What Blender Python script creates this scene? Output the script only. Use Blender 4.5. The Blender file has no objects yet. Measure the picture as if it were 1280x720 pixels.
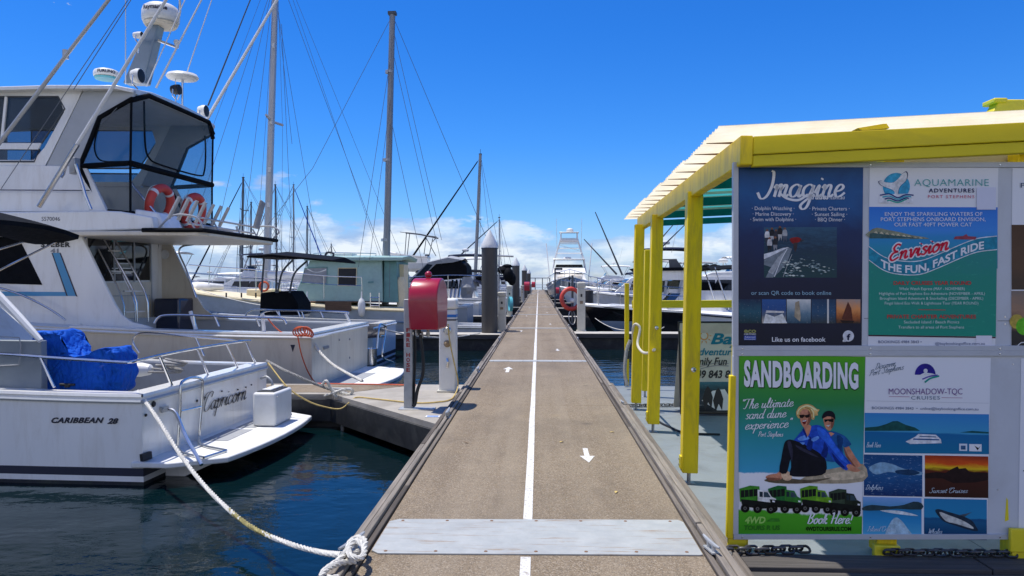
import bpy, bmesh, math, random
from mathutils import Vector, Matrix

random.seed(7)
SC = bpy.context.scene
COL = SC.collection
R = math.radians

# ---------------------------------------------------------------- camera, sky, sun, exposure
F = 931.0                     # focal length in px of a 1280 px wide picture
CAM_H = 1.65
YAW = R(2.03)
cam_d = bpy.data.cameras.new("camera")
cam_d.sensor_width = 36.0
cam_d.lens = 36.0 * F / 1280.0
cam_d.shift_y = -8.0 / 1280.0
cam_d.clip_start = 0.05
cam_d.clip_end = 8000.0
cam = bpy.data.objects.new("camera", cam_d)
cam.location = (0, 0, CAM_H)
cam.rotation_euler = (R(90), 0, YAW)
COL.objects.link(cam)
SC.camera = cam
SC.view_settings.view_transform = 'Standard'
SC.view_settings.look = 'None'
SC.view_settings.gamma = 1.0
SC.view_settings.use_curve_mapping = False
SC.view_settings.exposure = 0.27
SC.cycles.max_bounces = 10
SC.cycles.transparent_max_bounces = 24
SC.cycles.sample_clamp_indirect = 6.0

SUN_V = Vector((-0.27, 0.075, 1.0)).normalized()      # towards the sun
sun_d = bpy.data.lights.new("sun", 'SUN')
sun_d.energy = 4.3
sun_d.angle = R(0.5)
sun_d.color = (1.0, 0.955, 0.88)
sun = bpy.data.objects.new("sun", sun_d)
sun.rotation_euler = (-SUN_V).to_track_quat('-Z', 'Y').to_euler()
sun.location = (0, 0, 30)
COL.objects.link(sun)

def nd(nt, typ, loc=(0, 0), **kw):
    n = nt.nodes.new(typ)
    for k, v in kw.items():
        setattr(n, k, v)
    return n

def math_node(nt, op, a, b=None, c=None, clamp=False):
    n = nt.nodes.new('ShaderNodeMath'); n.operation = op; n.use_clamp = clamp
    for i, v in enumerate((a, b, c)):
        if v is None: continue
        if isinstance(v, (int, float)): n.inputs[i].default_value = v
        else: nt.links.new(v, n.inputs[i])
    return n.outputs[0]

def mix_rgb(nt, fac, a, b, blend='MIX'):
    n = nt.nodes.new('ShaderNodeMix'); n.data_type = 'RGBA'; n.blend_type = blend
    for sock, v in ((n.inputs[0], fac), (n.inputs[6], a), (n.inputs[7], b)):
        if isinstance(v, (int, float)): sock.default_value = v
        elif isinstance(v, (tuple, list)): sock.default_value = (v[0], v[1], v[2], 1)
        else: nt.links.new(v, sock)
    return n.outputs[2]

def ramp(nt, fac, stops):
    n = nt.nodes.new('ShaderNodeValToRGB')
    el = n.color_ramp.elements
    while len(el) < len(stops): el.new(0.5)
    for e, (p, c) in zip(el, stops):
        e.position = p
        e.color = (c, c, c, 1) if isinstance(c, (int, float)) else (c[0], c[1], c[2], 1)
    if fac is not None: nt.links.new(fac, n.inputs[0])
    return n.outputs[0]

def noise(nt, vec, scale, detail=4, rough=0.55, dist=0.0):
    n = nt.nodes.new('ShaderNodeTexNoise')
    n.inputs['Scale'].default_value = scale
    n.inputs['Detail'].default_value = detail
    n.inputs['Roughness'].default_value = rough
    n.inputs['Distortion'].default_value = dist
    if vec is not None: nt.links.new(vec, n.inputs['Vector'])
    return n.outputs['Fac']

def mapping(nt, vec, scale=(1, 1, 1), loc=(0, 0, 0), rot=(0, 0, 0)):
    n = nt.nodes.new('ShaderNodeMapping')
    n.inputs['Scale'].default_value = scale
    n.inputs['Location'].default_value = loc
    n.inputs['Rotation'].default_value = rot
    nt.links.new(vec, n.inputs['Vector'])
    return n.outputs[0]

world = bpy.data.worlds.new("World")
SC.world = world
world.use_nodes = True
wn = world.node_tree
wn.nodes.clear()
sky = nd(wn, 'ShaderNodeTexSky')
sky.sky_type = 'NISHITA'
sky.sun_disc = False
sky.sun_elevation = math.asin(SUN_V.z)
sky.sun_rotation = math.atan2(SUN_V.x, SUN_V.y)
sky.altitude = 0
sky.air_density = 1.0
sky.dust_density = 0.2
sky.ozone_density = 3.0
wtc = nd(wn, 'ShaderNodeTexCoord')
wsep = nd(wn, 'ShaderNodeSeparateXYZ')
wn.links.new(wtc.outputs['Generated'], wsep.inputs[0])
hs = nd(wn, 'ShaderNodeHueSaturation')
hs.inputs['Saturation'].default_value = 1.3
hs.inputs['Value'].default_value = 1.0
wn.links.new(sky.outputs[0], hs.inputs['Color'])
tint = ramp(wn, wsep.outputs['Z'], [(0.0, (0.70, 0.84, 1.38)), (0.09, (0.58, 0.90, 1.42)), (0.18, (0.42, 0.88, 1.46)), (0.32, (0.34, 0.86, 1.46))])
skyc = mix_rgb(wn, 1.0, hs.outputs[0], tint, 'MULTIPLY')
# fair weather cloud bank low over the horizon, thin wisps above it
cz = wsep.outputs['Z']
cmap = mapping(wn, wtc.outputs['Generated'], scale=(11, 11, 34), loc=(3.1, 1.7, 0.4))
cn = noise(wn, cmap, 1.0, 10, 0.60, 0.15)
cmap2 = mapping(wn, wtc.outputs['Generated'], scale=(2.4, 2.4, 7), loc=(0.3, 5.2, 1.4))
cn2 = noise(wn, cmap2, 1.0, 2, 0.5)
elev = ramp(wn, cz, [(0.0, 0.36), (0.050, 0.35), (0.080, 0.20), (0.108, 0.02), (0.30, 0.0)])
csum = math_node(wn, 'ADD', math_node(wn, 'MULTIPLY', cn, 0.75), math_node(wn, 'MULTIPLY', cn2, 0.42))
dens = math_node(wn, 'ADD', csum, elev)
cmask = ramp(wn, math_node(wn, 'SUBTRACT', dens, 0.72), [(0.10, 0.0), (0.15, 0.50), (0.30, 0.92)])
cshade = noise(wn, mapping(wn, wtc.outputs['Generated'], scale=(11, 11, 34), loc=(3.1, 1.7, 0.62)), 1.0, 6, 0.6)
ccol = ramp(wn, cshade, [(0.42, (3.4, 4.6, 7.0)), (0.50, (4.8, 5.9, 7.8)), (0.60, (7.8, 8.4, 9.0))])
# two small fair weather puffs over the left-hand masts and a thin streak near the top left
def puff(px, py, size, thr):
    v = (Vector((0, 1, 0)) * 0 + Vector((-math.sin(YAW), math.cos(YAW), 0)) + Vector((math.cos(YAW), math.sin(YAW), 0)) * ((px - 640) / F) + Vector((0, 0, (352 - py) / F))).normalized()
    q = nd(wn, 'ShaderNodeVectorMath'); q.operation = 'SUBTRACT'; wn.links.new(wtc.outputs['Generated'], q.inputs[0]); q.inputs[1].default_value = v
    q2 = nd(wn, 'ShaderNodeVectorMath'); q2.operation = 'MULTIPLY'; wn.links.new(q.outputs[0], q2.inputs[0]); q2.inputs[1].default_value = (1, 1, 2.2)
    ln = nd(wn, 'ShaderNodeVectorMath'); ln.operation = 'LENGTH'; wn.links.new(q2.outputs[0], ln.inputs[0])
    g = math_node(wn, 'SUBTRACT', 1.0, math_node(wn, 'DIVIDE', ln.outputs['Value'], size), clamp=True)
    nn = noise(wn, mapping(wn, wtc.outputs['Generated'], scale=(22, 22, 48)), 1.0, 7, 0.6, 0.2)
    return ramp(wn, math_node(wn, 'ADD', math_node(wn, 'MULTIPLY', g, 0.55), nn), [(thr, 0.0), (thr + .22, 0.75)])
cm = cmask
for a in ((335, 228, .07, .80), (275, 230, .04, .86), (85, 4, .08, .98), (12, 24, .05, 1.0), (395, 253, .03, .80)):
    cm = math_node(wn, 'MAXIMUM', cm, puff(*a))
# unseen bright broken cloud added behind the camera as neutral fill for camera-facing sides
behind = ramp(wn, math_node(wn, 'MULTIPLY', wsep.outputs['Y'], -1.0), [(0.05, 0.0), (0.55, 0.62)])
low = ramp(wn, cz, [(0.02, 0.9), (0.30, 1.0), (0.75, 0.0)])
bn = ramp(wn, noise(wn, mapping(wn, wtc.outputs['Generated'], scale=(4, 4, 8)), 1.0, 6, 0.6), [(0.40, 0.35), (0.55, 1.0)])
fill_mask = math_node(wn, 'MULTIPLY', math_node(wn, 'MULTIPLY', behind, low), bn)
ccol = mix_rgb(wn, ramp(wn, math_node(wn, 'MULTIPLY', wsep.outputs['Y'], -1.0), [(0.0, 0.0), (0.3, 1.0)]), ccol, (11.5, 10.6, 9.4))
cm = math_node(wn, 'MAXIMUM', cm, fill_mask)
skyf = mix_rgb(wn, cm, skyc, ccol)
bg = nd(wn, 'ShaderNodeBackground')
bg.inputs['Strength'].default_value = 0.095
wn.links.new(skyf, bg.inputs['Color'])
wo = nd(wn, 'ShaderNodeOutputWorld')
wn.links.new(bg.outputs[0], wo.inputs['Surface'])

# ---------------------------------------------------------------- picture <-> place
CX = Vector((math.cos(YAW), math.sin(YAW), 0))
CD = Vector((-math.sin(YAW), math.cos(YAW), 0))
CAMP = Vector((0, 0, CAM_H))
def ray(px, py):
    return CD + CX * ((px - 640) / F) + Vector((0, 0, (352 - py) / F))
def at(px, d, z=None, py=None):
    if z is None: z = CAM_H + (352 - py) * d / F
    p = CAMP + CX * ((px - 640) / F * d) + CD * d
    return Vector((p.x, p.y, z))
def on(root, axis, val, px, py):
    """point of the local plane  axis = val  of a thing that the pixel looks at, in local coordinates"""
    mi = root.matrix_basis.inverted()
    o = mi @ CAMP
    r = mi.to_3x3() @ ray(px, py)
    t = (val - o[axis]) / r[axis]
    return o + r * t

# ---------------------------------------------------------------- materials
MATS = {}
def material(name, col, rough=0.5, metal=0.0, var=0.12, vscale=6.0, bump=0.0, bscale=60.0, coat=0.0, stretch=(1, 1, 1),
             spec=0.5, dirt=None, dirt_amt=0.0, dirt_scale=3.0, trans=0.0, rvar=0.1):
    m = bpy.data.materials.new(name); m.use_nodes = True
    nt = m.node_tree
    b = nt.nodes['Principled BSDF']
    tc = nd(nt, 'ShaderNodeTexCoord')
    v = mapping(nt, tc.outputs['Object'], scale=stretch)
    n1 = noise(nt, v, vscale, 6, 0.6)
    lo = tuple(max(0, c * (1 - var)) for c in col); hi = tuple(min(1, c * (1 + var)) for c in col)
    c = ramp(nt, n1, [(0.3, lo), (0.7, hi)])
    if dirt is not None:
        dn = noise(nt, v, dirt_scale, 8, 0.68, 0.6)
        f = ramp(nt, dn, [(0.48, 0.0), (0.72, dirt_amt)])
        c = mix_rgb(nt, f, c, dirt)
    nt.links.new(c, b.inputs['Base Color'])
    b.inputs['Metallic'].default_value = metal
    b.inputs['Specular IOR Level'].default_value = spec
    b.inputs['Coat Weight'].default_value = coat
    b.inputs['Coat Roughness'].default_value = 0.06
    b.inputs['Transmission Weight'].default_value = trans
    rr = ramp(nt, noise(nt, v, vscale * 2.3, 5, 0.6), [(0.3, max(0.01, rough - rvar * rough)), (0.7, min(1, rough + rvar * rough))])
    nt.links.new(rr, b.inputs['Roughness'])
    if bump > 0:
        bp = nd(nt, 'ShaderNodeBump'); bp.inputs['Strength'].default_value = bump; bp.inputs['Distance'].default_value = 0.01
        nt.links.new(noise(nt, v, bscale, 5, 0.6), bp.inputs['Height'])
        nt.links.new(bp.outputs[0], b.inputs['Normal'])
    MATS[name] = m
    return m

GREY_DIRT = (0.22, 0.20, 0.17)
material('gelcoat_white', (0.82, 0.81, 0.77), 0.24, var=0.04, vscale=1.6, coat=0.3, dirt=(0.50, 0.44, 0.34), dirt_amt=0.32, dirt_scale=5.0, stretch=(1, 1, 0.22), bump=0.03, bscale=2.5)
material('gelcoat_cream', (0.70, 0.63, 0.50), 0.35, var=0.05, vscale=1.5, dirt=(0.42, 0.34, 0.24), dirt_amt=0.4, dirt_scale=5, stretch=(1, 1, 0.22), bump=0.03, bscale=2.5)
material('gelcoat_grey', (0.42, 0.44, 0.45), 0.4, var=0.05)
material('deck_white', (0.74, 0.74, 0.71), 0.55, var=0.05, bump=0.25, bscale=180, dirt=(0.45, 0.42, 0.36), dirt_amt=0.3)
material('deck_grey', (0.33, 0.34, 0.35), 0.7, var=0.08, bump=0.4, bscale=220)
material('deck_cream', (0.72, 0.62, 0.40), 0.6, var=0.08, dirt=(0.4, 0.33, 0.2), dirt_amt=0.4)
material('hull_bluegrey', (0.34, 0.40, 0.45), 0.4, var=0.06, dirt=(0.2, 0.2, 0.18), dirt_amt=0.35)
material('hull_paleblue', (0.42, 0.55, 0.66), 0.3, var=0.05)
material('hull_navy', (0.012, 0.018, 0.045), 0.15, var=0.1, coat=0.4)
material('hull_black', (0.012, 0.012, 0.014), 0.12, var=0.1, coat=0.5)
material('hull_slate', (0.16, 0.22, 0.28), 0.25, var=0.05, coat=0.3)
material('cabin_teal', (0.31, 0.47, 0.43), 0.5, var=0.08, dirt=(0.30, 0.36, 0.33), dirt_amt=0.35)
material('cabin_teal_dark', (0.13, 0.28, 0.27), 0.5, var=0.1)
material('antifoul', (0.015, 0.017, 0.022), 0.75, var=0.3, dirt=(0.05, 0.07, 0.04), dirt_amt=0.6)
material('stripe_blue', (0.06, 0.30, 0.52), 0.35, var=0.04)
material('stripe_navy', (0.012, 0.016, 0.04), 0.35, var=0.04)
material('letter_navy', (0.01, 0.012, 0.03), 0.4, var=0.03)
material('letter_black', (0.012, 0.012, 0.012), 0.4, var=0.05)
material('letter_grey', (0.25, 0.25, 0.26), 0.4, var=0.05)
material('stainless', (0.62, 0.62, 0.62), 0.22, metal=1.0, var=0.06, vscale=12)
material('galvanised', (0.42, 0.43, 0.43), 0.5, metal=0.4, var=0.14, vscale=9, dirt=(0.32, 0.30, 0.27), dirt_amt=0.4)
material('aluminium', (0.60, 0.61, 0.62), 0.45, metal=0.7, var=0.06, vscale=5)
material('sign_frame', (0.50, 0.52, 0.54), 0.45, metal=0.15, var=0.06, vscale=3, dirt=(0.30, 0.29, 0.27), dirt_amt=0.25)
material('sign_panel', (0.56, 0.58, 0.60), 0.35, var=0.04, vscale=2, dirt=(0.42, 0.42, 0.40), dirt_amt=0.35)
material('mast_alloy', (0.42, 0.43, 0.44), 0.42, metal=0.45, var=0.08, stretch=(1, 1, 0.2))
material('mast_grey', (0.24, 0.25, 0.26), 0.4, metal=0.3, var=0.08, stretch=(1, 1, 0.2))
material('mast_dark', (0.07, 0.08, 0.09), 0.45, var=0.1)
material('rigging', (0.14, 0.15, 0.16), 0.4, metal=0.4, var=0.05)
material('pole_grey', (0.42, 0.42, 0.41), 0.3, metal=0.4, var=0.08)
material('pole_white', (0.72, 0.72, 0.70), 0.3, var=0.05)
material('canvas_black', (0.007, 0.008, 0.010), 0.8, spec=0.08, var=0.25, bump=0.3, bscale=40)
material('canvas_navy', (0.010, 0.015, 0.035), 0.8, spec=0.12, var=0.2, bump=0.3, bscale=40)
material('canvas_grey', (0.30, 0.31, 0.32), 0.8, var=0.15, bump=0.4, bscale=25)
material('canvas_white', (0.72, 0.72, 0.70), 0.8, var=0.08, bump=0.3, bscale=25)
material('canvas_blue', (0.004, 0.085, 0.50), 0.6, spec=0.2, var=0.22, vscale=5, bump=1.0, bscale=5)
material('rubber_black', (0.015, 0.015, 0.016), 0.6, var=0.2)
material('fender_black', (0.018, 0.019, 0.021), 0.55, var=0.3, dirt=(0.09, 0.09, 0.08), dirt_amt=0.6, dirt_scale=2)
material('plastic_white', (0.72, 0.72, 0.69), 0.4, var=0.04, dirt=(0.5, 0.47, 0.4), dirt_amt=0.3)
material('plastic_cream', (0.60, 0.57, 0.47), 0.4, var=0.06, dirt=(0.35, 0.33, 0.26), dirt_amt=0.4)
material('radar_teal', (0.10, 0.42, 0.48), 0.35, var=0.05)
material('red_reel', (0.36, 0.006, 0.028), 0.30, var=0.08, vscale=3, coat=0.35, dirt=(0.40, 0.06, 0.08), dirt_amt=0.25, dirt_scale=4)
material('red_ring', (0.62, 0.055, 0.035), 0.55, var=0.1, dirt=(0.45, 0.10, 0.08), dirt_amt=0.5)
material('red_paint', (0.28, 0.012, 0.018), 0.4, var=0.1)
material('orange_rope', (0.62, 0.12, 0.05), 0.8, var=0.25, vscale=30)
material('yellow_paint', (0.84, 0.63, 0.010), 0.42, var=0.10, vscale=3.5, bump=0.2, bscale=10, dirt=(0.36, 0.26, 0.05), dirt_amt=0.6, dirt_scale=6, stretch=(2.2, 2.2, 0.35), spec=0.3)
material('yellow_bright', (0.80, 0.66, 0.02), 0.4, var=0.06, bump=0.1, bscale=30, dirt=(0.45, 0.38, 0.05), dirt_amt=0.35)
material('green_yellow_paint', (0.76, 0.62, 0.015), 0.5, spec=0.3, var=0.12, vscale=2.5, bump=0.15, bscale=18, dirt=(0.25, 0.22, 0.05), dirt_amt=0.4, stretch=(0.3, 1, 1))
material('timber_raw_end', (0.55, 0.47, 0.22), 0.7, var=0.2)
material('roof_sheet', (0.80, 0.74, 0.56), 0.45, var=0.06, dirt=(0.55, 0.46, 0.3), dirt_amt=0.5, dirt_scale=2.5)
#material('roof_teal', (0.05, 0.33, 0.33), 0.5, var=0.12)
#material('roof_teal_light', (0.16, 0.50, 0.48), 0.5, var=0.1)
material('panel_beige', (0.56, 0.53, 0.46), 0.6, var=0.1, dirt=(0.4, 0.36, 0.28), dirt_amt=0.4)
material('concrete', (0.36, 0.33, 0.28), 0.85, var=0.14, vscale=3, bump=0.3, bscale=90, dirt=(0.22, 0.19, 0.15), dirt_amt=0.6, dirt_scale=1.4)
material('concrete_light', (0.47, 0.44, 0.38), 0.85, var=0.14, vscale=3, bump=0.3, bscale=90, dirt=(0.3, 0.27, 0.22), dirt_amt=0.6, dirt_scale=1.4)
material('deck_paint', (0.205, 0.228, 0.236), 0.6, var=0.07, vscale=1.6, bump=0.15, bscale=120, dirt=(0.15, 0.16, 0.155), dirt_amt=0.75, dirt_scale=3.0)
material('pile_grey', (0.066, 0.059, 0.050), 0.5, var=0.2, vscale=3, dirt=(0.11, 0.10, 0.09), dirt_amt=0.5, dirt_scale=2, stretch=(1, 1, 0.3))
material('pile_white', (0.76, 0.76, 0.73), 0.45, var=0.05, dirt=(0.5, 0.47, 0.4), dirt_amt=0.4)
material('rope_white', (0.62, 0.60, 0.54), 0.85, var=0.18, vscale=30, bump=0.6, bscale=120)
material('rope_dirty', (0.30, 0.26, 0.10), 0.9, var=0.45, vscale=25, bump=0.6, bscale=120)
material('rope_yellow', (0.52, 0.38, 0.13), 0.8, var=0.2, vscale=30)
material('rope_grey', (0.30, 0.29, 0.27), 0.9, var=0.3, vscale=30, bump=0.6, bscale=120)
material('hose_cream', (0.62, 0.57, 0.45), 0.5, var=0.1)
material('chain_steel', (0.10, 0.10, 0.10), 0.45, metal=0.8, var=0.25, vscale=30, dirt=(0.16, 0.09, 0.05), dirt_amt=0.5)
material('wood_dark', (0.10, 0.055, 0.03), 0.6, var=0.3, stretch=(0.3, 1, 3))
material('tape_blue', (0.02, 0.16, 0.50), 0.4, var=0.05)
material('skin', (0.45, 0.24, 0.15), 0.5, var=0.05)
material('dark_void', (0.01, 0.011, 0.013), 0.6, var=0.2)
material('brown_cover', (0.28, 0.20, 0.12), 0.8, var=0.2)
material('rust_brown', (0.20, 0.11, 0.06), 0.8, var=0.2)
material('pink_brick', (0.33, 0.22, 0.18), 0.7, var=0.2)

def glass(name, tint, alpha, rough=0.03, refl=0.5):
    """thin tinted sheet: mostly tinted see-through plus mirror reflection"""
    m = bpy.data.materials.new(name); m.use_nodes = True
    nt = m.node_tree; nt.nodes.remove(nt.nodes['Principled BSDF'])
    out = nt.nodes['Material Output']
    tr = nd(nt, 'ShaderNodeBsdfTransparent'); tr.inputs[0].default_value = (*tint, 1)
    pb = nd(nt, 'ShaderNodeBsdfPrincipled')
    tc = nd(nt, 'ShaderNodeTexCoord')
    c = ramp(nt, noise(nt, tc.outputs['Object'], 3, 4), [(0.3, tuple(t * 0.05 for t in tint)), (0.7, tuple(t * 0.12 for t in tint))])
    nt.links.new(c, pb.inputs['Base Color'])
    pb.inputs['Roughness'].default_value = rough
    pb.inputs['Specular IOR Level'].default_value = refl
    mx = nd(nt, 'ShaderNodeMixShader'); mx.inputs[0].default_value = alpha
    nt.links.new(tr.outputs[0], mx.inputs[1]); nt.links.new(pb.outputs[0], mx.inputs[2])
    nt.links.new(mx.outputs[0], out.inputs['Surface'])
    MATS[name] = m
glass('glass_dark', (0.10, 0.12, 0.14), 0.80, 0.04, 0.6)
glass('glass_tint', (0.50, 0.58, 0.64), 0.22, 0.03, 0.6)
glass('glass_green', (0.40, 0.55, 0.50), 0.45, 0.03, 0.6)
glass('clear_vinyl', (0.90, 0.92, 0.94), 0.13, 0.08, 0.8)

def flat_colour(col, rough=0.35):
    key = 'print_%02x%02x%02x' % tuple(int(max(0, min(1, c)) * 255) for c in col)
    if key not in MATS:
        material(key, col, rough, var=0.02, vscale=8, spec=0.15)
    return key
def print_colour(col):
    """ink of a printed photograph: the same colour with the mottled tones of a photo"""
    key = 'photo_ink_%02x%02x%02x' % tuple(int(max(0, min(1, c)) * 255) for c in col)
    if key not in MATS:
        material(key, col, 0.35, var=0.34, vscale=26, spec=0.15, dirt=tuple(c * .45 for c in col), dirt_amt=0.45, dirt_scale=16)
    return key
def srgb(r, g, b):
    f = lambda c: (c / 255) / 12.92 if c <= 10 else ((c / 255 + 0.055) / 1.055) ** 2.4
    return (f(r), f(g), f(b))

def custom_path():
    m = bpy.data.materials.new('path_aggregate'); m.use_nodes = True; nt = m.node_tree; b = nt.nodes['Principled BSDF']
    tc = nd(nt, 'ShaderNodeTexCoord'); v = tc.outputs['Object']
    big = noise(nt, v, 0.7, 5, 0.6)
    mid = noise(nt, v, 6, 6, 0.7)
    c = ramp(nt, big, [(0.3, (0.186, 0.136, 0.083)), (0.7, (0.246, 0.186, 0.117))])
    c = mix_rgb(nt, ramp(nt, mid, [(0.40, 0.0), (0.75, 0.30)]), c, (0.125, 0.093, 0.062))
    vo = nd(nt, 'ShaderNodeTexVoronoi'); vo.inputs['Scale'].default_value = 140; nt.links.new(v, vo.inputs['Vector'])
    sp = ramp(nt, vo.outputs['Color'], [(0.25, 0.0), (0.8, 0.75)])
    sepc = nd(nt, 'ShaderNodeSeparateColor'); nt.links.new(vo.outputs['Color'], sepc.inputs[0])
    c = mix_rgb(nt, ramp(nt, sepc.outputs[0], [(0.70, 0.0), (0.86, 0.55)]), c, (0.42, 0.36, 0.28))
    c = mix_rgb(nt, ramp(nt, sepc.outputs[1], [(0.66, 0.0), (0.86, 0.65)]), c, (0.055, 0.042, 0.030))
    # droppings, scuffs and dark spill patches
    vd = nd(nt, 'ShaderNodeTexVoronoi'); vd.inputs['Scale'].default_value = 1.3; vd.inputs['Randomness'].default_value = 1.0; nt.links.new(mapping(nt, v, loc=(3.3, 1.1, 0)), vd.inputs['Vector'])
    wob = math_node(nt, 'ADD', vd.outputs['Distance'], math_node(nt, 'MULTIPLY', noise(nt, v, 30, 4), 0.05))
    sel = nd(nt, 'ShaderNodeSeparateColor'); nt.links.new(vd.outputs['Color'], sel.inputs[0])
    spot = math_node(nt, 'MULTIPLY', ramp(nt, wob, [(0.040, 1.0), (0.055, 0.0)]), ramp(nt, sel.outputs[0], [(0.55, 0.0), (0.60, 0.75)]))
    c = mix_rgb(nt, spot, c, (0.42, 0.40, 0.36))
    spot2 = math_node(nt, 'MULTIPLY', ramp(nt, wob, [(0.07, 1.0), (0.13, 0.0)]), ramp(nt, sel.outputs[1], [(0.60, 0.0), (0.64, 0.65)]))
    c = mix_rgb(nt, spot2, c, (0.075, 0.058, 0.042))
    lane = noise(nt, mapping(nt, v, scale=(2.2, 0.05, 1)), 1.6, 4, 0.6)
    c = mix_rgb(nt, ramp(nt, lane, [(0.42, 0.0), (0.62, 0.35)]), c, (0.30, 0.245, 0.175))
    cross = noise(nt, mapping(nt, v, scale=(0.5, 0.35, 1), loc=(9, 2, 0)), 1.5, 5, 0.65)
    c = mix_rgb(nt, ramp(nt, cross, [(0.50, 0.0), (0.66, 0.40)]), c, (0.12, 0.095, 0.068))
    # worn walking lines and old stains
    st = noise(nt, mapping(nt, v, scale=(1, 0.25, 1)), 2.2, 7, 0.7, 0.8)
    c = mix_rgb(nt, ramp(nt, st, [(0.52, 0.0), (0.74, 0.32)]), c, (0.11, 0.083, 0.058))
    st2 = noise(nt, v, 1.7, 3, 0.5, 0.3)
    c = mix_rgb(nt, ramp(nt, st2, [(0.66, 0.0), (0.80, 0.35)]), c, (0.34, 0.25, 0.13))
    nt.links.new(c, b.inputs['Base Color']); b.inputs['Roughness'].default_value = 0.9
    bp = nd(nt, 'ShaderNodeBump'); bp.inputs['Strength'].default_value = 0.5; bp.inputs['Distance'].default_value = 0.004
    nt.links.new(vo.outputs['Distance'], bp.inputs['Height']); nt.links.new(bp.outputs[0], b.inputs['Normal'])
    MATS['path_aggregate'] = m
custom_path()

def custom_timber(name, base, along):
    m = bpy.data.materials.new(name); m.use_nodes = True; nt = m.node_tree; b = nt.nodes['Principled BSDF']
    tc = nd(nt, 'ShaderNodeTexCoord')
    sc = [22, 22, 22]; sc[along] = 0.9
    v = mapping(nt, tc.outputs['Object'], scale=sc)
    g = noise(nt, v, 1.6, 8, 0.72, 0.4)
    big = noise(nt, tc.outputs['Object'], 1.2, 4, 0.6)
    c = ramp(nt, g, [(0.28, tuple(x * 0.28 for x in base)), (0.46, tuple(x * 0.8 for x in base)), (0.72, tuple(min(1, x * 1.35) for x in base))])
    c = mix_rgb(nt, ramp(nt, big, [(0.4, 0.0), (0.7, 0.5)]), c, tuple(x * 0.6 for x in base))
    nt.links.new(c, b.inputs['Base Color']); b.inputs['Roughness'].default_value = 0.88
    bp = nd(nt, 'ShaderNodeBump'); bp.inputs['Strength'].default_value = 0.8; bp.inputs['Distance'].default_value = 0.006
    nt.links.new(g, bp.inputs['Height']); nt.links.new(bp.outputs[0], b.inputs['Normal'])
    MATS[name] = m
custom_timber('timber_weathered', (0.19, 0.16, 0.13), 1)
custom_timber('timber_worn', (0.26, 0.225, 0.185), 1)
custom_timber('timber_dark', (0.11, 0.09, 0.072), 1)
custom_timber('timber_cross', (0.095, 0.085, 0.075), 0)
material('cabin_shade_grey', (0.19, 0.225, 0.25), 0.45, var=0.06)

def custom_plate():
    m = bpy.data.materials.new('plate_galvanised'); m.use_nodes = True; nt = m.node_tree; b = nt.nodes['Principled BSDF']
    tc = nd(nt, 'ShaderNodeTexCoord'); v = tc.outputs['Object']
    c = ramp(nt, noise(nt, v, 5, 6, 0.7), [(0.3, (0.33, 0.345, 0.335)), (0.7, (0.43, 0.44, 0.42))])
    streak = noise(nt, mapping(nt, v, scale=(1.6, 22, 1)), 1.1, 7, 0.75, 0.5)
    c = mix_rgb(nt, ramp(nt, streak, [(0.545, 0.0), (0.64, 0.85)]), c, (0.26, 0.17, 0.09))
    c = mix_rgb(nt, ramp(nt, noise(nt, v, 1.6, 5, 0.6), [(0.5, 0.0), (0.75, 0.45)]), c, (0.29, 0.29, 0.28))
    nt.links.new(c, b.inputs['Base Color']); b.inputs['Metallic'].default_value = 0.05; b.inputs['Roughness'].default_value = 0.6
    bp = nd(nt, 'ShaderNodeBump'); bp.inputs['Strength'].default_value = 0.25; bp.inputs['Distance'].default_value = 0.004
    nt.links.new(noise(nt, v, 90, 3), bp.inputs['Height']); nt.links.new(bp.outputs[0], b.inputs['Normal'])
    MATS['plate_galvanised'] = m
custom_plate()

def custom_line():
    m = bpy.data.materials.new('line_paint'); m.use_nodes = True; nt = m.node_tree; b = nt.nodes['Principled BSDF']
    tc = nd(nt, 'ShaderNodeTexCoord'); v = tc.outputs['Object']
    c = ramp(nt, noise(nt, v, 4, 4), [(0.3, (0.60, 0.59, 0.56)), (0.7, (0.74, 0.73, 0.70))])
    w = noise(nt, v, 38, 6, 0.75)
    c = mix_rgb(nt, ramp(nt, w, [(0.50, 0.0), (0.64, 0.80)]), c, (0.24, 0.19, 0.14))
    nt.links.new(c, b.inputs['Base Color']); b.inputs['Roughness'].default_value = 0.8
    MATS['line_paint'] = m
custom_line()

def custom_cloth():
    m = bpy.data.materials.new('cover_cloth'); m.use_nodes = True; nt = m.node_tree; b = nt.nodes['Principled BSDF']
    tc = nd(nt, 'ShaderNodeTexCoord'); v = tc.outputs['Object']
    c = ramp(nt, noise(nt, v, 3, 5), [(0.3, (0.003, 0.070, 0.42)), (0.7, (0.010, 0.115, 0.58))])
    nt.links.new(c, b.inputs['Base Color']); b.inputs['Roughness'].default_value = 0.7; b.inputs['Specular IOR Level'].default_value = 0.15
    r1 = math_node(nt, 'ABSOLUTE', math_node(nt, 'SUBTRACT', noise(nt, mapping(nt, v, scale=(1.0, 1.0, 0.5), rot=(0.2, 0.5, 0)), 3.2, 3, 0.5, 0.8), 0.5))
    r2 = math_node(nt, 'ABSOLUTE', math_node(nt, 'SUBTRACT', noise(nt, mapping(nt, v, scale=(1, 1, 0.6), rot=(0.4, -0.6, 0)), 7.0, 3, 0.5, 0.5), 0.5))
    h = math_node(nt, 'ADD', r1, math_node(nt, 'MULTIPLY', r2, 0.4))
    bp = nd(nt, 'ShaderNodeBump'); bp.inputs['Strength'].default_value = 1.0; bp.inputs['Distance'].default_value = 0.22
    nt.links.new(h, bp.inputs['Height']); nt.links.new(bp.outputs[0], b.inputs['Normal'])
    MATS['cover_cloth'] = m
custom_cloth()
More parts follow.
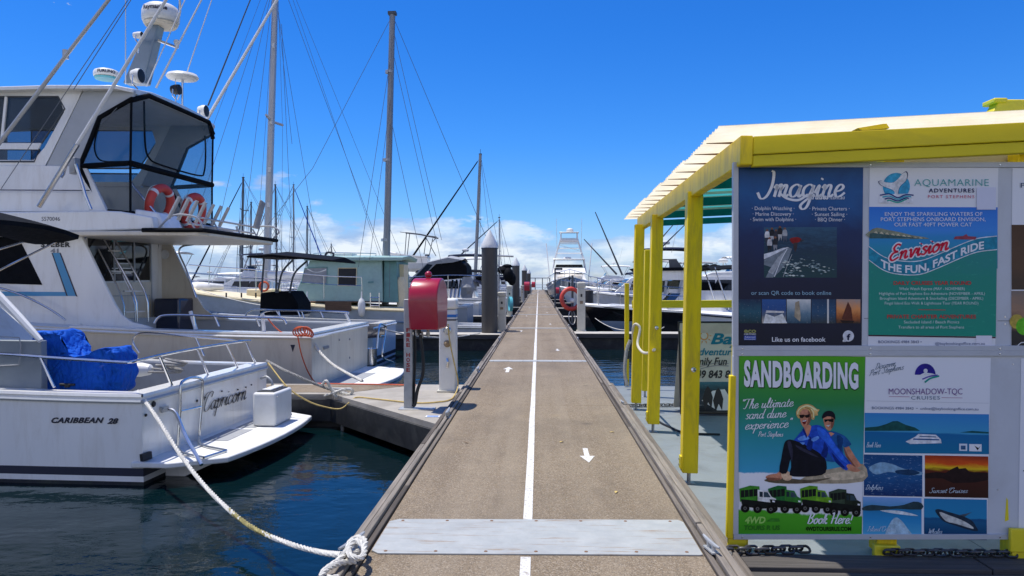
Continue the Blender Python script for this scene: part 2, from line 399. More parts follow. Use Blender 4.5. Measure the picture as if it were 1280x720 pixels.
def custom_water():
    m = bpy.data.materials.new('harbour_water'); m.use_nodes = True; nt = m.node_tree; b = nt.nodes['Principled BSDF']
    tc = nd(nt, 'ShaderNodeTexCoord'); v = tc.outputs['Object']
    c = ramp(nt, noise(nt, v, 0.25, 3), [(0.3, (0.0014, 0.0085, 0.0110)), (0.7, (0.0022, 0.0130, 0.0160))])
    nt.links.new(c, b.inputs['Base Color'])
    b.inputs['Roughness'].default_value = 0.005; b.inputs['IOR'].default_value = 1.333
    n1 = noise(nt, mapping(nt, v, scale=(1.0, 1.7, 1)), 1.1, 3, 0.5, 0.3)
    n2 = noise(nt, mapping(nt, v, scale=(1.0, 1.5, 1), rot=(0, 0, 0.4)), 4.2, 4, 0.55, 0.2)
    patch = ramp(nt, noise(nt, v, 0.16, 2), [(0.40, 0.35), (0.62, 1.0)])
    h = math_node(nt, 'ADD', n1, math_node(nt, 'MULTIPLY', n2, 0.28))
    h = math_node(nt, 'MULTIPLY', h, patch)
    bp = nd(nt, 'ShaderNodeBump'); bp.inputs['Strength'].default_value = 0.55; bp.inputs['Distance'].default_value = 0.055
    nt.links.new(h, bp.inputs['Height']); nt.links.new(bp.outputs[0], b.inputs['Normal'])
    MATS['harbour_water'] = m
custom_water()

# ---------------------------------------------------------------- mesh builder
class MB:
    def __init__(self, mat='gelcoat_white'):
        self.v = []; self.f = []; self.mi = []; self.ms = []; self.cur = 0
        self.m(mat)
    def m(self, name):
        if name not in self.ms: self.ms.append(name)
        self.cur = self.ms.index(name); return self
    def face(self, idx):
        self.f.append(tuple(idx)); self.mi.append(self.cur)
    def poly(self, pts):
        n = len(self.v); self.v += [Vector(p) for p in pts]; self.face(range(n, n + len(pts))); return self
    def loft(self, rings, cap=True, closed=True):
        n0 = len(self.v); k = len(rings[0])
        for r in rings: self.v += [Vector(p) for p in r]
        for i in range(len(rings) - 1):
            a = n0 + i * k; b = a + k
            for j in range(k if closed else k - 1):
                j2 = (j + 1) % k
                self.face((a + j, a + j2, b + j2, b + j))
        if cap and closed:
            self.face(tuple(n0 + j for j in reversed(range(k))))
            e = n0 + (len(rings) - 1) * k
            self.face(tuple(e + j for j in range(k)))
        return self
    def box(self, x0, x1, y0, y1, z0, z1, M=None):
        a = [Vector((x, y, z)) for z in (z0, z1) for x, y in ((x0, y0), (x1, y0), (x1, y1), (x0, y1))]
        if M is not None: a = [M @ p for p in a]
        return self.loft([a[:4], a[4:]])
    def beam(self, p0, p1, w, h, up=(0, 0, 1)):
        p0 = Vector(p0); p1 = Vector(p1); d = (p1 - p0).normalized()
        up = Vector(up)
        s = d.cross(up)
        if s.length < 1e-4: s = d.cross(Vector((0, 1, 0)))
        s.normalize(); u = s.cross(d)
        q = [s * (w / 2) + u * (h / 2), -s * (w / 2) + u * (h / 2), -s * (w / 2) - u * (h / 2), s * (w / 2) - u * (h / 2)]
        return self.loft([[p0 + c for c in q], [p1 + c for c in q]])
    def prism(self, a, b):
        return self.loft([a, b])
    def tube(self, pts, r, seg=8, closed=False, r1=None, smooth=0):
        pts = [Vector(p) for p in pts]
        if smooth: pts = crom(pts, smooth, closed)
        n = len(pts); rings = []
        prev = None
        for i, p in enumerate(pts):
            if closed: t = pts[(i + 1) % n] - pts[i - 1]
            else: t = pts[min(i + 1, n - 1)] - pts[max(i - 1, 0)]
            t.normalize()
            if prev is None:
                s = t.cross(Vector((0, 0, 1)))
                if s.length < 0.05: s = t.cross(Vector((1, 0, 0)))
            else:
                s = prev - t * prev.dot(t)
            s.normalize(); prev = s; u = t.cross(s)
            rr = r if r1 is None else r + (r1 - r) * i / max(1, n - 1)
            if isinstance(r, (list, tuple)): rr = r[i]
            rings.append([p + (s * math.cos(k * 2 * math.pi / seg) + u * math.sin(k * 2 * math.pi / seg)) * rr for k in range(seg)])
        if closed:
            # match the seam
            rings.append(rings[0]); return self.loft(rings, cap=False)
        return self.loft(rings)
    def lathe(self, prof, c=(0, 0, 0), seg=20, axis='z', M=None):
        c = Vector(c); rings = []
        for (r, h) in prof:
            ring = []
            for k in range(seg):
                a = k * 2 * math.pi / seg
                if axis == 'z': p = Vector((r * math.cos(a), r * math.sin(a), h))
                elif axis == 'x': p = Vector((h, r * math.cos(a), r * math.sin(a)))
                else: p = Vector((r * math.sin(a), h, r * math.cos(a)))
                if M is not None: p = M @ p
                ring.append(c + p)
            rings.append(ring)
        return self.loft(rings)
    def ball(self, c, r, sx=1, sy=1, sz=1, seg=14):
        n = seg // 2
        prof = [(max(1e-4, math.sin(math.pi * i / n)), -math.cos(math.pi * i / n)) for i in range(n + 1)]
        return self.lathe([(q * r, h * r) for q, h in prof], c, seg, 'z', Matrix.Diagonal((sx, sy, sz)))
    def torus(self, c, R1, r, axis=(0, 0, 1), seg=28, s2=10, part=1.0, start=0.0):
        q = Vector((0, 0, 1)).rotation_difference(Vector(axis))
        n = seg
        pts = [Vector(c) + q @ Vector((R1 * math.cos(start + part * 2 * math.pi * i / n), R1 * math.sin(start + part * 2 * math.pi * i / n), 0)) for i in range(n if part >= 1 else n + 1)]
        return self.tube(pts, r, s2, closed=part >= 1)
    def sheet(self, poly, thick):
        """poly: 3D loop of a roughly flat outline; gets a thickness along its normal"""
        P = [Vector(p) for p in poly]
        nrm = Vector((0, 0, 0))
        for i in range(len(P)):
            nrm += (P[i] - P[0]).cross(P[(i + 1) % len(P)] - P[0])
        nrm.normalize()
        return self.loft([[p - nrm * thick / 2 for p in P], [p + nrm * thick / 2 for p in P]])
    def build(self, name, parent=None, world=False, smooth=35, bevel=0.0, bseg=2, loc=None, fix=True):
        me = bpy.data.meshes.new(name)
        vs = self.v
        if parent is not None and world:
            mi = parent.matrix_basis.inverted()
            vs = [mi @ p for p in vs]
        off = Vector((0, 0, 0))
        if parent is None:
            if loc is None:
                xs = [p.x for p in vs]; ys = [p.y for p in vs]; zs = [p.z for p in vs]
                off = Vector(((min(xs) + max(xs)) / 2, (min(ys) + max(ys)) / 2, min(zs)))
            else: off = Vector(loc)
            vs = [p - off for p in vs]
        me.from_pydata([tuple(p) for p in vs], [], self.f)
        for n in self.ms: me.materials.append(MATS[n])
        me.polygons.foreach_set('material_index', self.mi)
        if fix:
            bm = bmesh.new(); bm.from_mesh(me)
            bmesh.ops.remove_doubles(bm, verts=bm.verts, dist=1e-5)
            bmesh.ops.recalc_face_normals(bm, faces=bm.faces)
            bm.to_mesh(me); bm.free()
        if smooth:
            me.polygons.foreach_set('use_smooth', [True] * len(me.polygons))
            me.set_sharp_from_angle(angle=R(smooth))
        me.update()
        o = bpy.data.objects.new(name, me)
        COL.objects.link(o)
        o.location = off
        if parent is not None: o.parent = parent
        if bevel > 0:
            md = o.modifiers.new('bevel', 'BEVEL'); md.width = bevel; md.segments = bseg; md.limit_method = 'ANGLE'; md.angle_limit = R(40)
            md.harden_normals = False
        return o

def crom(pts, n=6, closed=False):
    out = []; N = len(pts)
    rng = range(N if closed else N - 1)
    for i in rng:
        p0 = pts[i - 1] if (closed or i > 0) else pts[i] * 2 - pts[i + 1]
        p1 = pts[i]; p2 = pts[(i + 1) % N]
        p3 = pts[(i + 2) % N] if (closed or i + 2 < N) else p2 * 2 - p1
        for k in range(n):
            t = k / n
            out.append(0.5 * ((2 * p1) + (p2 - p0) * t + (2 * p0 - 5 * p1 + 4 * p2 - p3) * t * t + (3 * p1 - p0 - 3 * p2 + p3) * t ** 3))
    if not closed: out.append(pts[-1].copy())
    return out

def tag(o, label=None, cat=None, group=None, kind=None):
    if label: o['label'] = label
    if cat: o['category'] = cat
    if group: o['group'] = group
    if kind: o['kind'] = kind
    return o
def thing(name, loc, label, cat, group=None, rot=(0, 0, 0)):
    o = bpy.data.objects.new(name, None)
    o.empty_display_size = 0.2
    COL.objects.link(o)
    o.location = loc; o.rotation_euler = rot
    bpy.context.view_layer.update()
    return tag(o, label, cat, group)
def dup(root, loc, rot=None, label=None, scale=None):
    def cp(o, par):
        c = o.copy(); COL.objects.link(c); c.parent = par
        for ch in o.children: cp(ch, c)
        return c
    c = cp(root, None)
    c.location = loc
    if rot is not None: c.rotation_euler = rot
    if scale is not None: c.scale = scale
    if label: c['label'] = label
    return c

def sag(a, b, drop, n=14):
    a = Vector(a); b = Vector(b)
    return [a.lerp(b, i / n) - Vector((0, 0, drop * 4 * (i / n) * (1 - i / n))) for i in range(n + 1)]

# ---------------------------------------------------------------- lettering
_txt_cache = {}
def text_mesh(s, bold=0.0, shear=0.0, space=1.0):
    key = (s, bold, shear, space)
    if key in _txt_cache: return _txt_cache[key]
    cu = bpy.data.curves.new('lettering', 'FONT')
    cu.body = s; cu.offset = bold; cu.shear = shear; cu.space_character = space; cu.resolution_u = 3
    ob = bpy.data.objects.new('lettering', cu)
    me = ob.to_mesh()
    vs = [v.co.copy() for v in me.vertices]; fs = [tuple(p.vertices) for p in me.polygons]
    ob.to_mesh_clear(); bpy.data.objects.remove(ob); bpy.data.curves.remove(cu)
    _txt_cache[key] = (vs, fs)
    return vs, fs
def put_text(mb, s, x0, x1, yb, h, place, bold=0.0, shear=0.0, space=1.0, warp=None):
    """text stretched to run from x0 to x1 on base line yb with capital height h in the place's own 2D units; place(x, y) -> 3D"""
    vs, fs = text_mesh(s, bold, shear, space)
    if not vs: return
    mnx = min(v.x for v in vs); mxx = max(v.x for v in vs)
    cap = 0.70
    n = len(mb.v)
    for v in vs:
        x = x0 + (v.x - mnx) / (mxx - mnx) * (x1 - x0)
        y = yb + v.y / cap * h
        if warp: x, y = warp(x, y)
        mb.v.append(Vector(place(x, y)))
    for f in fs: mb.face([n + i for i in f])

BOWL = [(.8, .8), (.5, 1), (.15, .75), (.1, .3), (.3, 0), (.6, .15), (.8, .8)]
STEMH = [(.1, .2), (.4, 1.4), (.45, 1.9), (.3, 2), (.2, 1.4), (.1, 0)]
GLY = {
 'a': (1.0, [BOWL, [(.82, .95), (.75, .3), (.85, 0), (1.05, .2)]]),
 'b': (.9, [[(.1, .2), (.35, 1.2), (.45, 1.9), (.3, 2), (.2, 1.5), (.15, .4), (.3, 0), (.6, .1), (.75, .5), (.6, .9), (.35, .75)]]),
 'c': (.8, [[(.7, .8), (.5, 1), (.2, .8), (.1, .35), (.3, 0), (.6, .1), (.85, .35)]]),
 'd': (1.0, [[(.7, .8), (.45, 1), (.15, .75), (.1, .3), (.3, 0), (.6, .2), (.75, .8)], [(.95, 2), (.8, 1), (.75, .25), (.85, 0), (1.05, .2)]]),
 'e': (.8, [[(.1, .4), (.5, .55), (.65, .8), (.45, 1), (.2, .8), (.1, .35), (.3, 0), (.6, .1), (.85, .35)]]),
 'g': (1.0, [BOWL, [(.82, .95), (.75, 0), (.6, -.8), (.3, -1), (.1, -.7), (.5, -.2), (1.0, .2)]]),
 'h': (.95, [STEMH, [(.12, .4), (.4, .95), (.65, .9), (.62, .3), (.7, 0), (.95, .2)]]),
 'i': (.5, [[(0, .3), (.25, .95), (.2, .3), (.3, 0), (.55, .2)], [(.33, 1.38), (.38, 1.5)]]),
 'k': (.85, [STEMH, [(.12, .5), (.5, 1), (.6, .8), (.2, .5)], [(.3, .55), (.6, 0), (.85, .2)]]),
 'l': (.5, [[(0, .2), (.4, 1.3), (.45, 1.9), (.3, 2), (.2, 1.3), (.18, .3), (.3, 0), (.55, .2)]]),
 'm': (1.2, [[(0, .7), (.2, .95), (.15, 0)], [(.17, .5), (.4, .95), (.55, .9), (.5, 0)], [(.52, .5), (.78, .95), (.95, .85), (.9, .25), (1, 0), (1.2, .2)]]),
 'n': (.95, [[(0, .7), (.2, .95), (.12, 0)], [(.15, .5), (.45, .95), (.65, .85), (.6, .25), (.7, 0), (.95, .2)]]),
 'o': (.9, [[(.5, 1), (.2, .8), (.1, .35), (.3, 0), (.6, .15), (.75, .6), (.55, .98), (.4, .9), (.7, .75), (.95, .85)]]),
 'p': (.85, [[(.05, .7), (.25, 1), (.1, -.9)], [(.2, .5), (.45, .95), (.7, .8), (.7, .3), (.45, 0), (.2, .15)]]),
 'r': (.65, [[(0, .6), (.2, 1), (.12, 0)], [(.15, .5), (.4, .95), (.62, .9)]]),
 's': (.7, [[(.65, .85), (.4, 1), (.2, .8), (.4, .55), (.6, .3), (.4, 0), (.1, .1)]]),
 't': (.6, [[(.35, 1.6), (.2, .4), (.3, 0), (.6, .2)], [(.05, 1.05), (.6, 1.1)]]),
 'u': (1.0, [[(.05, .75), (.2, .95), (.12, .3), (.25, 0), (.5, .15), (.7, .95)], [(.72, .95), (.65, .25), (.75, 0), (1, .2)]]),
 'v': (.85, [[(.05, .8), (.2, .95), (.3, 0), (.5, .3), (.7, .95), (.9, .85)]]),
 'x': (.85, [[(.05, .8), (.25, .95), (.5, .1), (.7, 0), (.85, .15)], [(.75, .95), (.1, 0)]]),
 'T': (1.2, [[(0, 1.7), (.3, 2), (1.3, 1.95)], [(.8, 1.95), (.6, .5), (.4, 0), (.1, .1)]]),
 'C': (1.2, [[(1.05, 1.45), (1.2, 1.9), (.85, 2.1), (.35, 1.6), (.1, .7), (.3, .05), (.75, 0), (1.2, .5)], [(.75, 2.0), (.2, 2.05), (-.2, 1.7), (-.1, 1.3)]]),
 'I': (.9, [[(.2, 1.8), (.5, 2), (.9, 1.9)], [(.6, 1.95), (.4, .4), (.2, 0), (0, .2)]]),
 'J': (1.2, [[(.75, 2.1), (.95, 1.9), (1.0, .9), (.75, .05), (.35, -.15), (0, .35)]]),
 'B': (1.2, [[(.4, 1.9), (.2, 0)], [(.1, 1.8), (.6, 2.05), (1, 1.75), (.8, 1.2), (.35, 1.05), (.9, .9), (1, .4), (.6, 0), (.05, .1)]]),
 'H': (1.4, [[(.1, 1.8), (.4, 1.95), (.25, 0)], [(1.25, 2), (1.0, .3), (1.15, 0), (1.4, .2)], [(.1, .95), (1.2, 1.1)]]),
 'S': (1.1, [[(1, 1.75), (.8, 2.05), (.4, 1.8), (.6, 1.2), (.9, .6), (.6, 0), (.15, .1), (.1, .4)]]),
 'P': (1.05, [[(.45, 1.9), (.15, 0)], [(.1, 1.7), (.6, 2.05), (1, 1.7), (.8, 1.05), (.35, .95)]]),
 'D': (1.2, [[(.45, 1.9), (.2, .1)], [(.1, 1.7), (.6, 2.05), (1.1, 1.5), (.9, .4), (.4, 0), (.05, .15)]]),
 'E': (1.1, [[(1, 1.8), (.6, 2), (.3, 1.6), (.5, 1.15), (.8, 1.05), (.3, .9), (.1, .4), (.4, 0), (1, .3)]]),
 'W': (1.5, [[(.1, 1.8), (.3, 1.9), (.4, 0), (.85, 1.5), (.95, 0), (1.5, 1.9)]]),
 '!': (.5, [[(.4, 2), (.25, .6)], [(.2, .1), (.23, 0)]]), '"': (.4, [[(.15, 2), (.1, 1.6)], [(.38, 2), (.33, 1.6)]]),
 ' ': (.6, []), '/': (.6, [[(.5, 2), (0, 0)]]),
}
def put_script(mb, s, x0, x1, yb, xh, place, w=0.16, slant=0.28, contrast=0.65, warp=None):
    """flowing pen-stroke lettering, x-height xh; stretched to run from x0 to x1"""
    adv = 0; strokes = []
    for ch in s:
        a, st = GLY[ch]
        for q in st:
            strokes.append([Vector((adv + x + y * slant, y)) for x, y in q])
        adv += a
    mn = min(p.x for q in strokes for p in q); mx = max(p.x for q in strokes for p in q)
    kx = (x1 - x0) / (mx - mn)
    for q in strokes:
        pts = crom(q, 5) if len(q) > 2 else q
        P = [Vector((x0 + (p.x - mn) * kx, yb + p.y * xh)) for p in pts]
        L = []
        for i, p in enumerate(P):
            t = P[min(i + 1, len(P) - 1)] - P[max(0, i - 1)]
            if t.length < 1e-9: t = Vector((1, 0))
            t.normalize()
            ww = w * xh * ((1 - contrast) + contrast * abs(t.y) ** 1.2)
            nrm = Vector((-t.y, t.x)) * ww / 2
            L.append((p + nrm, p - nrm))
        n = len(mb.v)
        for a, b in L:
            for c in (a, b):
                x, y = c.x, c.y
                if warp: x, y = warp(x, y)
                mb.v.append(Vector(place(x, y)))
        for i in range(len(L) - 1):
            k = n + 2 * i
            mb.face((k, k + 1, k + 3, k + 2))
# ================================================================ the setting
WZ = -0.55
mb = MB('harbour_water')
mb.poly([(-3000, -60, WZ), (3000, -60, WZ), (3000, 5000, WZ), (-3000, 5000, WZ)])
tag(mb.build('water', smooth=0, loc=(0, 0, WZ)), kind='structure')

# the walkway: float body, aggregate top, timber rubbing strips, lines
PL, PR = -1.03, 1.0
YE = 152.0
mb = MB('concrete')
mb.box(-1.16, 1.13, -3, YE, -0.45, -0.05)
tag(mb.build('walkway_float', loc=(0, 0, -0.45)), kind='structure')
mb = MB('path_aggregate')
edges = [-3.0, 4.52]
y = 15.4
while y < YE: edges.append(y); y += 10.9
edges.append(YE)
for a, b in zip(edges[:-1], edges[1:]):
    n = max(1, round((b - a) / 5.4))
    for i in range(n):
        ya = a + (b - a) * i / n + 0.006; yb = a + (b - a) * (i + 1) / n - 0.006
        mb.box(PL, PR, ya, yb, -0.05, 0.0)
tag(mb.build('path', bevel=0.004, loc=(0, 0, 0)), kind='structure')
mb = MB('dark_void')
mb.box(PL + .01, PR - .01, -3, YE, -0.06, -0.012)
tag(mb.build('path_joints', loc=(0, 0, 0)), kind='structure')
# timber walers both sides, in lengths, each of two boards
for side in (-1, 1):
    mb = MB('timber_weathered')
    rnd = random.Random(3 + side)
    for k, (o, w, zt) in enumerate(((0.010, 0.036, 0.012), (0.056, 0.040, 0.034), (0.108, 0.046, 0.018))):
        y = -3.0 - k * 0.7
        while y < YE:
            ln = 3.4 + rnd.random() * 1.2
            jz = rnd.uniform(-0.006, 0.006); jo = rnd.uniform(-0.003, 0.003)
            e = (PR if side > 0 else PL) + side * (o + jo)
            x0, x1 = sorted((e, e + side * w))
            mb.m(('timber_dark', 'timber_weathered', 'timber_worn')[(k + (rnd.random() < .3)) % 3])
            mb.box(x0, x1, y, min(YE, y + ln - 0.012), -0.16, zt + jz)
            y += ln
    tag(mb.build('walkway_kerb', bevel=0.006, loc=(0, 0, 0)), kind='structure')
mb = MB('dark_void')
mb.box(PL - .15, PL - .002, -3, YE, -.20, -.03); mb.box(PR + .002, PR + .15, -3, YE, -.20, -.03)
tag(mb.build('kerb_bed', loc=(0, 0, 0)), kind='structure')
# black rubber fender below the edge
mb = MB('fender_black')
mb.box(-1.205, -1.165, -3, YE, -0.50, -0.10); mb.box(1.165, 1.205, 15, YE, -0.50, -0.10)
tag(mb.build('walkway_fender', loc=(0, 0, 0)), kind='structure')
# joint plates
plates = [(4.47, 5.12, 1.0)] + [(15.3 + 10.9 * i, 15.62 + 10.9 * i, 0.3) for i in range(12)]
for i, (ya, yb, w) in enumerate(plates):
    mb = MB('plate_galvanised')
    c = 0.05
    sk = 0.05 if i == 0 else 0
    q = [(PL + .012 + c, ya), (PR - .03, ya + sk * .8), (PR - .012, ya + sk), (PR - .012, yb - c + sk), (PR - .04, yb + sk), (PL + .02 + c, yb), (PL + .012, yb - c), (PL + .012, ya + c)]
    mb.loft([[(x, y, 0.0015) for x, y in q], [(x, y, 0.009) for x, y in q]])
    mb.m('rust_brown')
    for k in range(7):
        for yy in (ya + .035, yb - .035):
            xx = PL + 0.1 + k * (PR - PL - 0.2) / 6
            if i < 2: mb.lathe([(0.012, 0.009), (0.010, 0.012), (0.0001, 0.0125)], (xx, yy + sk * (xx - PL) / 2, 0), 8)
    if i < 2: tag(mb.build('joint_plate', smooth=30, loc=(0, (ya + yb) / 2, 0)), ('wide pale steel plate with rust streaks bolted across the near end of the walkway', 'narrow pale steel strip across the walkway level with the white pedestal')[i], 'plate')
    else: tag(mb.build('path_strip', smooth=30, loc=(0, (ya + yb) / 2, 0)), kind='structure')
# painted centre line and arrows
mb = MB('line_paint')
LXC = -0.075
for a, b in zip([-3.0, 5.135] + [p[1] for p in plates[1:]], [4.455] + [p[0] for p in plates[1:]] + [YE]):
    n = max(2, int((b - a) / 1.2)); rnd = random.Random(5)
    L = []; Rr = []
    for i in range(n + 1):
        yy = a + (b - a) * i / n
        L.append((LXC - 0.031 + rnd.uniform(-.003, .003), yy, 0.004)); Rr.append((LXC + 0.031 + rnd.uniform(-.003, .003), yy, 0.004))
    for i in range(n): mb.poly([L[i], Rr[i], Rr[i + 1], L[i + 1]])
def arrow(x, y, s, l, w):
    q = [(-.32, -.5), (.32, -.5), (.32, .12), (.95, .12), (0, .62), (-.95, .12), (-.32, .12)]
    mb.poly([(x + u * w, y + v * l * s, 0.004) for u, v in q])
arrow(0.46, 7.12, -1, 0.52, 0.076)
arrow(-0.57, 13.9, 1, 0.75, 0.10)
for k in range(1, 10):
    arrow(0.46, 7.12 + 10.9 * k, -1, 0.5, 0.07); arrow(-0.57, 13.9 + 10.9 * k, 1, 0.5, 0.07)
tag(mb.build('path_marking', smooth=0, loc=(0, 0, 0)), kind='structure')
# a few dead leaves lying about
for i, (px, py) in enumerate(((765, 541), (770, 616), (583, 554), (702, 553))):
    d = F * CAM_H / (py - 352); p = at(px, d, 0.0)
    a = i * 1.3; mb = MB('rope_yellow' if i != 2 else 'brown_cover')
    c, s = math.cos(a), math.sin(a)
    q = [(-.03, 0, .004), (-.01, .011, .012), (.015, .010, .010), (.03, 0, .004), (.012, -.011, .013), (-.012, -.010, .009)]
    P = [p + Vector((u * c - v * s, u * s + v * c, w)) for u, v, w in q]
    mb.loft([P, [x + Vector((0, 0, .0015)) for x in P]])
    o = mb.build('fallen_leaf')
    tag(o, ('yellow dead leaf on the walkway close to the tallest yellow post', 'yellow dead leaf at the timber edge below the white arrow', 'small brown leaf left of the white line, in front of the plate gap', 'curled yellow leaf beside the painted arrow facing the camera')[i], 'leaf', 'dead leaves on the walkway')

# finger pontoons
def finger(y0, y1, xa, xb, gus=0.0, side=-1, mat='concrete', zt=-0.05):
    """berth finger from xa (far end) to xb (at the walkway); gus = depth of the triangular root brace on the near side"""
    mb = MB(mat)
    q = [(xa, y0), (xa, y1), (xb, y1), (xb, y0 - gus), (xb - (1.9 if side < 0 else -1.9), y0)] if gus else [(xa, y0), (xa, y1), (xb, y1), (xb, y0)]
    mb.loft([[(x, y, zt - 0.10) for x, y in q], [(x, y, zt) for x, y in q]])
    if gus:
        mb.m('path_aggregate'); mb.loft([[(x, y, zt + .001) for x, y in ((xa + .1, y0 + .16), (xa + .1, y1 - .14), (xb - .9, y1 - .14), (xb - 1.7, y0 + .16))], [(x, y, zt + .005) for x, y in ((xa + .1, y0 + .16), (xa + .1, y1 - .14), (xb - .9, y1 - .14), (xb - 1.7, y0 + .16))]])
    mb.m('timber_cross')
    mb.box(min(xa, xb), max(xa, xb), y0 - .05, y0 - .002, zt - .14, zt + .012) if not gus else None
    mb.m('fender_black')
    e = 0.035
    q2 = [(x, y) for x, y in q]
    mb.box(min(xa, xb) + .02, max(xa, xb) - .02, y0 + e, y1 - e, WZ - .2, zt - .101)
    if gus:
        g = [(xb, y0 - gus), (xb - 1.9, y0), (xa, y0)]
        for (p, r) in zip(g[:-1], g[1:]):
            mb.beam((p[0], p[1] - .03, zt - .235), (r[0], r[1] - .03, zt - .235), 0.06, 0.33)
    o = mb.build('finger_walkway', bevel=0.012)
    tag(o, kind='structure'); return o
finger(11.15, 12.25, -15.0, -1.21, gus=2.3, mat='concrete')
finger(23.7, 24.9, -15, -1.21, mat='concrete_light')
for k in range(2, 11):
    finger(11.2 + 12.5 * k, 12.3 + 12.5 * k, -15, -1.21, mat='concrete_light')
for k in range(0, 11):
    finger(24.3 + 11.5 * k, 25.5 + 11.5 * k, 1.21, 15, side=1, mat='concrete_light')
# T-head across the end
mb = MB('concrete_light'); mb.box(-25, 25, YE, YE + 3.5, -.45, -.03)
tag(mb.build('end_walkway', bevel=0.02), kind='structure')

# kiosk pontoon, painted deck with timber edge
KZ = -0.15
mb = MB('deck_paint')
ys = [4.95, 6.5, 8.1, 9.7, 11.3, 12.9]
for a, b in zip(ys[:-1], ys[1:]):
    for x0, x1 in ((1.20, 3.0), (3.0, 4.8), (4.8, 7.4)):
        mb.box(x0 + .002, x1 - .002, a + .002, b - .002, KZ - .06, KZ)
mb.m('dark_void'); mb.box(1.2, 7.4, 4.95, 12.9, KZ - .075, KZ - .02)
mb.m('fender_black'); mb.box(1.22, 7.38, 4.97, 12.88, WZ - .2, KZ - .08)
tag(mb.build('kiosk_floor', bevel=0.003), kind='structure')
mb = MB('timber_weathered')
mb.box(1.205, 1.29, 4.2, 12.95, KZ - .10, KZ + .045)
mb.m('timber_cross')
for i, (a, b, z) in enumerate(((4.70, 4.93, .02), (4.50, 4.68, -.005), (4.29, 4.47, .012), (4.05, 4.26, -.01), (3.8, 4.03, .0))):
    x = 1.31
    k = 0
    while x < 7.4:
        ln = 1.5 + ((i * 7 + k * 3) % 5) * 0.35
        mb.box(x, min(7.4, x + ln - .01), a, b, KZ - .16, KZ + z + 0.004 * ((k + i) % 3)); x += ln; k += 1
mb.m('dark_void'); mb.box(1.22, 7.4, 3.8, 4.94, WZ - .1, KZ - .12)
tag(mb.build('floor_kerb', bevel=0.006), kind='structure')
# ================================================================ the kiosk
KROT = (0, R(1.1), R(-1.5))
kiosk = thing('ticket_kiosk', (1.302, 5.0, KZ), 'yellow timber kiosk with open sides and corrugated roof on a grey pontoon', 'kiosk', rot=KROT)
KM = kiosk.matrix_basis.copy()
def KL(px, py, y=0.0): return on(kiosk, 1, y, px, py)
def KD(px, py, z=0.0): return on(kiosk, 2, z, px, py)
RS = 0.060                                   # roof rises to the right
def rz(x): return 2.768 + RS * x

def m_translucent(name, lo, hi, k=0.68):
    m = bpy.data.materials.new(name); m.use_nodes = True; nt = m.node_tree; nt.nodes.remove(nt.nodes['Principled BSDF'])
    tc = nd(nt, 'ShaderNodeTexCoord')
    c = ramp(nt, noise(nt, tc.outputs['Object'], 3, 6, 0.65), [(0.35, lo), (0.65, hi)])
    di = nd(nt, 'ShaderNodeBsdfDiffuse'); tr = nd(nt, 'ShaderNodeBsdfTranslucent')
    nt.links.new(c, di.inputs[0]); nt.links.new(c, tr.inputs[0])
    mx = nd(nt, 'ShaderNodeMixShader'); mx.inputs[0].default_value = k
    nt.links.new(di.outputs[0], mx.inputs[1]); nt.links.new(tr.outputs[0], mx.inputs[2])
    nt.links.new(mx.outputs[0], nt.nodes['Material Output'].inputs['Surface'])
    MATS[name] = m
m_translucent('roof_translucent', (0.82, 0.72, 0.50), (0.90, 0.83, 0.64))
m_translucent('roof_teal', (0.015, 0.30, 0.30), (0.03, 0.40, 0.39))
m_translucent('roof_teal_light', (0.06, 0.46, 0.44), (0.10, 0.56, 0.54), 0.40)

# posts down the open side
post_px = [(862.5, 606, .138, 0), (817, 541, .138, 0), (795.5, 513, .132, 0), (806.5, 497, .10, 1)]
for i, (px, py, w, k) in enumerate(post_px):
    b = KD(px, py)
    mb = MB('yellow_paint')
    zt = (2.60 if not k else 2.30)
    mb.box(b.x - w / 2, b.x + w / 2, b.y, b.y + w, 0.10, zt)
    o = mb.build('post', kiosk, bevel=0.008)
    mb = MB('galvanised')
    mb.lathe([(.017, 0.004), (.017, .11)], (b.x, b.y + w / 2, 0), 10)
    mb.box(b.x - .05, b.x + .05, b.y + w / 2 - .05, b.y + w / 2 + .05, 0.0, .006)
    mb.build('post_stirrup', o)
    if i < 2:
        mb = MB('yellow_bright'); mb.box(b.x - w / 2 - .014, b.x - w / 2 - .001, b.y + .03, b.y + .11, .13, .24)
        mb.m('stainless')
        for zz in (.16, .21): mb.lathe([(.010, 0), (.010, -.008)], (b.x - w / 2 - .015, b.y + .07, zz), 8, 'x')
        mb.build('bolt_plate', o)
        mb = MB('stainless'); mb.lathe([(.024, 0.0), (.022, -.010), (.012, -.016)], (b.x + .01, b.y - .001, 1.02 if i == 0 else 1.25), 12, 'y')
        mb.build('bolt_head', o)
# corner post, posts behind the sign, far posts
for (x, y, w) in ((0.035, 0.002, .11), (0.985, 0.002, .13), (1.835, 0.002, .13), (4.6, .05, .13), (4.6, 3.2, .13), (4.6, 6.1, .13)):
    mb = MB('yellow_paint'); mb.box(x - w / 2, x + w / 2, y, y + w, 0.03, rz(x) - .2)
    mb.build('post', kiosk, bevel=0.006)
mb = MB('yellow_paint'); mb.box(-.062, -.020, -.045, .0, .106, 1.18); mb.build('corner_batten', kiosk, bevel=.005)
# feet showing under the sign
for (xa, xb, y0, y1, z0, z1) in ((-.050, .070, -.030, -.003, .03, .105), (.885, 1.05, -.05, -.004, -.02, .10), (1.72, 1.92, -.075, -.045, .10, .25), (1.74, 1.90, -.06, -.004, .02, .098)):
    mb = MB('yellow_bright'); mb.box(xa, xb, y0, y1, z0, z1); mb.build('foot_block', kiosk, bevel=0.006)
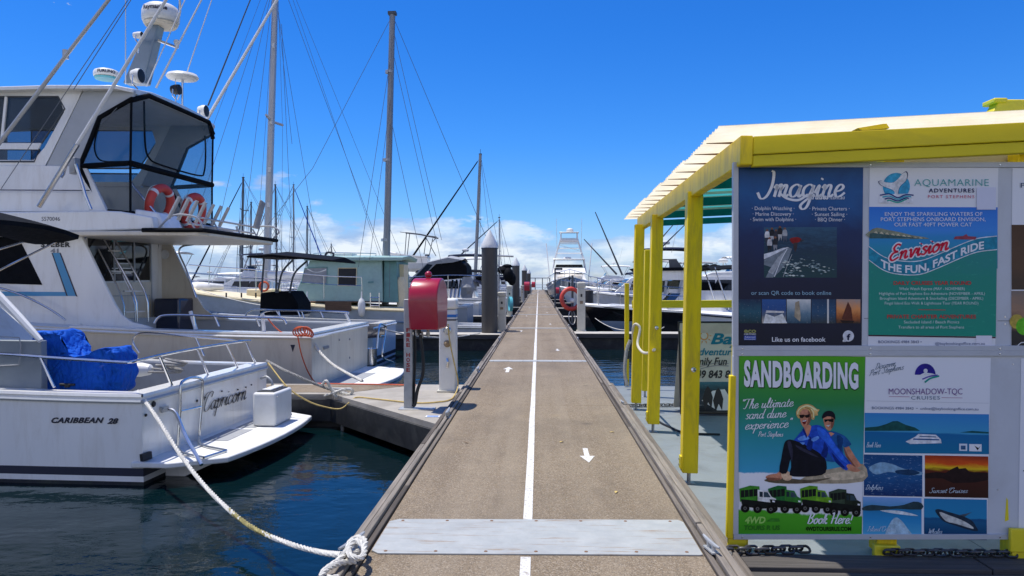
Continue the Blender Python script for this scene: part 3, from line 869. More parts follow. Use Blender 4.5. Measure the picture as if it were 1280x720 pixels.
# left eaves beam, ridge of the front, rear beam, rafters
mb = MB('yellow_paint'); mb.box(-.045, .035, -.14, 6.15, 2.555, 2.745); mb.build('eaves_beam', kiosk, bevel=0.008)
mb = MB('green_yellow_paint')
for (a, b) in ((.0, .118), (.122, .195)):
    q = [(.037, rz(.03) - .03 - b), (5.2, rz(5.2) - .03 - b), (5.2, rz(5.2) - .03 - a), (.037, rz(.03) - .03 - a)]
    off = 0 if a else -.008
    mb.loft([[(x, -.13 + off, z) for x, z in q], [(x, -.075, z) for x, z in q]])
mb.build('fascia_board', kiosk, bevel=0.006)
for y in (1.55, 3.1, 4.6, 6.0):
    mb = MB('roof_teal')
    q = [(.04, rz(.04) - .16), (4.9, rz(4.9) - .16), (4.9, rz(4.9) - .075), (.04, rz(.04) - .075)]
    mb.loft([[(x, y, z) for x, z in q], [(x, y + .045, z) for x, z in q]])
    mb.build('rafter', kiosk)
for k in range(13):
    y = .22 + .46 * k
    mb = MB('roof_sheet'); q = [(.06, rz(.06) - .052), (4.9, rz(4.9) - .052), (4.9, rz(4.9) - .03), (.06, rz(.06) - .03)]
    mb.loft([[(x, y, z) for x, z in q], [(x, y + .045, z) for x, z in q]]); mb.build('roof_batten', kiosk)
# lapped lengths of corrugated translucent sheet, cream at the eaves and teal inside
y = -.225; k = 0
while y < 6.3:
    mb = MB('roof_translucent'); n = 36; ln = .485
    rows = []
    for xx in (-.20 + .01 * (k % 3), .05, 1.2, 2.6, 4.0, 5.3):
        rows.append([Vector((xx - (.022 * i / n if xx < 0 else 0), y + ln * i / n, rz(xx) + .006 + .022 * (1 - i / n) + .007 * math.sin(i / n * ln * 2 * math.pi / .076))) for i in range(n + 1)])
    for r0, r1 in zip(rows[:-1], rows[1:]):
        for i in range(n):
            inside = .04 < r0[i].x < 1.3 and r0[i].y > .12
            mb.m('roof_teal_light' if inside else 'roof_translucent'); mb.poly([r0[i], r0[i + 1], r1[i + 1], r1[i]])
    mb.build('roof_sheet', kiosk, smooth=50)
    if k == 0: y += .455; k += 1; continue
    mb = MB('rust_brown'); mb.box(-.19, .02, y - .004, y + .010, rz(-.1) - .004, rz(-.1) + .016); mb.build('lap_strip', kiosk)
    y += .455; k += 1
# upper trim, sign posts and beige panel over the signs
def quadlocal(pts, y): return [KL(px, py, y) for px, py in pts]
mb = MB('yellow_bright'); P = quadlocal([(1206, 141), (1250, 124), (1330, 124), (1330, 139), (1252, 139)], 2.0)
for i in (0, 3, 4): P[i].z = rz(P[i].x) + .02
mb.loft([P, [p + Vector((0, .14, 0)) for p in P]]); 
P = quadlocal([(1243, 122), (1260, 122), (1260, 128), (1243, 128)], 1.98); mb.loft([P, [p + Vector((0, .2, 0)) for p in P]])
mb.build('upper_roof_trim', kiosk, bevel=0.01)
mb = MB('panel_beige'); mb.box(1.06, 4.55, .14, .155, 2.3, 2.80); mb.build('back_panel', kiosk)
mb = MB('yellow_paint'); mb.box(-.03, 4.6, .05, .09, 2.44, 2.52); mb.build('sign_rail', kiosk, bevel=.005)
# small nailed block on the fascia
mb = MB('green_yellow_paint'); P = quadlocal([(1072, 160), (1108, 154), (1112, 160), (1078, 163)], -.06); mb.loft([P, [p + Vector((0, .1, 0)) for p in P]]); mb.build('fascia_block', kiosk)
# sign boards
def sign_board(x0, x1, y0, y1):
    mb = MB('sign_panel')
    a = KL(x0, y1, -.03); b = KL(x1, y1, -.03); c = KL(x1, y0, -.03); d = KL(x0, y0, -.03)
    mb.loft([[a, b, c, d], [p + Vector((0, .028, 0)) for p in (a, b, c, d)]])
    mb.m('sign_frame')
    t = 4.5
    for (u0, v0, u1, v1) in ((x0 - 3, y0 - t, x1, y0 + 2), (x0 - 3, y1 - 2, x1, y1 + t), (x0 - 3.5, y0 + 2, x0 + 3.2, y1 - 2)):
        P = [KL(u0, v1, -.042), KL(u1, v1 + (u1 - u0) * .0 , -.042), KL(u1, v0, -.042), KL(u0, v0, -.042)]
        k = .006 * (u1 - u0)
        mb.loft([P, [p + Vector((0, .0405, 0)) for p in P]])
    mb.m('stainless')
    for px in (x0 + 8, x0 + 168, x0 + 330):
        for py in (y0 - 1, y1 + 1.5):
            p = KL(px, py, -.043); mb.lathe([(.007, 0), (.006, -.003)], p, 8, 'y')
    return mb.build('sign_board', kiosk, bevel=.002)
sign_board(920, 1440, 207, 434)
sign_board(920, 1440, 443, 670)
# joint lines and screws on the bare strip between the posters
mb = MB('letter_grey')
for (x0, x1, y) in ((1247, 1263, 401), (1080, 1086, 398)):
    P = [KL(x0, y + .5, -.0312), KL(x1, y + .5, -.0312), KL(x1, y - .5, -.0312), KL(x0, y - .5, -.0312)]; mb.poly(P)
mb.m('stainless')
for (x, y) in ((1256, 396), (1256, 405), (1247, 612), (1266, 455), (1274, 655)):
    mb.lathe([(.005, -.0005), (.004, -.003)], KL(x, y, -.03), 8, 'y')
mb.m('yellow_bright')
mb.poly([KL(1256, 652, -.0313), KL(1261, 650, -.0313), KL(1260, 625, -.0313), KL(1258, 622, -.0313)])
mb.build('sign_fixing', kiosk)

# ---------------------------------------------------------------- posters
def pic_mat(name, stops, nscale=6.0, amt=0.15, streak=(1, 1, 1), rough=0.3, sp=None, sp_t=0.62):
    m = bpy.data.materials.new(name); m.use_nodes = True; nt = m.node_tree; b = nt.nodes['Principled BSDF']
    tc = nd(nt, 'ShaderNodeTexCoord'); sp_ = nd(nt, 'ShaderNodeSeparateXYZ'); nt.links.new(tc.outputs['Generated'], sp_.inputs[0])
    n = noise(nt, mapping(nt, tc.outputs['Generated'], scale=streak), nscale, 7, 0.65, 0.4)
    f = math_node(nt, 'ADD', sp_.outputs['Z'], math_node(nt, 'MULTIPLY', math_node(nt, 'SUBTRACT', n, 0.5), amt * 2))
    c = ramp(nt, f, stops)
    if sp is not None:
        n2 = noise(nt, mapping(nt, tc.outputs['Generated'], scale=streak, loc=(3, 3, 3)), nscale * 2.2, 9, 0.7, 0.6)
        c = mix_rgb(nt, ramp(nt, n2, [(sp_t, 0.0), (sp_t + .12, 0.8)]), c, sp)
    nt.links.new(c, b.inputs['Base Color']); b.inputs['Roughness'].default_value = rough; b.inputs['Specular IOR Level'].default_value = 0.25
    bp = nd(nt, 'ShaderNodeBump'); bp.inputs['Strength'].default_value = 0.25; bp.inputs['Distance'].default_value = 0.004
    nt.links.new(noise(nt, mapping(nt, tc.outputs['Object'], scale=(5, 5, 2)), 1.0, 3), bp.inputs['Height']); nt.links.new(bp.outputs[0], b.inputs['Normal'])
    MATS[name] = m; return name
def sh(r, g, b):
    """print colour from the colour it shows in the kiosk's blue sky light"""
    return tuple(max(0.002, min(0.82, c / k * 0.9 - 0.004)) for c, k in zip(srgb(r, g, b), (.385, .44, .56)))
WHITE = flat_colour((0.80, 0.80, 0.80))

class Poster:
    def __init__(self, label, corners, cat='poster', y0=-.0335):
        self.y0 = y0
        o = KM @ on(kiosk, 1, y0, *corners[3])
        self.root = thing('poster', o, label, cat, 'posters on the kiosk sign boards', KROT)
        self.corners = corners
        self.fig = MB(WHITE); self.nfig = 0
    def pl(self, x, y, layer):
        return KM @ on(kiosk, 1, self.y0 - .0006 * layer, x, y)
    def sheet(self, mat):
        mb = MB(mat)
        P = [self.pl(x, y, 0) for x, y in self.corners]
        back = [KM @ on(kiosk, 1, self.y0 + .003, x, y) for x, y in self.corners]
        mb.loft([back, P]); mb.build('sheet', self.root, world=True, smooth=0)
    def panel(self, x0, y0, x1, y1, mat, layer, name='photo_print', sk=0.0):
        mb = MB(mat); s = sk * (x1 - x0)
        mb.poly([self.pl(x0, y1, layer), self.pl(x1, y1 + s, layer), self.pl(x1, y0 + s, layer), self.pl(x0, y0, layer)])
        return mb.build(name, self.root, world=True, smooth=0)
    def shape(self, pts, col, layer=4, smooth=0):
        self.fig.m(print_colour(col) if not isinstance(col, str) else col)
        if smooth:
            pts = [(p.x, p.y) for p in crom([Vector((x, y)) for x, y in pts], smooth, True)]
        self.fig.poly([self.pl(x, y, layer + .12 * self.nfig) for x, y in pts]); self.nfig += 1
    def disc(self, x, y, r, col, layer=4, a0=0, a1=360, ry=None):
        n = 28; ry = ry or r
        self.shape([(x + r * math.cos(R(a0 + (a1 - a0) * i / n)), y - ry * math.sin(R(a0 + (a1 - a0) * i / n))) for i in range(n if a1 - a0 == 360 else n + 1)], col, layer)
    def stroke(self, pts, w, col, layer=4):
        P = crom([Vector(p) for p in pts], 6)
        self.fig.m(flat_colour(col)); L = []
        for i, p in enumerate(P):
            t = P[min(i + 1, len(P) - 1)] - P[max(0, i - 1)]; t.normalize(); n = Vector((-t.y, t.x)) * w / 2
            L.append((p + n, p - n))
        for i in range(len(L) - 1):
            self.fig.poly([self.pl(*q, layer + .12 * self.nfig) for q in (L[i][0], L[i][1], L[i + 1][1], L[i + 1][0])])
        self.nfig += 1
    def text(self, s, x0, x1, yb, h, col, layer=8, bold=0.0, shear=0.0, space=1.0, warp=None):
        mb = MB(flat_colour(col)); put_text(mb, s, x0, x1, -yb, h, lambda x, y: self.pl(x, -y, layer), bold, shear, space, warp)
        mb.build('lettering', self.root, world=True, smooth=0, fix=False)
    def script(self, s, x0, x1, yb, xh, col, layer=8, w=.2, slant=.28, contrast=.6, warp=None):
        mb = MB(flat_colour(col)); put_script(mb, s, x0, x1, -yb, xh, lambda x, y: self.pl(x, -y, layer), w, slant, contrast, warp)
        mb.build('lettering', self.root, world=True, smooth=0, fix=False)
    def done(self, name='artwork'):
        if self.fig.f: self.fig.build(name, self.root, world=True, smooth=0, fix=False)
        self.fig = MB(WHITE); self.nfig = 0

def slope(k, x0): return lambda x, y: (x, y - k * (x - x0))

# navy cruise poster
A = Poster('navy poster with big white brush lettering and a row of five small photos', [(922, 432), (1077, 434), (1079, 209), (923, 209)])
A.sheet(pic_mat('print_navy_sea', [(0.0, sh(7, 13, 32)), (0.35, sh(7, 15, 44)), (0.62, sh(8, 28, 70)), (0.85, sh(14, 62, 116)), (1.0, sh(12, 46, 96))], 3, .16, (1, 1, 1.2)))
LT = sh(190, 200, 215)
A.script('Jmagine', 947, 1056, 246, 15.5, sh(215, 222, 232), 8, .24, .20, .6)
A.stroke([(974, 241), (984, 248), (998, 250), (1010, 243)], 3.0, sh(200, 206, 220), 6)
A.text('Cruises', 1010, 1036, 249, 6.6, sh(205, 212, 222), bold=.03, shear=.25); A.text('.com.au', 1037, 1056, 249, 5, LT, bold=.01, shear=.15)
for s, x0, x1, yb in (('· Dolphin Watching ·', 940, 993, 262.6), ('· Marine Discovery ·', 941, 992, 269.6), ('· Swim with Dolphins ·', 938, 995, 276.4), ('· Private Charters ·', 1012, 1062, 263), ('· Sunset Sailing ·', 1015, 1059, 270), ('· BBQ Dinner ·', 1019, 1056, 276.6)):
    A.text(s, x0, x1, yb, 4.6, sh(165, 185, 208), bold=0)
A.panel(955, 284, 1046, 347, pic_mat('print_dark_sea', [(0, sh(14, 44, 54)), (.6, sh(12, 36, 60)), (1, sh(28, 62, 92))], 7, .5, (1, 1, 3), sp=sh(60, 90, 110), sp_t=.60), 1)
A.shape([(955, 325), (964, 318), (974, 313), (984, 308.5), (990, 311), (984, 328), (974, 340), (966, 347), (957, 347), (964, 334), (955, 331)], sh(84, 96, 112), 2)
A.shape([(955, 317.5), (966, 314.5), (978, 310), (986, 309), (976, 314), (964, 320), (955, 324)], sh(170, 178, 192), 2.2); A.shape([(960, 340), (972, 322), (982, 313), (976, 326), (966, 343)], sh(120, 130, 146), 2.3)
A.done('printed_bow')
rq = random.Random(12)
for (x, y, c, c2) in ((959, 291, (150, 158, 172), (40, 46, 60)), (965, 289, (26, 28, 36), (130, 136, 150)), (970, 291, (36, 38, 50), (24, 26, 34)), (975, 287, (30, 32, 40), (140, 146, 158)), (981, 289, (120, 128, 142), (60, 70, 90)), (962, 301, (140, 146, 160), (30, 34, 44)), (969, 300, (30, 34, 44), (90, 96, 110))):
    A.disc(x, y - 3, 1.6, sh(92, 66, 58), 3)
    A.shape([(x - 2.4, y - 1), (x, y - 2), (x + 2.4, y - 1), (x + 3, y + 6), (x - 3, y + 6)], sh(*c), 3, 2); A.shape([(x - 2.6, y + 6), (x + 2.6, y + 6), (x + 2, y + 14), (x + .4, y + 9), (x - 1.6, y + 14.5)], sh(*c2), 3)
A.done('printed_crowd')
A.shape([(987, 299), (991, 297), (996, 296.4), (1000, 297.4), (1002, 300), (998, 303), (991, 304.6)], sh(100, 26, 30), 3, 2); A.shape([(992, 303.5), (997, 303), (996, 311), (994, 315), (992, 311)], sh(44, 38, 44), 3); A.shape([(1000, 300), (1006, 300.5), (1001, 302.5)], sh(40, 40, 50), 3)
A.done('printed_swimmer')
for i in range(46):
    x = 984 + rq.gauss(4, 6); y = 330 + rq.gauss(2, 8); r = rq.uniform(.5, 1.9)
    if 957 < x < 1044 and 300 < y < 345: A.shape([(x - r * 1.6, y), (x, y - r * .6), (x + r * 1.7, y + .2), (x + .2, y + r * .7)], sh(*((120, 140, 152), (90, 112, 126), (150, 164, 172))[i % 3]), 3.2)
for i in range(40):
    x = 1022 + rq.gauss(0, 11); y = 334 + (x - 1022) * .35 + rq.gauss(0, 3); r = rq.uniform(.4, 1.7)
    if 990 < x < 1043 and 315 < y < 345: A.shape([(x - r * 1.6, y), (x, y - r * .5), (x + r * 1.7, y + .2), (x + .2, y + r * .6)], sh(*((110, 130, 142), (80, 104, 118), (140, 156, 164))[i % 3]), 3.2)
A.done('printed_foam')
A.stroke([(984, 311), (976, 326), (968, 346)], .9, sh(170, 178, 190), 5); A.stroke([(990, 318), (984, 332), (979, 346)], .7, sh(120, 132, 146), 5); A.done('printed_line')
A.text('or scan QR code to book online', 939, 1039, 368.5, 5, sh(100, 132, 160), bold=.004)
for i, st in enumerate(([(0, (10, 34, 44)), (.5, (20, 62, 84)), (1, (10, 30, 60))], [(0, (130, 130, 128)), (.35, (60, 74, 96)), (.6, (24, 56, 110)), (1, (26, 62, 120))], [(0, (24, 50, 72)), (.45, (70, 96, 120)), (.75, (120, 134, 150)), (1, (150, 158, 170))], [(0, (30, 40, 50)), (.5, (24, 56, 90)), (1, (16, 40, 70))], [(0, (40, 30, 28)), (.3, (120, 70, 40)), (.6, (160, 110, 70)), (1, (120, 110, 112))])):
    x0 = 921.5 + 31 * i
    A.panel(x0, 374, x0 + 30, 404, pic_mat('print_strip', [(p, sh(*c)) for p, c in st], 5, .22, sp=sh(130, 140, 150) if i < 4 else None, sp_t=.60), 1, sk=.006)
A.done('printed_line')
A.shape([(1000, 402), (993, 396), (994, 378), (999, 376), (1001, 396)], sh(120, 116, 108), 3)
A.shape([(954, 404), (957, 392), (968, 396), (978, 392), (984, 404)], sh(170, 172, 178), 3); A.shape([(958, 388), (980, 389), (980, 391), (957, 391)], sh(150, 156, 166), 3)
A.done('printed_boat')
A.stroke([(1035, 374), (1035, 404)], 2.2, sh(150, 156, 165), 5)
A.shape([(1052, 399), (1066, 401), (1064, 385), (1060, 377)], sh(70, 40, 36), 3); A.shape([(1050, 400), (1068, 401), (1066, 404), (1053, 404)], sh(30, 24, 26), 3)
A.done('printed_boat')
A.text('eco', 930, 945, 416, 5.6, sh(104, 112, 74), bold=.03); A.text('CERTIFIED', 930, 945, 418.6, 1.8, LT, bold=.01)
A.panel(930, 419.5, 945, 425, flat_colour(sh(50, 70, 140)), 2, 'badge'); A.text('Advanced', 931, 944, 422, 1.6, LT); A.text('Ecotourism', 931, 944, 424.6, 1.6, LT)
A.text('Like us on facebook', 965, 1032, 427, 5.6, sh(214, 220, 230), bold=.014)
A.disc(1060.5, 420, 7, sh(170, 182, 205), 3); A.shape([(1053, 426), (1056, 422), (1058, 427), (1054, 427.5)], sh(170, 182, 205), 3); A.text('f', 1058.5, 1063, 425, 7.4, sh(12, 20, 50), bold=.035)
A.done()

# power cat poster
B = Poster('white and sea-green poster with a whale tail badge and a wavy ribbon', [(1085, 435), (1244, 437.5), (1248, 209.5), (1087, 209)])
B.sheet(pic_mat('print_white_paper', [(0, (.80, .80, .80)), (1, (.82, .82, .82))], 3, .05))
B.panel(1086.3, 258.5, 1247, 335, pic_mat('print_blue_bay', [(0, sh(24, 96, 118)), (.30, sh(18, 104, 140)), (.50, sh(22, 100, 158)), (.62, sh(36, 100, 176)), (1, sh(20, 84, 170))], 5, .06, (1, 1, 3)), 1, sk=.004)
gm = pic_mat('print_sea_green', [(0, sh(6, 104, 96)), (.6, sh(8, 100, 96)), (1, sh(16, 96, 104))], 5, .35, (1, 1, 2), sp=sh(40, 128, 116), sp_t=.60)
mb = MB(gm); cv = [(1086, 322), (1105, 335), (1125, 340), (1150, 340), (1175, 331), (1200, 320), (1222, 312), (1246.3, 309)]
top = [(p.x, p.y) for p in crom([Vector(c) for c in cv], 4)]
mb.poly([B.pl(x, y, 2) for x, y in [(1085.3, 418.5), (1244.8, 421)] + top[::-1]]); mb.build('photo_print', B.root, world=True, smooth=0)
B.shape([(1087, 289), (1096, 284.5), (1108, 287), (1124, 290), (1140, 294), (1162, 298.5), (1087, 297)], sh(96, 104, 96), 3, 2); B.shape([(1087, 292), (1096, 290), (1120, 294), (1156, 298), (1087, 298)], sh(44, 70, 78), 3)
for k in range(9): B.shape([(1092 + 7 * k, 291 + .8 * k), (1095 + 7 * k, 288.5 + k), (1098 + 7 * k, 292 + .8 * k)], sh(140, 140, 128), 3)
B.shape([(1192, 299), (1194, 295.5), (1204, 295), (1208, 292.5), (1210, 295.2), (1221, 296), (1219, 299.5)], sh(110, 50, 70), 3)
B.done('printed_headland')
def ribbon(o0, o1, col, lay):
    q = [(x, y + o0) for x, y in top] + [(x, y + o1) for x, y in top[::-1]]
    B.shape(q, col, lay)
ribbon(-14.5, 3.5, sh(196, 206, 220), 3); ribbon(-13.4, 2.4, sh(24, 100, 132), 3.2)
B.done('ribbon')
bl = sorted(top)
def base_y(x):
    for (xa, ya), (xb, yb) in zip(bl[:-1], bl[1:]):
        if xa <= x <= xb: return ya + (yb - ya) * (x - xa) / (xb - xa)
    return bl[-1][1]
B.text('THE FUN, FAST RIDE', 1101, 1230, 0, 9.2, sh(206, 214, 226), bold=.03, warp=lambda x, y: (x, y - base_y(x) - 0.2))
env = lambda x, y: (x, y + (x - 1114) * .20)
B.script('Envision', 1113, 1186, 326, 9.5, sh(210, 216, 226), 7, .66, .18, .1, warp=env)
B.script('Envision', 1113, 1186, 326, 9.5, sh(150, 20, 50), 9, .30, .18, .3, warp=env)
B.disc(1120.5, 233, 17, sh(40, 120, 166), 3)
tail = [(1099, 227), (1103, 226), (1108, 228), (1117, 228), (1124, 222), (1127, 218), (1132, 215), (1134, 219), (1132, 226), (1125, 233), (1122.5, 241), (1124, 248), (1117, 248), (1118.5, 241), (1115, 237), (1107, 234), (1101, 231)]
B.shape([(1116.5 + (x - 1116.5) * 1.06, 231 + (y - 231) * 1.06) for x, y in tail], sh(16, 30, 74), 4, 3); B.shape(tail, sh(196, 204, 218), 4.3, 3)
B.shape([(1100, 243), (1140, 242), (1142, 254), (1098, 254)], sh(196, 204, 218), 5)
for k, c in enumerate(((16, 40, 96), (40, 120, 150), (16, 40, 96), (30, 120, 120))):
    B.stroke([(1100 + 3 * k, 244 + 2.4 * k), (1112, 242.5 + 2.6 * k), (1122, 247 + 2 * k), (1132, 243.5 + 2 * k), (1142 - 3 * k, 244 + 2 * k)], 1.7, sh(*c), 5.5)
B.done('badge')
B.text('AQUAMARINE', 1143, 1236, 232.3, 8.6, sh(50, 120, 132), bold=-.010, space=1.05)
B.text('ADVENTURES', 1161, 1218, 240.4, 4.8, sh(12, 22, 66), bold=.02, space=1.25)
B.text('PORT STEPHENS', 1160, 1218, 247.6, 3.8, sh(140, 60, 88), bold=.004, space=1.3)
for s, x0, x1, yb in (('ENJOY THE SPARKLING WATERS OF', 1106, 1228, 269.8), ('PORT STEPHENS ONBOARD ENVISION,', 1101, 1232, 276.4), ('OUR FAST 40FT POWER CAT', 1118, 1215, 283)):
    B.text(s, x0, x1, yb, 4.7, sh(160, 184, 216))
RD = sh(140, 40, 48); PLT = sh(150, 178, 184)
B.text('DAILY CRUISES YEAR ROUND', 1117, 1214, 356, 4.6, RD, bold=.014); B.text('PRIVATE CHARTER ADVENTURES', 1109, 1220, 398, 4.6, RD, bold=.014)
for s, x0, x1, yb in (('Whale Watch Express (MAY - NOVEMBER)', 1124, 1206, 362.6), ('Highlights of Port Stephens Eco Adventure (NOVEMBER - APRIL)', 1099, 1231, 368.6), ('Broughton Island Adventure & Snorkelling (DECEMBER - APRIL)', 1100, 1229, 374.6), ('Fingal Island Eco Walk & Lighthouse Tour (YEAR ROUND)', 1106, 1223, 380.6), ('Secluded Island / Beach Picnics', 1130, 1199, 404.2), ('Transfers to all areas of Port Stephens', 1123, 1205, 410.6)):
    B.text(s, x0, x1, yb, 3.5, PLT, bold=-.004)
B.stroke([(1148, 387), (1182, 387.5)], .7, RD, 5)
B.stroke([(1085.5, 419.3), (1244.5, 422)], 1.6, sh(40, 22, 40), 5); B.stroke([(1085.3, 434), (1244, 436.6)], .9, sh(120, 40, 60), 5)
B.done('rule_line')
B.text('BOOKINGS 4984 3843 •', 1098, 1152, 429, 3.5, sh(40, 50, 90), bold=-.004); B.text('@baybookingoffice.com.au', 1169, 1231, 431, 3.3, sh(40, 50, 90), bold=-.004)
B.panel(1221, 234, 1245, 262, flat_colour(sh(150, 160, 188)), 10, 'paper_patch'); B.panel(1220, 419.5, 1240, 437, flat_colour(sh(160, 168, 190)), 6, 'paper_patch')
B.done()

# sandboarding poster
D = Poster('green poster of a laughing couple sitting on sand above a row of trucks', [(922, 667.5), (1077, 670.5), (1081.5, 446), (924, 443)])
D.sheet(pic_mat('print_green_fade', [(0, sh(42, 112, 26)), (.13, sh(52, 122, 32)), (.14, sh(180, 186, 194)), (.34, sh(176, 184, 190)), (.345, sh(44, 116, 158)), (.55, sh(30, 104, 120)), (.74, sh(28, 96, 56)), (1, sh(54, 122, 22))], 3, .035))
sl = slope(.022, 930)
D.text('SANDBOARDING', 930.6, 1073.4, 482.2, 30.2, sh(20, 50, 20), 7, bold=.062, space=1.1, warp=sl)
D.text('SANDBOARDING', 930, 1073, 481.5, 30, sh(206, 210, 216), 8, bold=.045, space=1.1, warp=sl)
s2 = lambda x, y: (x, y + (x - 930) * .05)
WQ = sh(196, 206, 206)
D.script('"The ultimate', 929, 992, 511, 5.9, WQ, 8, .19, .25, .55, warp=s2); D.script('sand dune', 932, 983, 524, 5.9, WQ, 8, .19, .25, .55, warp=s2); D.script('experience"', 932, 991, 537, 5.9, WQ, 8, .19, .25, .55, warp=s2); D.script('Port Stephens', 948, 979, 545.5, 3.0, WQ, 8, .2, .25, .3)
D.shape([(1000, 600), (1022, 590), (1050, 584), (1079, 580), (1078.6, 602), (1010, 604)], sh(120, 116, 106), 3, 3)
D.shape([(1030, 594), (1050, 590), (1078, 588), (1078, 597), (1040, 600)], sh(146, 140, 128), 3.1, 3)
D.shape([(955, 600), (975, 597), (1010, 600), (1040, 597), (1010, 604), (970, 604)], sh(70, 66, 58), 3.2, 3)
D.done('printed_sand')
SK = sh(140, 100, 86); SKd = sh(96, 64, 56); SKl = sh(176, 138, 122)
# man behind
D.shape([(1054, 556), (1060, 556), (1069, 571), (1077, 582), (1071, 585), (1061, 572)], SK, 4); D.shape([(1054, 558), (1060, 570), (1070, 584), (1066, 582), (1057, 570)], SKd, 4.1)
D.shape([(1027, 549), (1032, 541), (1038, 539), (1045, 540), (1056, 545), (1062, 552), (1064, 556), (1056, 559.5), (1053, 557), (1053, 574), (1030, 576)], sh(24, 64, 120), 4.2, 2)
D.shape([(1046, 544), (1054, 548), (1052, 560), (1051, 572), (1046, 572), (1047, 556)], sh(16, 44, 90), 4.3, 2); D.shape([(1034, 542), (1038, 546), (1043, 542), (1038, 540)], SK, 4.35)
D.shape([(1030, 519), (1042, 519), (1042.5, 527), (1041, 533), (1038, 538), (1034, 537), (1030.5, 531)], SK, 4.4, 3); D.shape([(1039, 520), (1042.5, 521), (1042.5, 530), (1039, 536)], SKd, 4.45, 2)
D.shape([(1027.5, 523.5), (1029, 517), (1034, 513.6), (1040, 514), (1043.6, 518), (1044, 525), (1041, 521.5), (1034, 520.5)], sh(14, 16, 26), 4.5, 2); D.shape([(1030, 524.2), (1042, 523.6), (1041.4, 527.6), (1037, 527.2), (1035, 526), (1031, 528)], sh(10, 10, 16), 4.6); D.shape([(1032.5, 531.6), (1038, 531), (1035.5, 533.6)], sh(190, 186, 186), 4.7)
D.done('printed_man')
# woman in front
BL = sh(24, 56, 150); BLd = sh(14, 32, 96); BLl = sh(70, 112, 190); TR = sh(14, 16, 28); TRl = sh(34, 36, 54)
D.shape([(957, 596.5), (960, 594), (966, 592.5), (971, 592), (975, 588.5), (979, 590), (979, 596), (974, 600), (962, 600.4)], SK, 4.6, 2); D.shape([(957, 597), (966, 597), (976, 598), (974, 600.4), (961, 600.6)], SKd, 4.65)
D.shape([(976, 591), (983, 588), (988, 592), (990, 598), (985, 601), (979, 599)], SKl, 4.7, 2)
D.shape([(974, 590), (976.5, 574), (979, 560), (981.5, 552), (986, 549.5), (991, 550), (1000, 553), (1014, 560), (1028, 569), (1033, 578), (1032, 591), (1020, 595), (1000, 596), (987, 594), (989, 584), (988, 574), (985.5, 585), (982.5, 592)], TR, 4.8, 2)
D.shape([(984, 553), (988, 551.5), (991, 562), (990, 578), (988, 570)], TRl, 4.85, 2); D.shape([(994, 556), (1010, 563), (1024, 572), (1012, 568), (1000, 562)], TRl, 4.85, 2)
D.done('printed_trousers')
D.shape([(991, 553), (996, 546), (1001, 540), (1007, 535), (1013, 533), (1021, 531), (1029, 534), (1036, 541), (1043, 553), (1052, 565), (1060, 575), (1065, 581), (1058, 588), (1050, 583), (1041, 574), (1034, 564), (1032, 574), (1022, 570), (1008, 562), (998, 556)], BL, 5, 2)
D.shape([(1021, 534), (1029, 536), (1036, 544), (1046, 559), (1056, 573), (1062, 581), (1052, 575), (1040, 562), (1032, 552), (1024, 545)], sh(34, 78, 180), 5.1, 2)
D.shape([(1030, 552), (1035, 560), (1033, 572), (1026, 569), (1029, 561)], BLd, 5.15, 2); D.shape([(1012, 545), (1016, 552), (1014, 563), (1008, 560), (1010, 552)], BLd, 5.15, 2); D.shape([(1040, 566), (1048, 575), (1056, 584), (1052, 584), (1044, 577)], BLd, 5.15, 2)
D.shape([(997, 548), (1006, 544), (1012, 548), (1007, 550), (1000, 551)], BLl, 5.2, 2); D.shape([(1014, 549), (1022, 545), (1024, 548), (1017, 552)], BLl, 5.2, 2); D.shape([(1000, 553), (1006, 553), (1004, 556)], BLl, 5.2, 2)
D.shape([(1004, 536), (1010, 531), (1014, 533), (1012, 541), (1009, 546), (1006, 541)], SK, 5.25, 2); D.shape([(1003, 537), (1005, 534.5), (1009, 545), (1008, 548)], BLd, 5.3)
D.done('printed_jacket')
D.shape([(999.5, 515), (1003, 510), (1009, 509), (1013.5, 514), (1013.5, 524), (1011, 531), (1006.5, 535), (1003, 532), (1000.5, 526)], SK, 5.4, 3); D.shape([(1010, 512), (1013.5, 515), (1013.5, 525), (1010, 532), (1008, 533), (1010, 524)], SKd, 5.45, 2)
D.shape([(996.5, 521), (995.2, 515), (998.5, 509), (1003.5, 506), (1010, 505), (1016, 507), (1020.5, 511), (1024.5, 512), (1022, 515.5), (1022.5, 519), (1018.5, 520), (1018, 524), (1014.5, 524), (1013.4, 517), (1009, 511.5), (1003.5, 512), (1000, 516), (999.6, 523)], sh(150, 128, 86), 5.6, 2)
for q in ([(1000, 511), (1006, 507.5), (1013, 508.5), (1019, 513)], [(1003, 509), (1010, 507), (1017, 510), (1022, 513.5)], [(997, 518), (998, 513), (1002, 509.5)], [(1014, 511), (1017, 516), (1017, 522)]): D.stroke(q, 1.1, sh(196, 180, 140), 5.7)
D.stroke([(1006, 509.5), (1012, 511.5), (1015, 518)], .9, sh(96, 78, 50), 5.75)
D.shape([(998.8, 518.6), (1004.5, 518.2), (1006, 519.2), (1012.4, 517.4), (1012, 521.2), (1008.5, 522.6), (1005.8, 520.4), (1003, 522.8), (1000, 522.2)], sh(20, 14, 16), 5.8); D.shape([(1002.6, 526), (1008.2, 525), (1007.4, 529), (1004.6, 530.6)], sh(70, 22, 28), 5.8, 2); D.shape([(1003, 526), (1008, 525.2), (1007.5, 526.4), (1003.4, 527)], sh(190, 186, 186), 5.85)
D.shape([(1058, 582), (1063, 580), (1069, 584), (1076, 588), (1070, 590), (1062, 588)], SK, 5.4, 2)
D.done('printed_head')
GR = sh(44, 100, 36); DK = sh(16, 20, 22)
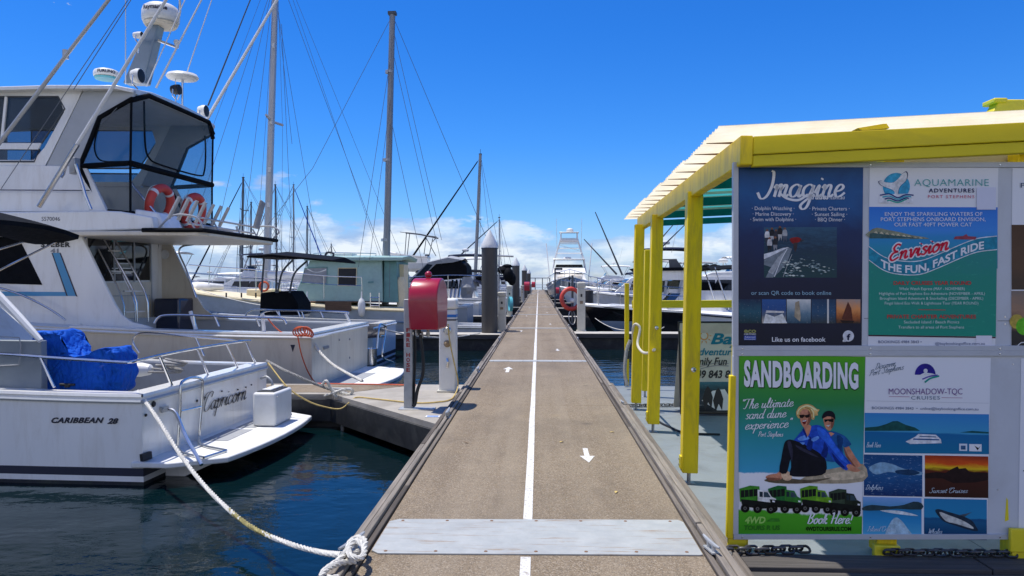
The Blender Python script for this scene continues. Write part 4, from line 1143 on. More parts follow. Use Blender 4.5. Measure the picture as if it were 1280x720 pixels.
for (x, y, c, cab, w) in ((924, 612, GR, sh(160, 168, 176), 46), (960, 612, sh(26, 78, 42), sh(36, 90, 38), 42), (1000, 612, sh(64, 112, 32), sh(78, 124, 34), 40), (1036, 616, sh(40, 54, 46), sh(24, 32, 28), 40)):
    D.shape([(x, y - 1), (x + w * .3, y - 5), (x + w * .55, y - 4), (x + w * .58, y + 17), (x + 1, y + 15)], c, 6); D.shape([(x + 2, y + 1), (x + w * .5, y - 1), (x + w * .5, y + 8), (x + 2, y + 10)], DK, 6.1)
    for q in (.14, .26, .38): D.stroke([(x + w * q, y - 1), (x + w * q + .3, y + 9)], .5, c, 6.15)
    D.shape([(x + w * .5, y), (x + w * .78, y + 1.5), (x + w * .88, y + 9), (x + w, y + 11.5), (x + w, y + 19), (x + w * .5, y + 18)], cab, 6.2); D.shape([(x + w * .55, y + 2.4), (x + w * .64, y + 2.8), (x + w * .64, y + 9.2), (x + w * .55, y + 9)], sh(24, 36, 46), 6.3); D.shape([(x + w * .67, y + 2.8), (x + w * .77, y + 3.4), (x + w * .86, y + 9.6), (x + w * .67, y + 9.6)], sh(40, 56, 68), 6.3)
    D.shape([(x + 2, y + 12), (x + w * .5, y + 14), (x + w, y + 17), (x + w, y + 23), (x + w * .6, y + 24), (x + 4, y + 21)], DK, 6.25); D.shape([(x + w * .9, y + 13.5), (x + w * .97, y + 14), (x + w * .97, y + 16), (x + w * .9, y + 15.5)], sh(170, 176, 180), 6.3)
    for q in (.16, .50, .86):
        D.disc(x + w * q, y + 23 + q * 2, 5.4, sh(12, 13, 15), 6.4); D.disc(x + w * q, y + 23 + q * 2, 2.2, sh(70, 74, 78), 6.5); D.disc(x + w * q, y + 23 + q * 2, 1.0, sh(20, 22, 24), 6.55)
    D.done('printed_truck')
D.text('4WD', 931, 957, 654, 8, sh(104, 150, 80), bold=.04, shear=.2); D.text('TOURS R US', 930, 975, 662.5, 5.6, sh(34, 84, 30), bold=.03, shear=.1)
D.shape([(958, 652), (964, 648), (974, 648), (975, 652)], sh(40, 96, 34), 6); D.done('emblem')
D.script('Book Here!', 1009, 1067, 654.5, 6.6, sh(206, 214, 212), 8, .26, .25, .45); D.text('4WDTOURSRUS.COM', 1007, 1064, 663.5, 5, sh(16, 30, 14), bold=.03)
D.done()

# cruise poster with six pictures
E = Poster('white poster with a purple moon badge over five sea pictures', [(1077.5, 671), (1233.5, 674.5), (1238.5, 447.5), (1082, 446)])
E.sheet('print_white_paper')
E.script('Discover', 1094, 1120, 462, 3.6, sh(50, 70, 90), 8, .16, .3, .3, warp=lambda x, y: (x, y + (x - 1094) * .2)); E.script('Port Stephens', 1087, 1130, 470, 3.6, sh(50, 70, 90), 8, .16, .3, .3, warp=lambda x, y: (x, y + (x - 1087) * .2))
E.disc(1156.5, 468.5, 13, sh(30, 26, 110), 3, 0, 180, 14); E.disc(1157, 463.5, 2.6, sh(196, 204, 218), 4)
E.shape([(1150, 468.5), (1156, 465.5), (1166, 467), (1170, 468.5)], sh(190, 200, 216), 4)
E.stroke([(1156, 478), (1163, 473), (1174, 470)], 2.2, sh(20, 110, 110), 4); E.stroke([(1153, 474), (1162, 470.5), (1172, 468.8)], 1.6, sh(60, 50, 130), 4)
E.done('badge')
E.text('MOONSHADOW-TQC', 1111, 1203, 493, 7.6, sh(74, 44, 104), bold=-.006); E.text('CRUISES', 1139, 1175, 499.5, 4.6, sh(60, 80, 100), bold=-.006, space=1.15)
E.stroke([(1111, 495.6), (1137, 496)], .5, sh(110, 60, 100), 5); E.stroke([(1177, 497), (1203, 497.4)], .5, sh(110, 60, 100), 5); E.stroke([(1083, 501), (1236, 504)], .4, sh(130, 140, 160), 5)
E.done('rule_line')
E.text('BOOKINGS 4984 3843  •  online@baybookingoffice.com.au', 1090, 1223, 511.5, 3.4, sh(40, 56, 90), bold=-.004, warp=slope(.012, 1090))
k = .020
E.panel(1080.8, 516, 1236.3, 566, pic_mat('print_island_sea', [(0, sh(14, 84, 124)), (.5, sh(12, 74, 126)), (.53, sh(44, 112, 158)), (1, sh(36, 96, 160))], 5, .03, (1, 1, 4)), 1, sk=k * .6)
E.shape([(1081, 534.5), (1098, 533), (1108, 530), (1116, 526.5), (1122, 526.2), (1132, 531), (1144, 534.5), (1150, 538.5), (1081, 538.5)], sh(18, 58, 62), 3); E.shape([(1200, 540.5), (1215, 538.5), (1236, 540), (1236, 542)], sh(18, 62, 72), 3)
E.done('printed_island')
E.shape([(1132, 552), (1137, 549.5), (1144, 546), (1148, 542.5), (1170, 543.5), (1176, 549), (1177, 554), (1138, 555)], sh(178, 190, 206), 4); E.shape([(1142, 548), (1174, 549), (1174, 550.5), (1141, 549.7)], sh(24, 60, 110), 4.5); E.shape([(1150, 544.8), (1170, 545.6), (1170, 546.8), (1149, 546)], sh(40, 70, 110), 4.5)
E.done('printed_ferry')
E.panel(1199, 554.5, 1209, 563.5, flat_colour(sh(150, 164, 186)), 3, 'badge', sk=k); E.panel(1211.5, 555, 1227, 564, flat_colour(sh(160, 172, 190)), 3, 'badge', sk=k)
E.shape([(1201, 557), (1207, 557), (1207, 562), (1201, 562)], sh(40, 70, 110), 4); E.shape([(1218, 557), (1223, 560), (1226, 557), (1222, 563)], sh(30, 30, 30), 4)
E.done('badge_mark')
E.panel(1079.8, 568, 1153, 619.5, pic_mat('print_dolphin_sea', [(0, sh(10, 32, 78)), (.5, sh(20, 62, 112)), (1, sh(14, 50, 96))], 5, .25, (1, 1, 2.4), sp=sh(120, 150, 180), sp_t=.58), 1, sk=k)
E.shape([(1086, 585), (1100, 578), (1115, 580), (1130, 586), (1152, 590), (1150, 594), (1128, 592), (1110, 590), (1095, 593)], sh(90, 124, 158), 3, 3); E.shape([(1120, 588), (1138, 587), (1150, 591), (1140, 594), (1122, 592)], sh(22, 46, 78), 3.2, 3)
E.done('printed_dolphin')
E.panel(1156, 569, 1235.4, 621, pic_mat('print_sunset', [(0, sh(34, 16, 14)), (.45, sh(44, 20, 18)), (.62, sh(66, 26, 16)), (.70, sh(230, 140, 30)), (.82, sh(150, 60, 24)), (1, sh(96, 34, 24))], 4, .10, (1, 1, 2)), 1, sk=k)
E.shape([(1156, 592), (1170, 590), (1182, 591), (1190, 586), (1197, 583), (1199, 586), (1207, 585), (1212, 590), (1235, 591), (1235, 600), (1220, 603), (1192, 604), (1178, 598), (1156, 598)], sh(26, 18, 22), 3)
E.done('printed_boats')
E.panel(1078.6, 621, 1152, 671.5, pic_mat('print_beach', [(0, sh(60, 128, 170)), (.45, sh(30, 104, 160)), (.70, sh(24, 90, 140)), (.8, sh(60, 110, 160)), (1, sh(90, 124, 180))], 4, .08, (1, 1, 2)), 1, sk=k)
E.shape([(1079, 634), (1090, 631), (1112, 633), (1130, 631), (1142, 627), (1152, 629), (1151.8, 637), (1120, 636), (1100, 638), (1079, 638)], sh(30, 48, 60), 3, 2); E.shape([(1100, 638), (1118, 638), (1132, 640), (1148, 645), (1118, 642)], sh(150, 164, 180), 3, 3); E.shape([(1108, 671), (1112, 655), (1119, 647), (1126, 650), (1134, 660), (1140, 672)], sh(120, 150, 178), 3, 3)
E.done('printed_beach')
E.panel(1155, 623, 1233.6, 673.5, pic_mat('print_whale_sea', [(0, sh(10, 36, 70)), (.42, sh(16, 66, 108)), (.5, sh(14, 60, 104)), (.54, sh(26, 98, 146)), (1, sh(24, 92, 142))], 6, .05, (1, 1, 3)), 1, sk=k)
E.shape([(1169, 638), (1174, 636.5), (1186, 640), (1200, 644), (1214, 650), (1220, 658), (1222, 664), (1210, 662), (1194, 657), (1180, 652), (1173, 645)], sh(26, 40, 58), 3, 3); E.shape([(1174, 640), (1186, 644), (1202, 650), (1214, 657), (1216, 661), (1196, 655), (1182, 651)], sh(140, 150, 160), 3.5, 3); E.shape([(1198, 644), (1208, 642), (1215, 640), (1206, 646)], sh(50, 66, 84), 3.6)
E.done('printed_whale')
WS = sh(140, 160, 186)
for s, x0, x1, yb in (('Book Here', 1083, 1101, 559), ('Dolphins', 1082, 1104, 612), ('Sunset Cruises', 1162, 1210, 616), ('Island Cruises', 1084, 1120, 664), ('Whales', 1161, 1178, 667)):
    E.script(s, x0, x1, yb, 3.0, WS, 8, .18, .3, .3)
E.done()
# posters cut by the right edge of the picture
G = Poster('poster at the top right corner with a white heading over a brown food photo', [(1263.5, 438), (1420, 441), (1424, 210), (1265.5, 210)])
G.sheet('print_white_paper'); G.panel(1264.5, 281, 1422, 362, pic_mat('print_brown', [(0, sh(44, 36, 34)), (.4, sh(60, 44, 36)), (1, sh(50, 34, 26))], 5, .4, sp=sh(120, 112, 104), sp_t=.66), 1); G.panel(1264.2, 363.5, 1421, 437, pic_mat('print_fruit', [(0, sh(24, 26, 32)), (.3, sh(30, 30, 34)), (.6, sh(110, 90, 80)), (1, sh(80, 80, 84))], 5, .4, sp=sh(150, 150, 150), sp_t=.62), 1)
G.disc(1271, 402, 9, sh(130, 120, 60), 3); G.disc(1281, 408, 11, sh(70, 140, 40), 3.5); G.text('P', 1276, 1282, 234.5, 6, sh(40, 60, 90)); G.stroke([(1272, 432), (1278, 428), (1290, 430)], 1, sh(170, 176, 186), 5)
G.done()
Hh = Poster('blank white poster at the bottom right corner beside the bare grey panel', [(1273, 662), (1420, 668), (1424, 449), (1276.5, 448)])
Hh.sheet('print_white_paper'); Hh.text('·', 1279, 1280.5, 593, 9, sh(30, 30, 40)); Hh.done()

# ---------------------------------------------------------------- things standing by the kiosk
bb = at(849, 10.05, KZ); sb_loc = at(905, 10.05, KZ)
sandwich = thing('sandwich_board', sb_loc, 'pale A-frame board for family boat trips behind the tallest yellow post', 'sign', rot=(0, 0, YAW))
def SB(px, py, off=0.0):                  # front leaf, leaning back a little
    p = on(sandwich, 1, 0.0, px, py); return Vector((p.x, off + p.z * .10 - .06, p.z))
mb = MB('plastic_cream'); P = [SB(850, 515), SB(962, 515), SB(962, 404), SB(850, 404)]
mb.loft([P, [p + Vector((0, .012, 0)) for p in P]]); mb.build('front_leaf', sandwich)
mb = MB('letter_black')
for (a, b) in (((850, 517), (850, 402)), ((962, 517), (962, 402)), ((850, 403), (962, 403)), ((850, 515.5), (962, 515.5))):
    mb.beam(SB(*a, -.004), SB(*b, -.004), .025, .03, (0, 1, 0))
mb.build('frame', sandwich)
mb = MB('plastic_cream'); P = [Vector((p.x, .42 - .34 * p.z, p.z)) for p in (on(sandwich, 1, 0, 850, 515), on(sandwich, 1, 0, 962, 515), on(sandwich, 1, 0, 962, 404), on(sandwich, 1, 0, 850, 404))]
mb.loft([P, [p + Vector((0, .012, 0)) for p in P]]); mb.build('rear_leaf', sandwich)
sbp = lambda lay: (lambda x, y: SB(x, -y, -.004 - .001 * lay))
mb = MB(flat_colour(srgb(30, 120, 140)))
put_text(mb, 'Bay', 889, 932, -430, 13, sbp(2), .03, .3); put_text(mb, 'Adventures', 864, 926, -444, 8.5, sbp(2), .02, .3)
mb.m('letter_black'); put_text(mb, 'Family Fun', 861, 909, -456, 9, sbp(2), .02, .3); put_text(mb, '49 843 8', 870, 912.5, -472, 9, sbp(2), .03, .2)
mb.m(flat_colour(srgb(210, 150, 90)))
for k in range(10):
    a = k * math.pi / 5
    mb.poly([sbp(2)(881 + math.cos(a + o) * r, -(420 + math.sin(a + o) * r)) for o, r in ((-.12, 7), (.12, 7), (0, 11))])
mb.poly([sbp(2)(881 + math.cos(i * .4) * 5.6, -(420 + math.sin(i * .4) * 5.6)) for i in range(16)])
mb.m('plastic_cream'); mb.poly([sbp(3)(881 + math.cos(i * .4) * 4, -(420 + math.sin(i * .4) * 4)) for i in range(16)])
mb.m('letter_grey')
for s in (0, 3): 
    for (a, b) in zip([(874, 462 - s), (885, 459 - s), (897, 457 - s)], [(885, 459 - s), (897, 457 - s), (911, 458 - s)]): mb.poly([sbp(2)(a[0], -a[1]), sbp(2)(b[0], -b[1]), sbp(2)(b[0], -b[1] + 1), sbp(2)(a[0], -a[1] + 1)])
mb.build('lettering', sandwich, smooth=0, fix=False)
pic_mat('print_boat_crew', [(0, srgb(20, 26, 30)), (.45, srgb(60, 70, 76)), (.7, srgb(40, 60, 66)), (1, srgb(60, 110, 120))], 4, .3, sp=srgb(150, 150, 150), sp_t=.58)
mb = MB('print_boat_crew'); mb.poly([sbp(2)(852, -514), sbp(2)(960, -514), sbp(2)(960, -477), sbp(2)(852, -477)]); mb.build('photo_print', sandwich, smooth=0)
mb = MB('letter_black')
for (x, y) in ((884, 488), (897, 490)):
    mb.poly([sbp(4)(x + u, -(y + v)) for u, v in ((-3, -2), (0, -6), (3, -2), (6, 8), (4, 22), (0, 14), (-4, 24), (-7, 10))])
mb.m('plastic_white'); mb.poly([sbp(3)(x, -y) for x, y in ((876, 500), (890, 488), (905, 486), (911, 496), (911, 512), (895, 512))]); mb.build('artwork', sandwich, smooth=0, fix=False)

# rail across the back of the pontoon
rl = thing('pontoon_rail', at(783.5, 13.0, KZ), 'yellow rail on a slender post across the back of the kiosk deck', 'railing')
mb = MB('yellow_paint'); a = at(783.5, 12.75, KZ); mb.box(a.x - .036, a.x + .036, a.y - .036, a.y + .036, KZ + .02, 1.62); mb.build('rail_post', rl, world=True, bevel=.006)
mb = MB('yellow_paint'); b = at(1010, 12.6, KZ); mb.box(b.x - .04, b.x + .04, b.y - .04, b.y + .04, KZ + .02, 1.5); mb.build('rail_post', rl, world=True, bevel=.006)
mb = MB('green_yellow_paint'); p0 = at(790, 12.45, 1.27); p1 = at(1030, 12.3, 1.29); mb.beam(p0, p1, .05, .125); mb.build('rail_beam', rl, world=True, bevel=.006)
mb = MB('rubber_black'); a = at(783.5, 12.75, KZ); mb.lathe([(.045, .02), (.045, .12)], a, 10); mb.lathe([(.05, .48), (.05, .62)], a, 10); mb.build('post_collar', rl, world=True)

# cream hose looped on the posts
mb = MB('hose_cream')
P = [at(x, d, py=y) for x, y, d in ((792.5, 440, 10.5), (791, 415, 10.42), (793, 406, 10.35), (797, 406, 10.32), (800, 412, 10.3), (797, 430, 10.25), (803, 440, 10.0), (812, 441, 9.3), (818, 437, 8.75))]
mb.tube(P, .018, 8, smooth=6)
tag(mb.build('hose'), 'cream hose looped over the farthest yellow post', 'hose')
mb = MB('rope_grey')
P = [at(x, d, py=y) for x, y, d in ((784, 482, 12.4), (781, 466, 12.45), (783, 440, 12.5), (788, 425, 12.5))]
mb.tube(P, .03, 8, smooth=6); tag(mb.build('rope'), 'thick grey rope hanging beside the slender yellow rail post', 'rope')

def chain(p0, p1, n, r, wire, drop=0.0, name='chain', label=None, coil=0):
    mb = MB('chain_steel'); p0 = Vector(p0); p1 = Vector(p1)
    rnd = random.Random(n)
    for i in range(n):
        t = (i + .5) / n; c = p0.lerp(p1, t) - Vector((0, 0, drop * 4 * t * (1 - t)))
        c += Vector((rnd.uniform(-1, 1), rnd.uniform(-1, 1), 0)) * r * .25
        d = (p1 - p0).normalized(); q = Vector((1, 0, 0)).rotation_difference(d)
        a = (R(35) if i % 2 else R(-50)) + rnd.uniform(-.2, .2)
        L = (p1 - p0).length / n * .78
        pts = []
        for k in range(14):
            w = k / 14 * 2 * math.pi
            x = math.cos(w) * r * .75 + (L * .5 if math.cos(w) > 0 else -L * .5); y = math.sin(w) * r
            pts.append(c + q @ Vector((x, y * math.cos(a), y * math.sin(a))))
        mb.tube(pts, wire, 6, closed=True)
    return tag(mb.build(name, smooth=60), label, 'chain')
kp = lambda px, py, z: at(px, F * (CAM_H - z) / (py - 352), z)
chain(kp(902, 688, KZ + .05), kp(1010, 686, KZ + .05), 10, .028, .009, label='heavy chain on the timber under the green sandboarding poster')
chain(kp(1108, 690, KZ + .05), kp(1268, 692, KZ + .05), 18, .024, .008, label='heavy chain on the timber under the white poster with sea pictures')
chain(kp(772, 507, KZ + .03), kp(853, 506, KZ + .03), 22, .024, .007, label='dark chain lying across the deck between the two farther yellow posts')
chain(kp(884, 684, KZ + .06), kp(911, 694, KZ + .06), 6, .022, .007, label='short chain at the steel cleat on the walkway edge')
mb = MB('rubber_black'); P = [kp(x, y, KZ + .014) for x, y in ((823, 507), (820, 516), (823, 526), (838, 534), (858, 541), (900, 543))]
mb.tube(P, .012, 6, smooth=6); tag(mb.build('cable'), 'black cable curving over the grey deck between the yellow posts', 'cable')

# steel cleats on the right-hand timber
def cleat(loc, rotz, label, mat='galvanised', s=1.0):
    mb = MB(mat); M = Matrix.Translation(Vector(loc)) @ Matrix.Rotation(rotz, 4, 'Z') @ Matrix.Scale(s, 4)
    T = lambda *p: M @ Vector(p)
    mb.loft([[T(x, y, 0.0) for x, y in ((-.09, -.03), (.09, -.03), (.09, .03), (-.09, .03))], [T(x, y, .012) for x, y in ((-.09, -.03), (.09, -.03), (.09, .03), (-.09, .03))]])
    for x in (-.045, .045): mb.tube([T(x, 0, .01), T(x, 0, .055)], .016 * s, 8)
    mb.tube([T(-.15, 0, .07), T(-.09, 0, .062), T(0, 0, .058), T(.09, 0, .062), T(.15, 0, .07)], [.008 * s, .014 * s, .017 * s, .014 * s, .008 * s], 8)
    return tag(mb.build('mooring_cleat'), label, 'cleat', 'mooring cleats along the walkway')
def g0(px, py, z=0.03): return kp(px, py, z)
# ================================================================ boat kit (local x towards the bow, y to port, z up from the water)
def lerp(a, b, t): return a + (b - a) * t
def hull_parts(root, L, B, fs, fb, top='gelcoat_white', stripe='stripe_navy', bottom='antifoul', cockpit=None, sole=0.35,
               gw=0.22, bow_rake=0.9, flare=0.35, stern_k=0.93, deck='deck_white', rub='gelcoat_grey', n=22, stripe_z=(.10, .20), stern_rake=0.0,
               liner='gelcoat_white', gun='gelcoat_white', fine=2.2, rub_r=.03, thin2=None, camber=.06):
    def hb(t):
        return B / 2 * (lerp(stern_k, 1, min(1, t / .45)) if t < .45 else max(.012, (1 - ((t - .45) / .55) ** fine)) ** .85)
    def sh_(t): return fs + (fb - fs) * t ** 1.8
    def pt(t, z, k=1.0):
        s = sh_(t); q = min(1.05, (z + .35) / (s + .35))
        x = t * L - bow_rake * (1 - q) * t ** 4 - stern_rake * (1 - q) * -1 * (1 - t) ** 8
        b = hb(t) * (1 - flare * (1 - q) ** 1.3 * (0.35 + .65 * t ** 1.5))
        return Vector((x, b * k, z))
    zs = lambda t: [-.28, .04, stripe_z[0], stripe_z[1], lerp(stripe_z[1], sh_(t), .4), lerp(stripe_z[1], sh_(t), .75), sh_(t)]
    bands = [bottom, top, stripe, top, top, top]
    mb = MB(top)
    ts = [(i / n) for i in range(n + 1)]
    rows = []
    for t in ts:
        keel = Vector((t * L - bow_rake * 1.0 * t ** 4, 0, -.5 + .1 * t))
        P = [pt(t, z) for z in zs(t)]
        rows.append((P, [Vector((p.x, -p.y, p.z)) for p in P], keel))
    def strip(i, side):
        a = rows[i][side]; b = rows[i + 1][side]
        for j in range(len(a) - 1):
            mb.m(bands[j]); mb.poly([a[j], b[j], b[j + 1], a[j + 1]] if side == 0 else [a[j + 1], b[j + 1], b[j], a[j]])
        mb.m(bottom); mb.poly([rows[i][2], rows[i + 1][2], b[0], a[0]])
    for i in range(n): strip(i, 0); strip(i, 1)
    a, c, k = rows[0]
    for j in range(len(a) - 1):
        mb.m(bands[j]); mb.poly([a[j], a[j + 1], c[j + 1], c[j]])
    mb.m(bottom); mb.poly([a[0], c[0], k])
    h = mb.build('hull', root, smooth=28)
    # rub rail
    mb = MB(rub)
    for s in (1, -1):
        mb.tube([Vector((pt(t, sh_(t) - .05).x, s * (pt(t, sh_(t) - .05).y + .006), sh_(t) - .05)) for t in ts], rub_r, 6)
    p = pt(0, sh_(0) - .05); mb.tube([Vector((p.x - .005, p.y, p.z)), Vector((p.x - .005, -p.y, p.z))], rub_r, 6)
    mb.build('rub_rail', root)
    # deck and gunwale
    c0, c1 = cockpit if cockpit else (0, 0)
    tc = c1 / L
    dts = sorted(set([t for t in ts if t > tc] + [tc]))
    mb = MB(deck); rings = []
    for t in dts:
        s = sh_(t); b = hb(t); x = t * L
        rings.append([Vector((x, b, s)), Vector((x, b * .7, s + camber * .7)), Vector((x, 0, s + camber)), Vector((x, -b * .7, s + camber * .7)), Vector((x, -b, s))])
    mb.loft(rings, cap=False, closed=False)
    if cockpit:
        mb.m(gun)
        cts = sorted(set([t for t in ts if t < tc] + [tc]))
        for s in (1, -1):
            q = []
            for t in cts:
                b = hb(t); z = sh_(t); x = t * L
                q.append([Vector((x, s * (b + .012), z)), Vector((x, s * (b + .004), z + .03)), Vector((x, s * (b - gw), z + .03)), Vector((x, s * (b - gw), z))])
            mb.loft(q, cap=False, closed=False)
        b = hb(0)
        mb.loft([[Vector((x, y, z)) for y in (b - .01, -b + .01)] for x, z in ((-.012, fs), (-.004, fs + .032), (c0, fs + .032), (c0, fs))], cap=False, closed=False)
    mb.build('deck', root, smooth=30)
    if cockpit:
        mb = MB(liner)
        for s in (1, -1):
            q = []
            for t in [c0 / L] + [t for t in ts if c0 / L < t < tc] + [tc]:
                b = hb(t) - gw; x = t * L
                q.append([Vector((x, s * b, sh_(t) + .001)), Vector((x, s * (b - .01), sole))])
            mb.loft(q, cap=False, closed=False)
        b0 = hb(c0 / L) - gw
        mb.poly([(c0, b0, fs), (c0, -b0, fs), (c0 + .02, -b0, sole), (c0 + .02, b0, sole)])
        mb.m('deck_grey')
        q = [[Vector((t * L, hb(t) - gw, sole)), Vector((t * L, -hb(t) + gw, sole))] for t in [c0 / L] + [t for t in ts if c0 / L < t < tc] + [tc]]
        mb.loft(q, cap=False, closed=False)
        b1 = hb(tc) - gw
        mb.m(liner); mb.poly([(c1, b1, sole), (c1, -b1, sole), (c1, -b1, sh_(tc) + .06), (c1, b1, sh_(tc) + .06)])
        mb.build('cockpit', root, smooth=30)
    return hb, sh_, pt
def house(root, name, mat, prof, w, bevel=.02, taper=0.0, z0=None):
    """side profile [(x, z)] spread to +-half width; the half width shrinks by taper per metre of height"""
    z0 = min(z for x, z in prof) if z0 is None else z0
    mb = MB(mat); f = lambda z: w - taper * (z - z0)
    mb.loft([[Vector((x, f(z), z)) for x, z in prof], [Vector((x, -f(z), z)) for x, z in prof]])
    return mb.build(name, root, bevel=bevel)
def side_panels(root, name, mat, polys, w, taper=0.0, z0=0.0, frame=None, both=True, t=.012, off=.006):
    f = lambda z: w - taper * (z - z0)
    for poly in polys:
        for s in ((1, -1) if both else (1,)):
            mb = MB(mat)
            mb.loft([[Vector((x, s * (f(z) + off), z)) for x, z in poly], [Vector((x, s * (f(z) + off - t), z)) for x, z in poly]])
            o = mb.build(name, root, smooth=0)
            if frame:
                mb = MB(frame); c = Vector((sum(x for x, z in poly) / len(poly), sum(z for x, z in poly) / len(poly)))
                mb.tube([Vector((x, s * (f(z) + off), z)) for x, z in poly], .022, 6, closed=True); mb.build('frame', o)
def rail(root, pts, r, posts, base, name='guard_rail', mat='stainless', smooth=4, mid=None):
    mb = MB(mat); mb.tube([Vector(p) for p in pts], r, 8, smooth=smooth)
    if mid: mb.tube([Vector(p) - Vector((0, 0, mid)) for p in pts], r * .7, 6, smooth=smooth)
    for p, b in zip(posts, base): mb.tube([Vector(p), Vector(b)], r * .9, 8)
    return mb.build(name, root)
def canopy(root, name, mat, x0, x1, w, z, sagx=.08, thick=.03, zf=None):
    """bimini cover, curved both ways, with thickness"""
    zf = z if zf is None else zf
    mb = MB(mat); T = []; U = []
    for i in range(9):
        u = i / 8; x = lerp(x0, x1, u); r1 = []; r2 = []
        for j in range(9):
            v = j / 4 - 1
            zz = lerp(z, zf, u) - sagx * (2 * u - 1) ** 2 - .14 * abs(v) ** 2.6
            r1.append(Vector((x, v * w, zz))); r2.append(Vector((x, v * (w - .01), zz - thick)))
        T.append(r1 + r2[::-1])
    mb.loft(T); return mb.build(name, root, smooth=50)
def text_on(root, s, x0, x1, yb, h, place, mat, bold=0.0, shear=0.0, space=1.0, script=False, name='lettering', **kw):
    mb = MB(mat)
    if script: put_script(mb, s, x0, x1, yb, h, place, **kw)
    else: put_text(mb, s, x0, x1, yb, h, place, bold, shear, space)
    return mb.build(name, root, smooth=0, fix=False)
def xz(root, yv): return lambda px, py: (lambda p: (p.x, p.z))(on(root, 1, yv, px, py))

# ================================================================ near left: sport cruiser with its stern to the walkway
cap = thing('sport_cruiser', (-4.16, 9.43, WZ), 'white sport cruiser with a cursive name on its transom and a curved swim platform', 'motor boat', rot=(0, 0, R(176.7)))
CL, CB = 8.8, 3.28
hb, shr, hpt = hull_parts(cap, CL, CB, .96, 1.45, stripe='stripe_navy', cockpit=(.22, 2.6), sole=.28, liner='deck_grey', gw=.20, stern_k=.97, stripe_z=(.10, .19), stern_rake=0, rub='gelcoat_grey', flare=.10, rub_r=.022)
# swim platform
mb = MB('deck_white')
def plat(x0, x1, w, z0, z1, r=.45, curve=.18):
    q = [(x0, w), (x0, -w)]
    N = 10
    for i in range(N + 1):
        v = -1 + 2 * i / N
        q.append((x1 + curve * abs(v) ** 2 + (max(0, abs(v) - .82) / .18) ** 2 * r, w * v))
    return [[Vector((x, y, z)) for x, y in q] for z in (z0, z1)]
mb.loft(plat(.12, -.93, 1.60, .20, .265)); o = mb.build('swim_platform', cap, bevel=.015)
mb = MB('deck_grey')
for (x0, x1, y0, y1) in ((-.10, -.42, -.2, .5), (-.14, -.40, -1.0, -.3)):
    mb.box(x1, x0, y0, y1, .266, .270)
mb.build('tread_panel', o)
mb = MB('gelcoat_white')
for y in (1.1, 0, -1.1): mb.loft([[Vector((.1, y + s, .22)) for s in (-.03, .03)] + [Vector((.1, y + s, -.15)) for s in (.03, -.03)], [Vector((-.65, y + s, .22)) for s in (-.03, .03)] + [Vector((-.65, y + s, .19)) for s in (.03, -.03)]])
mb.build('bracket', o)
# transom lettering and fittings on the plane of the transom
tx = -.012
tr = lambda x, y: (lambda p: Vector((p.x, p.y, p.z)))(on(cap, 0, tx - .004, x, -y))
mb = MB('letter_black')
put_script(mb, 'Capricorn', 256, 308, -514, 10.8, lambda x, y: tr(x, y - (x - 257) * -.30), w=.115, slant=.30, contrast=.7)
mb.build('lettering', cap, smooth=0, fix=False)
mb = MB('letter_navy')
def nx(x, y):
    p = on(cap, 1, hb(.12), x, -y)
    for _ in range(4): p = on(cap, 1, hpt(max(0, p.x / CL), p.z).y + .006, x, -y)
    return p
put_text(mb, 'CARIBBEAN', 64, 130, -528.5, 6.4, nx, .045, .35, 1.1); put_text(mb, '28', 134, 148, -529.5, 6.4, nx, .05, .35)
mb.build('lettering', cap, smooth=0, fix=False)
mb = MB('rubber_black')
for px, py, r in ((182, 519, .018), (192, 505, .035), (256, 497, .014), (277, 489, .012), (297, 487, .012), (307, 484, .012), (246, 501, .016), (314, 481, .012)):
    mb.lathe([(r, 0.0), (r * .8, -.012)], on(cap, 0, tx + .004, px, py), 10, 'x')
P = [on(cap, 0, tx - .01, *q) for q in ((176, 568), (188, 564), (189, 573), (177, 577))]; mb.sheet(P, .03)
mb.build('drain_fitting', cap)
# folding ladder and the rail bracket
mb = MB('stainless')
tp = lambda px, py, x=-.04: on(cap, 0, x, px, py)
lad = [(222, 558), (225, 510), (226, 482), (231, 475), (240, 472), (250, 473), (253, 479), (252, 505), (249, 545), (252, 556)]
mb.tube([tp(*q) for q in lad], .017, 8, smooth=4); mb.tube([tp(226, 514), tp(252, 508)], .014, 8)
a = on(cap, 2, .285, 252, 556); b = on(cap, 2, .285, 283, 563); c = on(cap, 2, .285, 228, 566); e = on(cap, 2, .285, 255, 572)
mb.tube([tp(249, 545), a, b], .016, 8, smooth=3); mb.tube([tp(222, 558), c, e], .016, 8, smooth=3); mb.tube([b, e], .014, 8)
mb.build('boarding_ladder', cap)
mb = MB('stainless')
mb.tube([tp(203, 512, -.02), tp(211, 512, -.12), on(cap, 0, -.22, 220, 517), on(cap, 0, -.42, 232, 545), on(cap, 2, .275, 252, 581)], .02, 8, smooth=4)
mb.m('galvanised'); P = [tp(201, 509, -.02), tp(210, 507, -.02), tp(210, 514, -.02), tp(202, 516, -.02)]; mb.sheet(P, .02)
mb.tube([tp(326, 473, -.02), tp(333, 471, -.12), on(cap, 0, -.2, 339, 476), on(cap, 0, -.22, 341, 483)], .018, 8, smooth=3)
mb.build('platform_brace', cap)
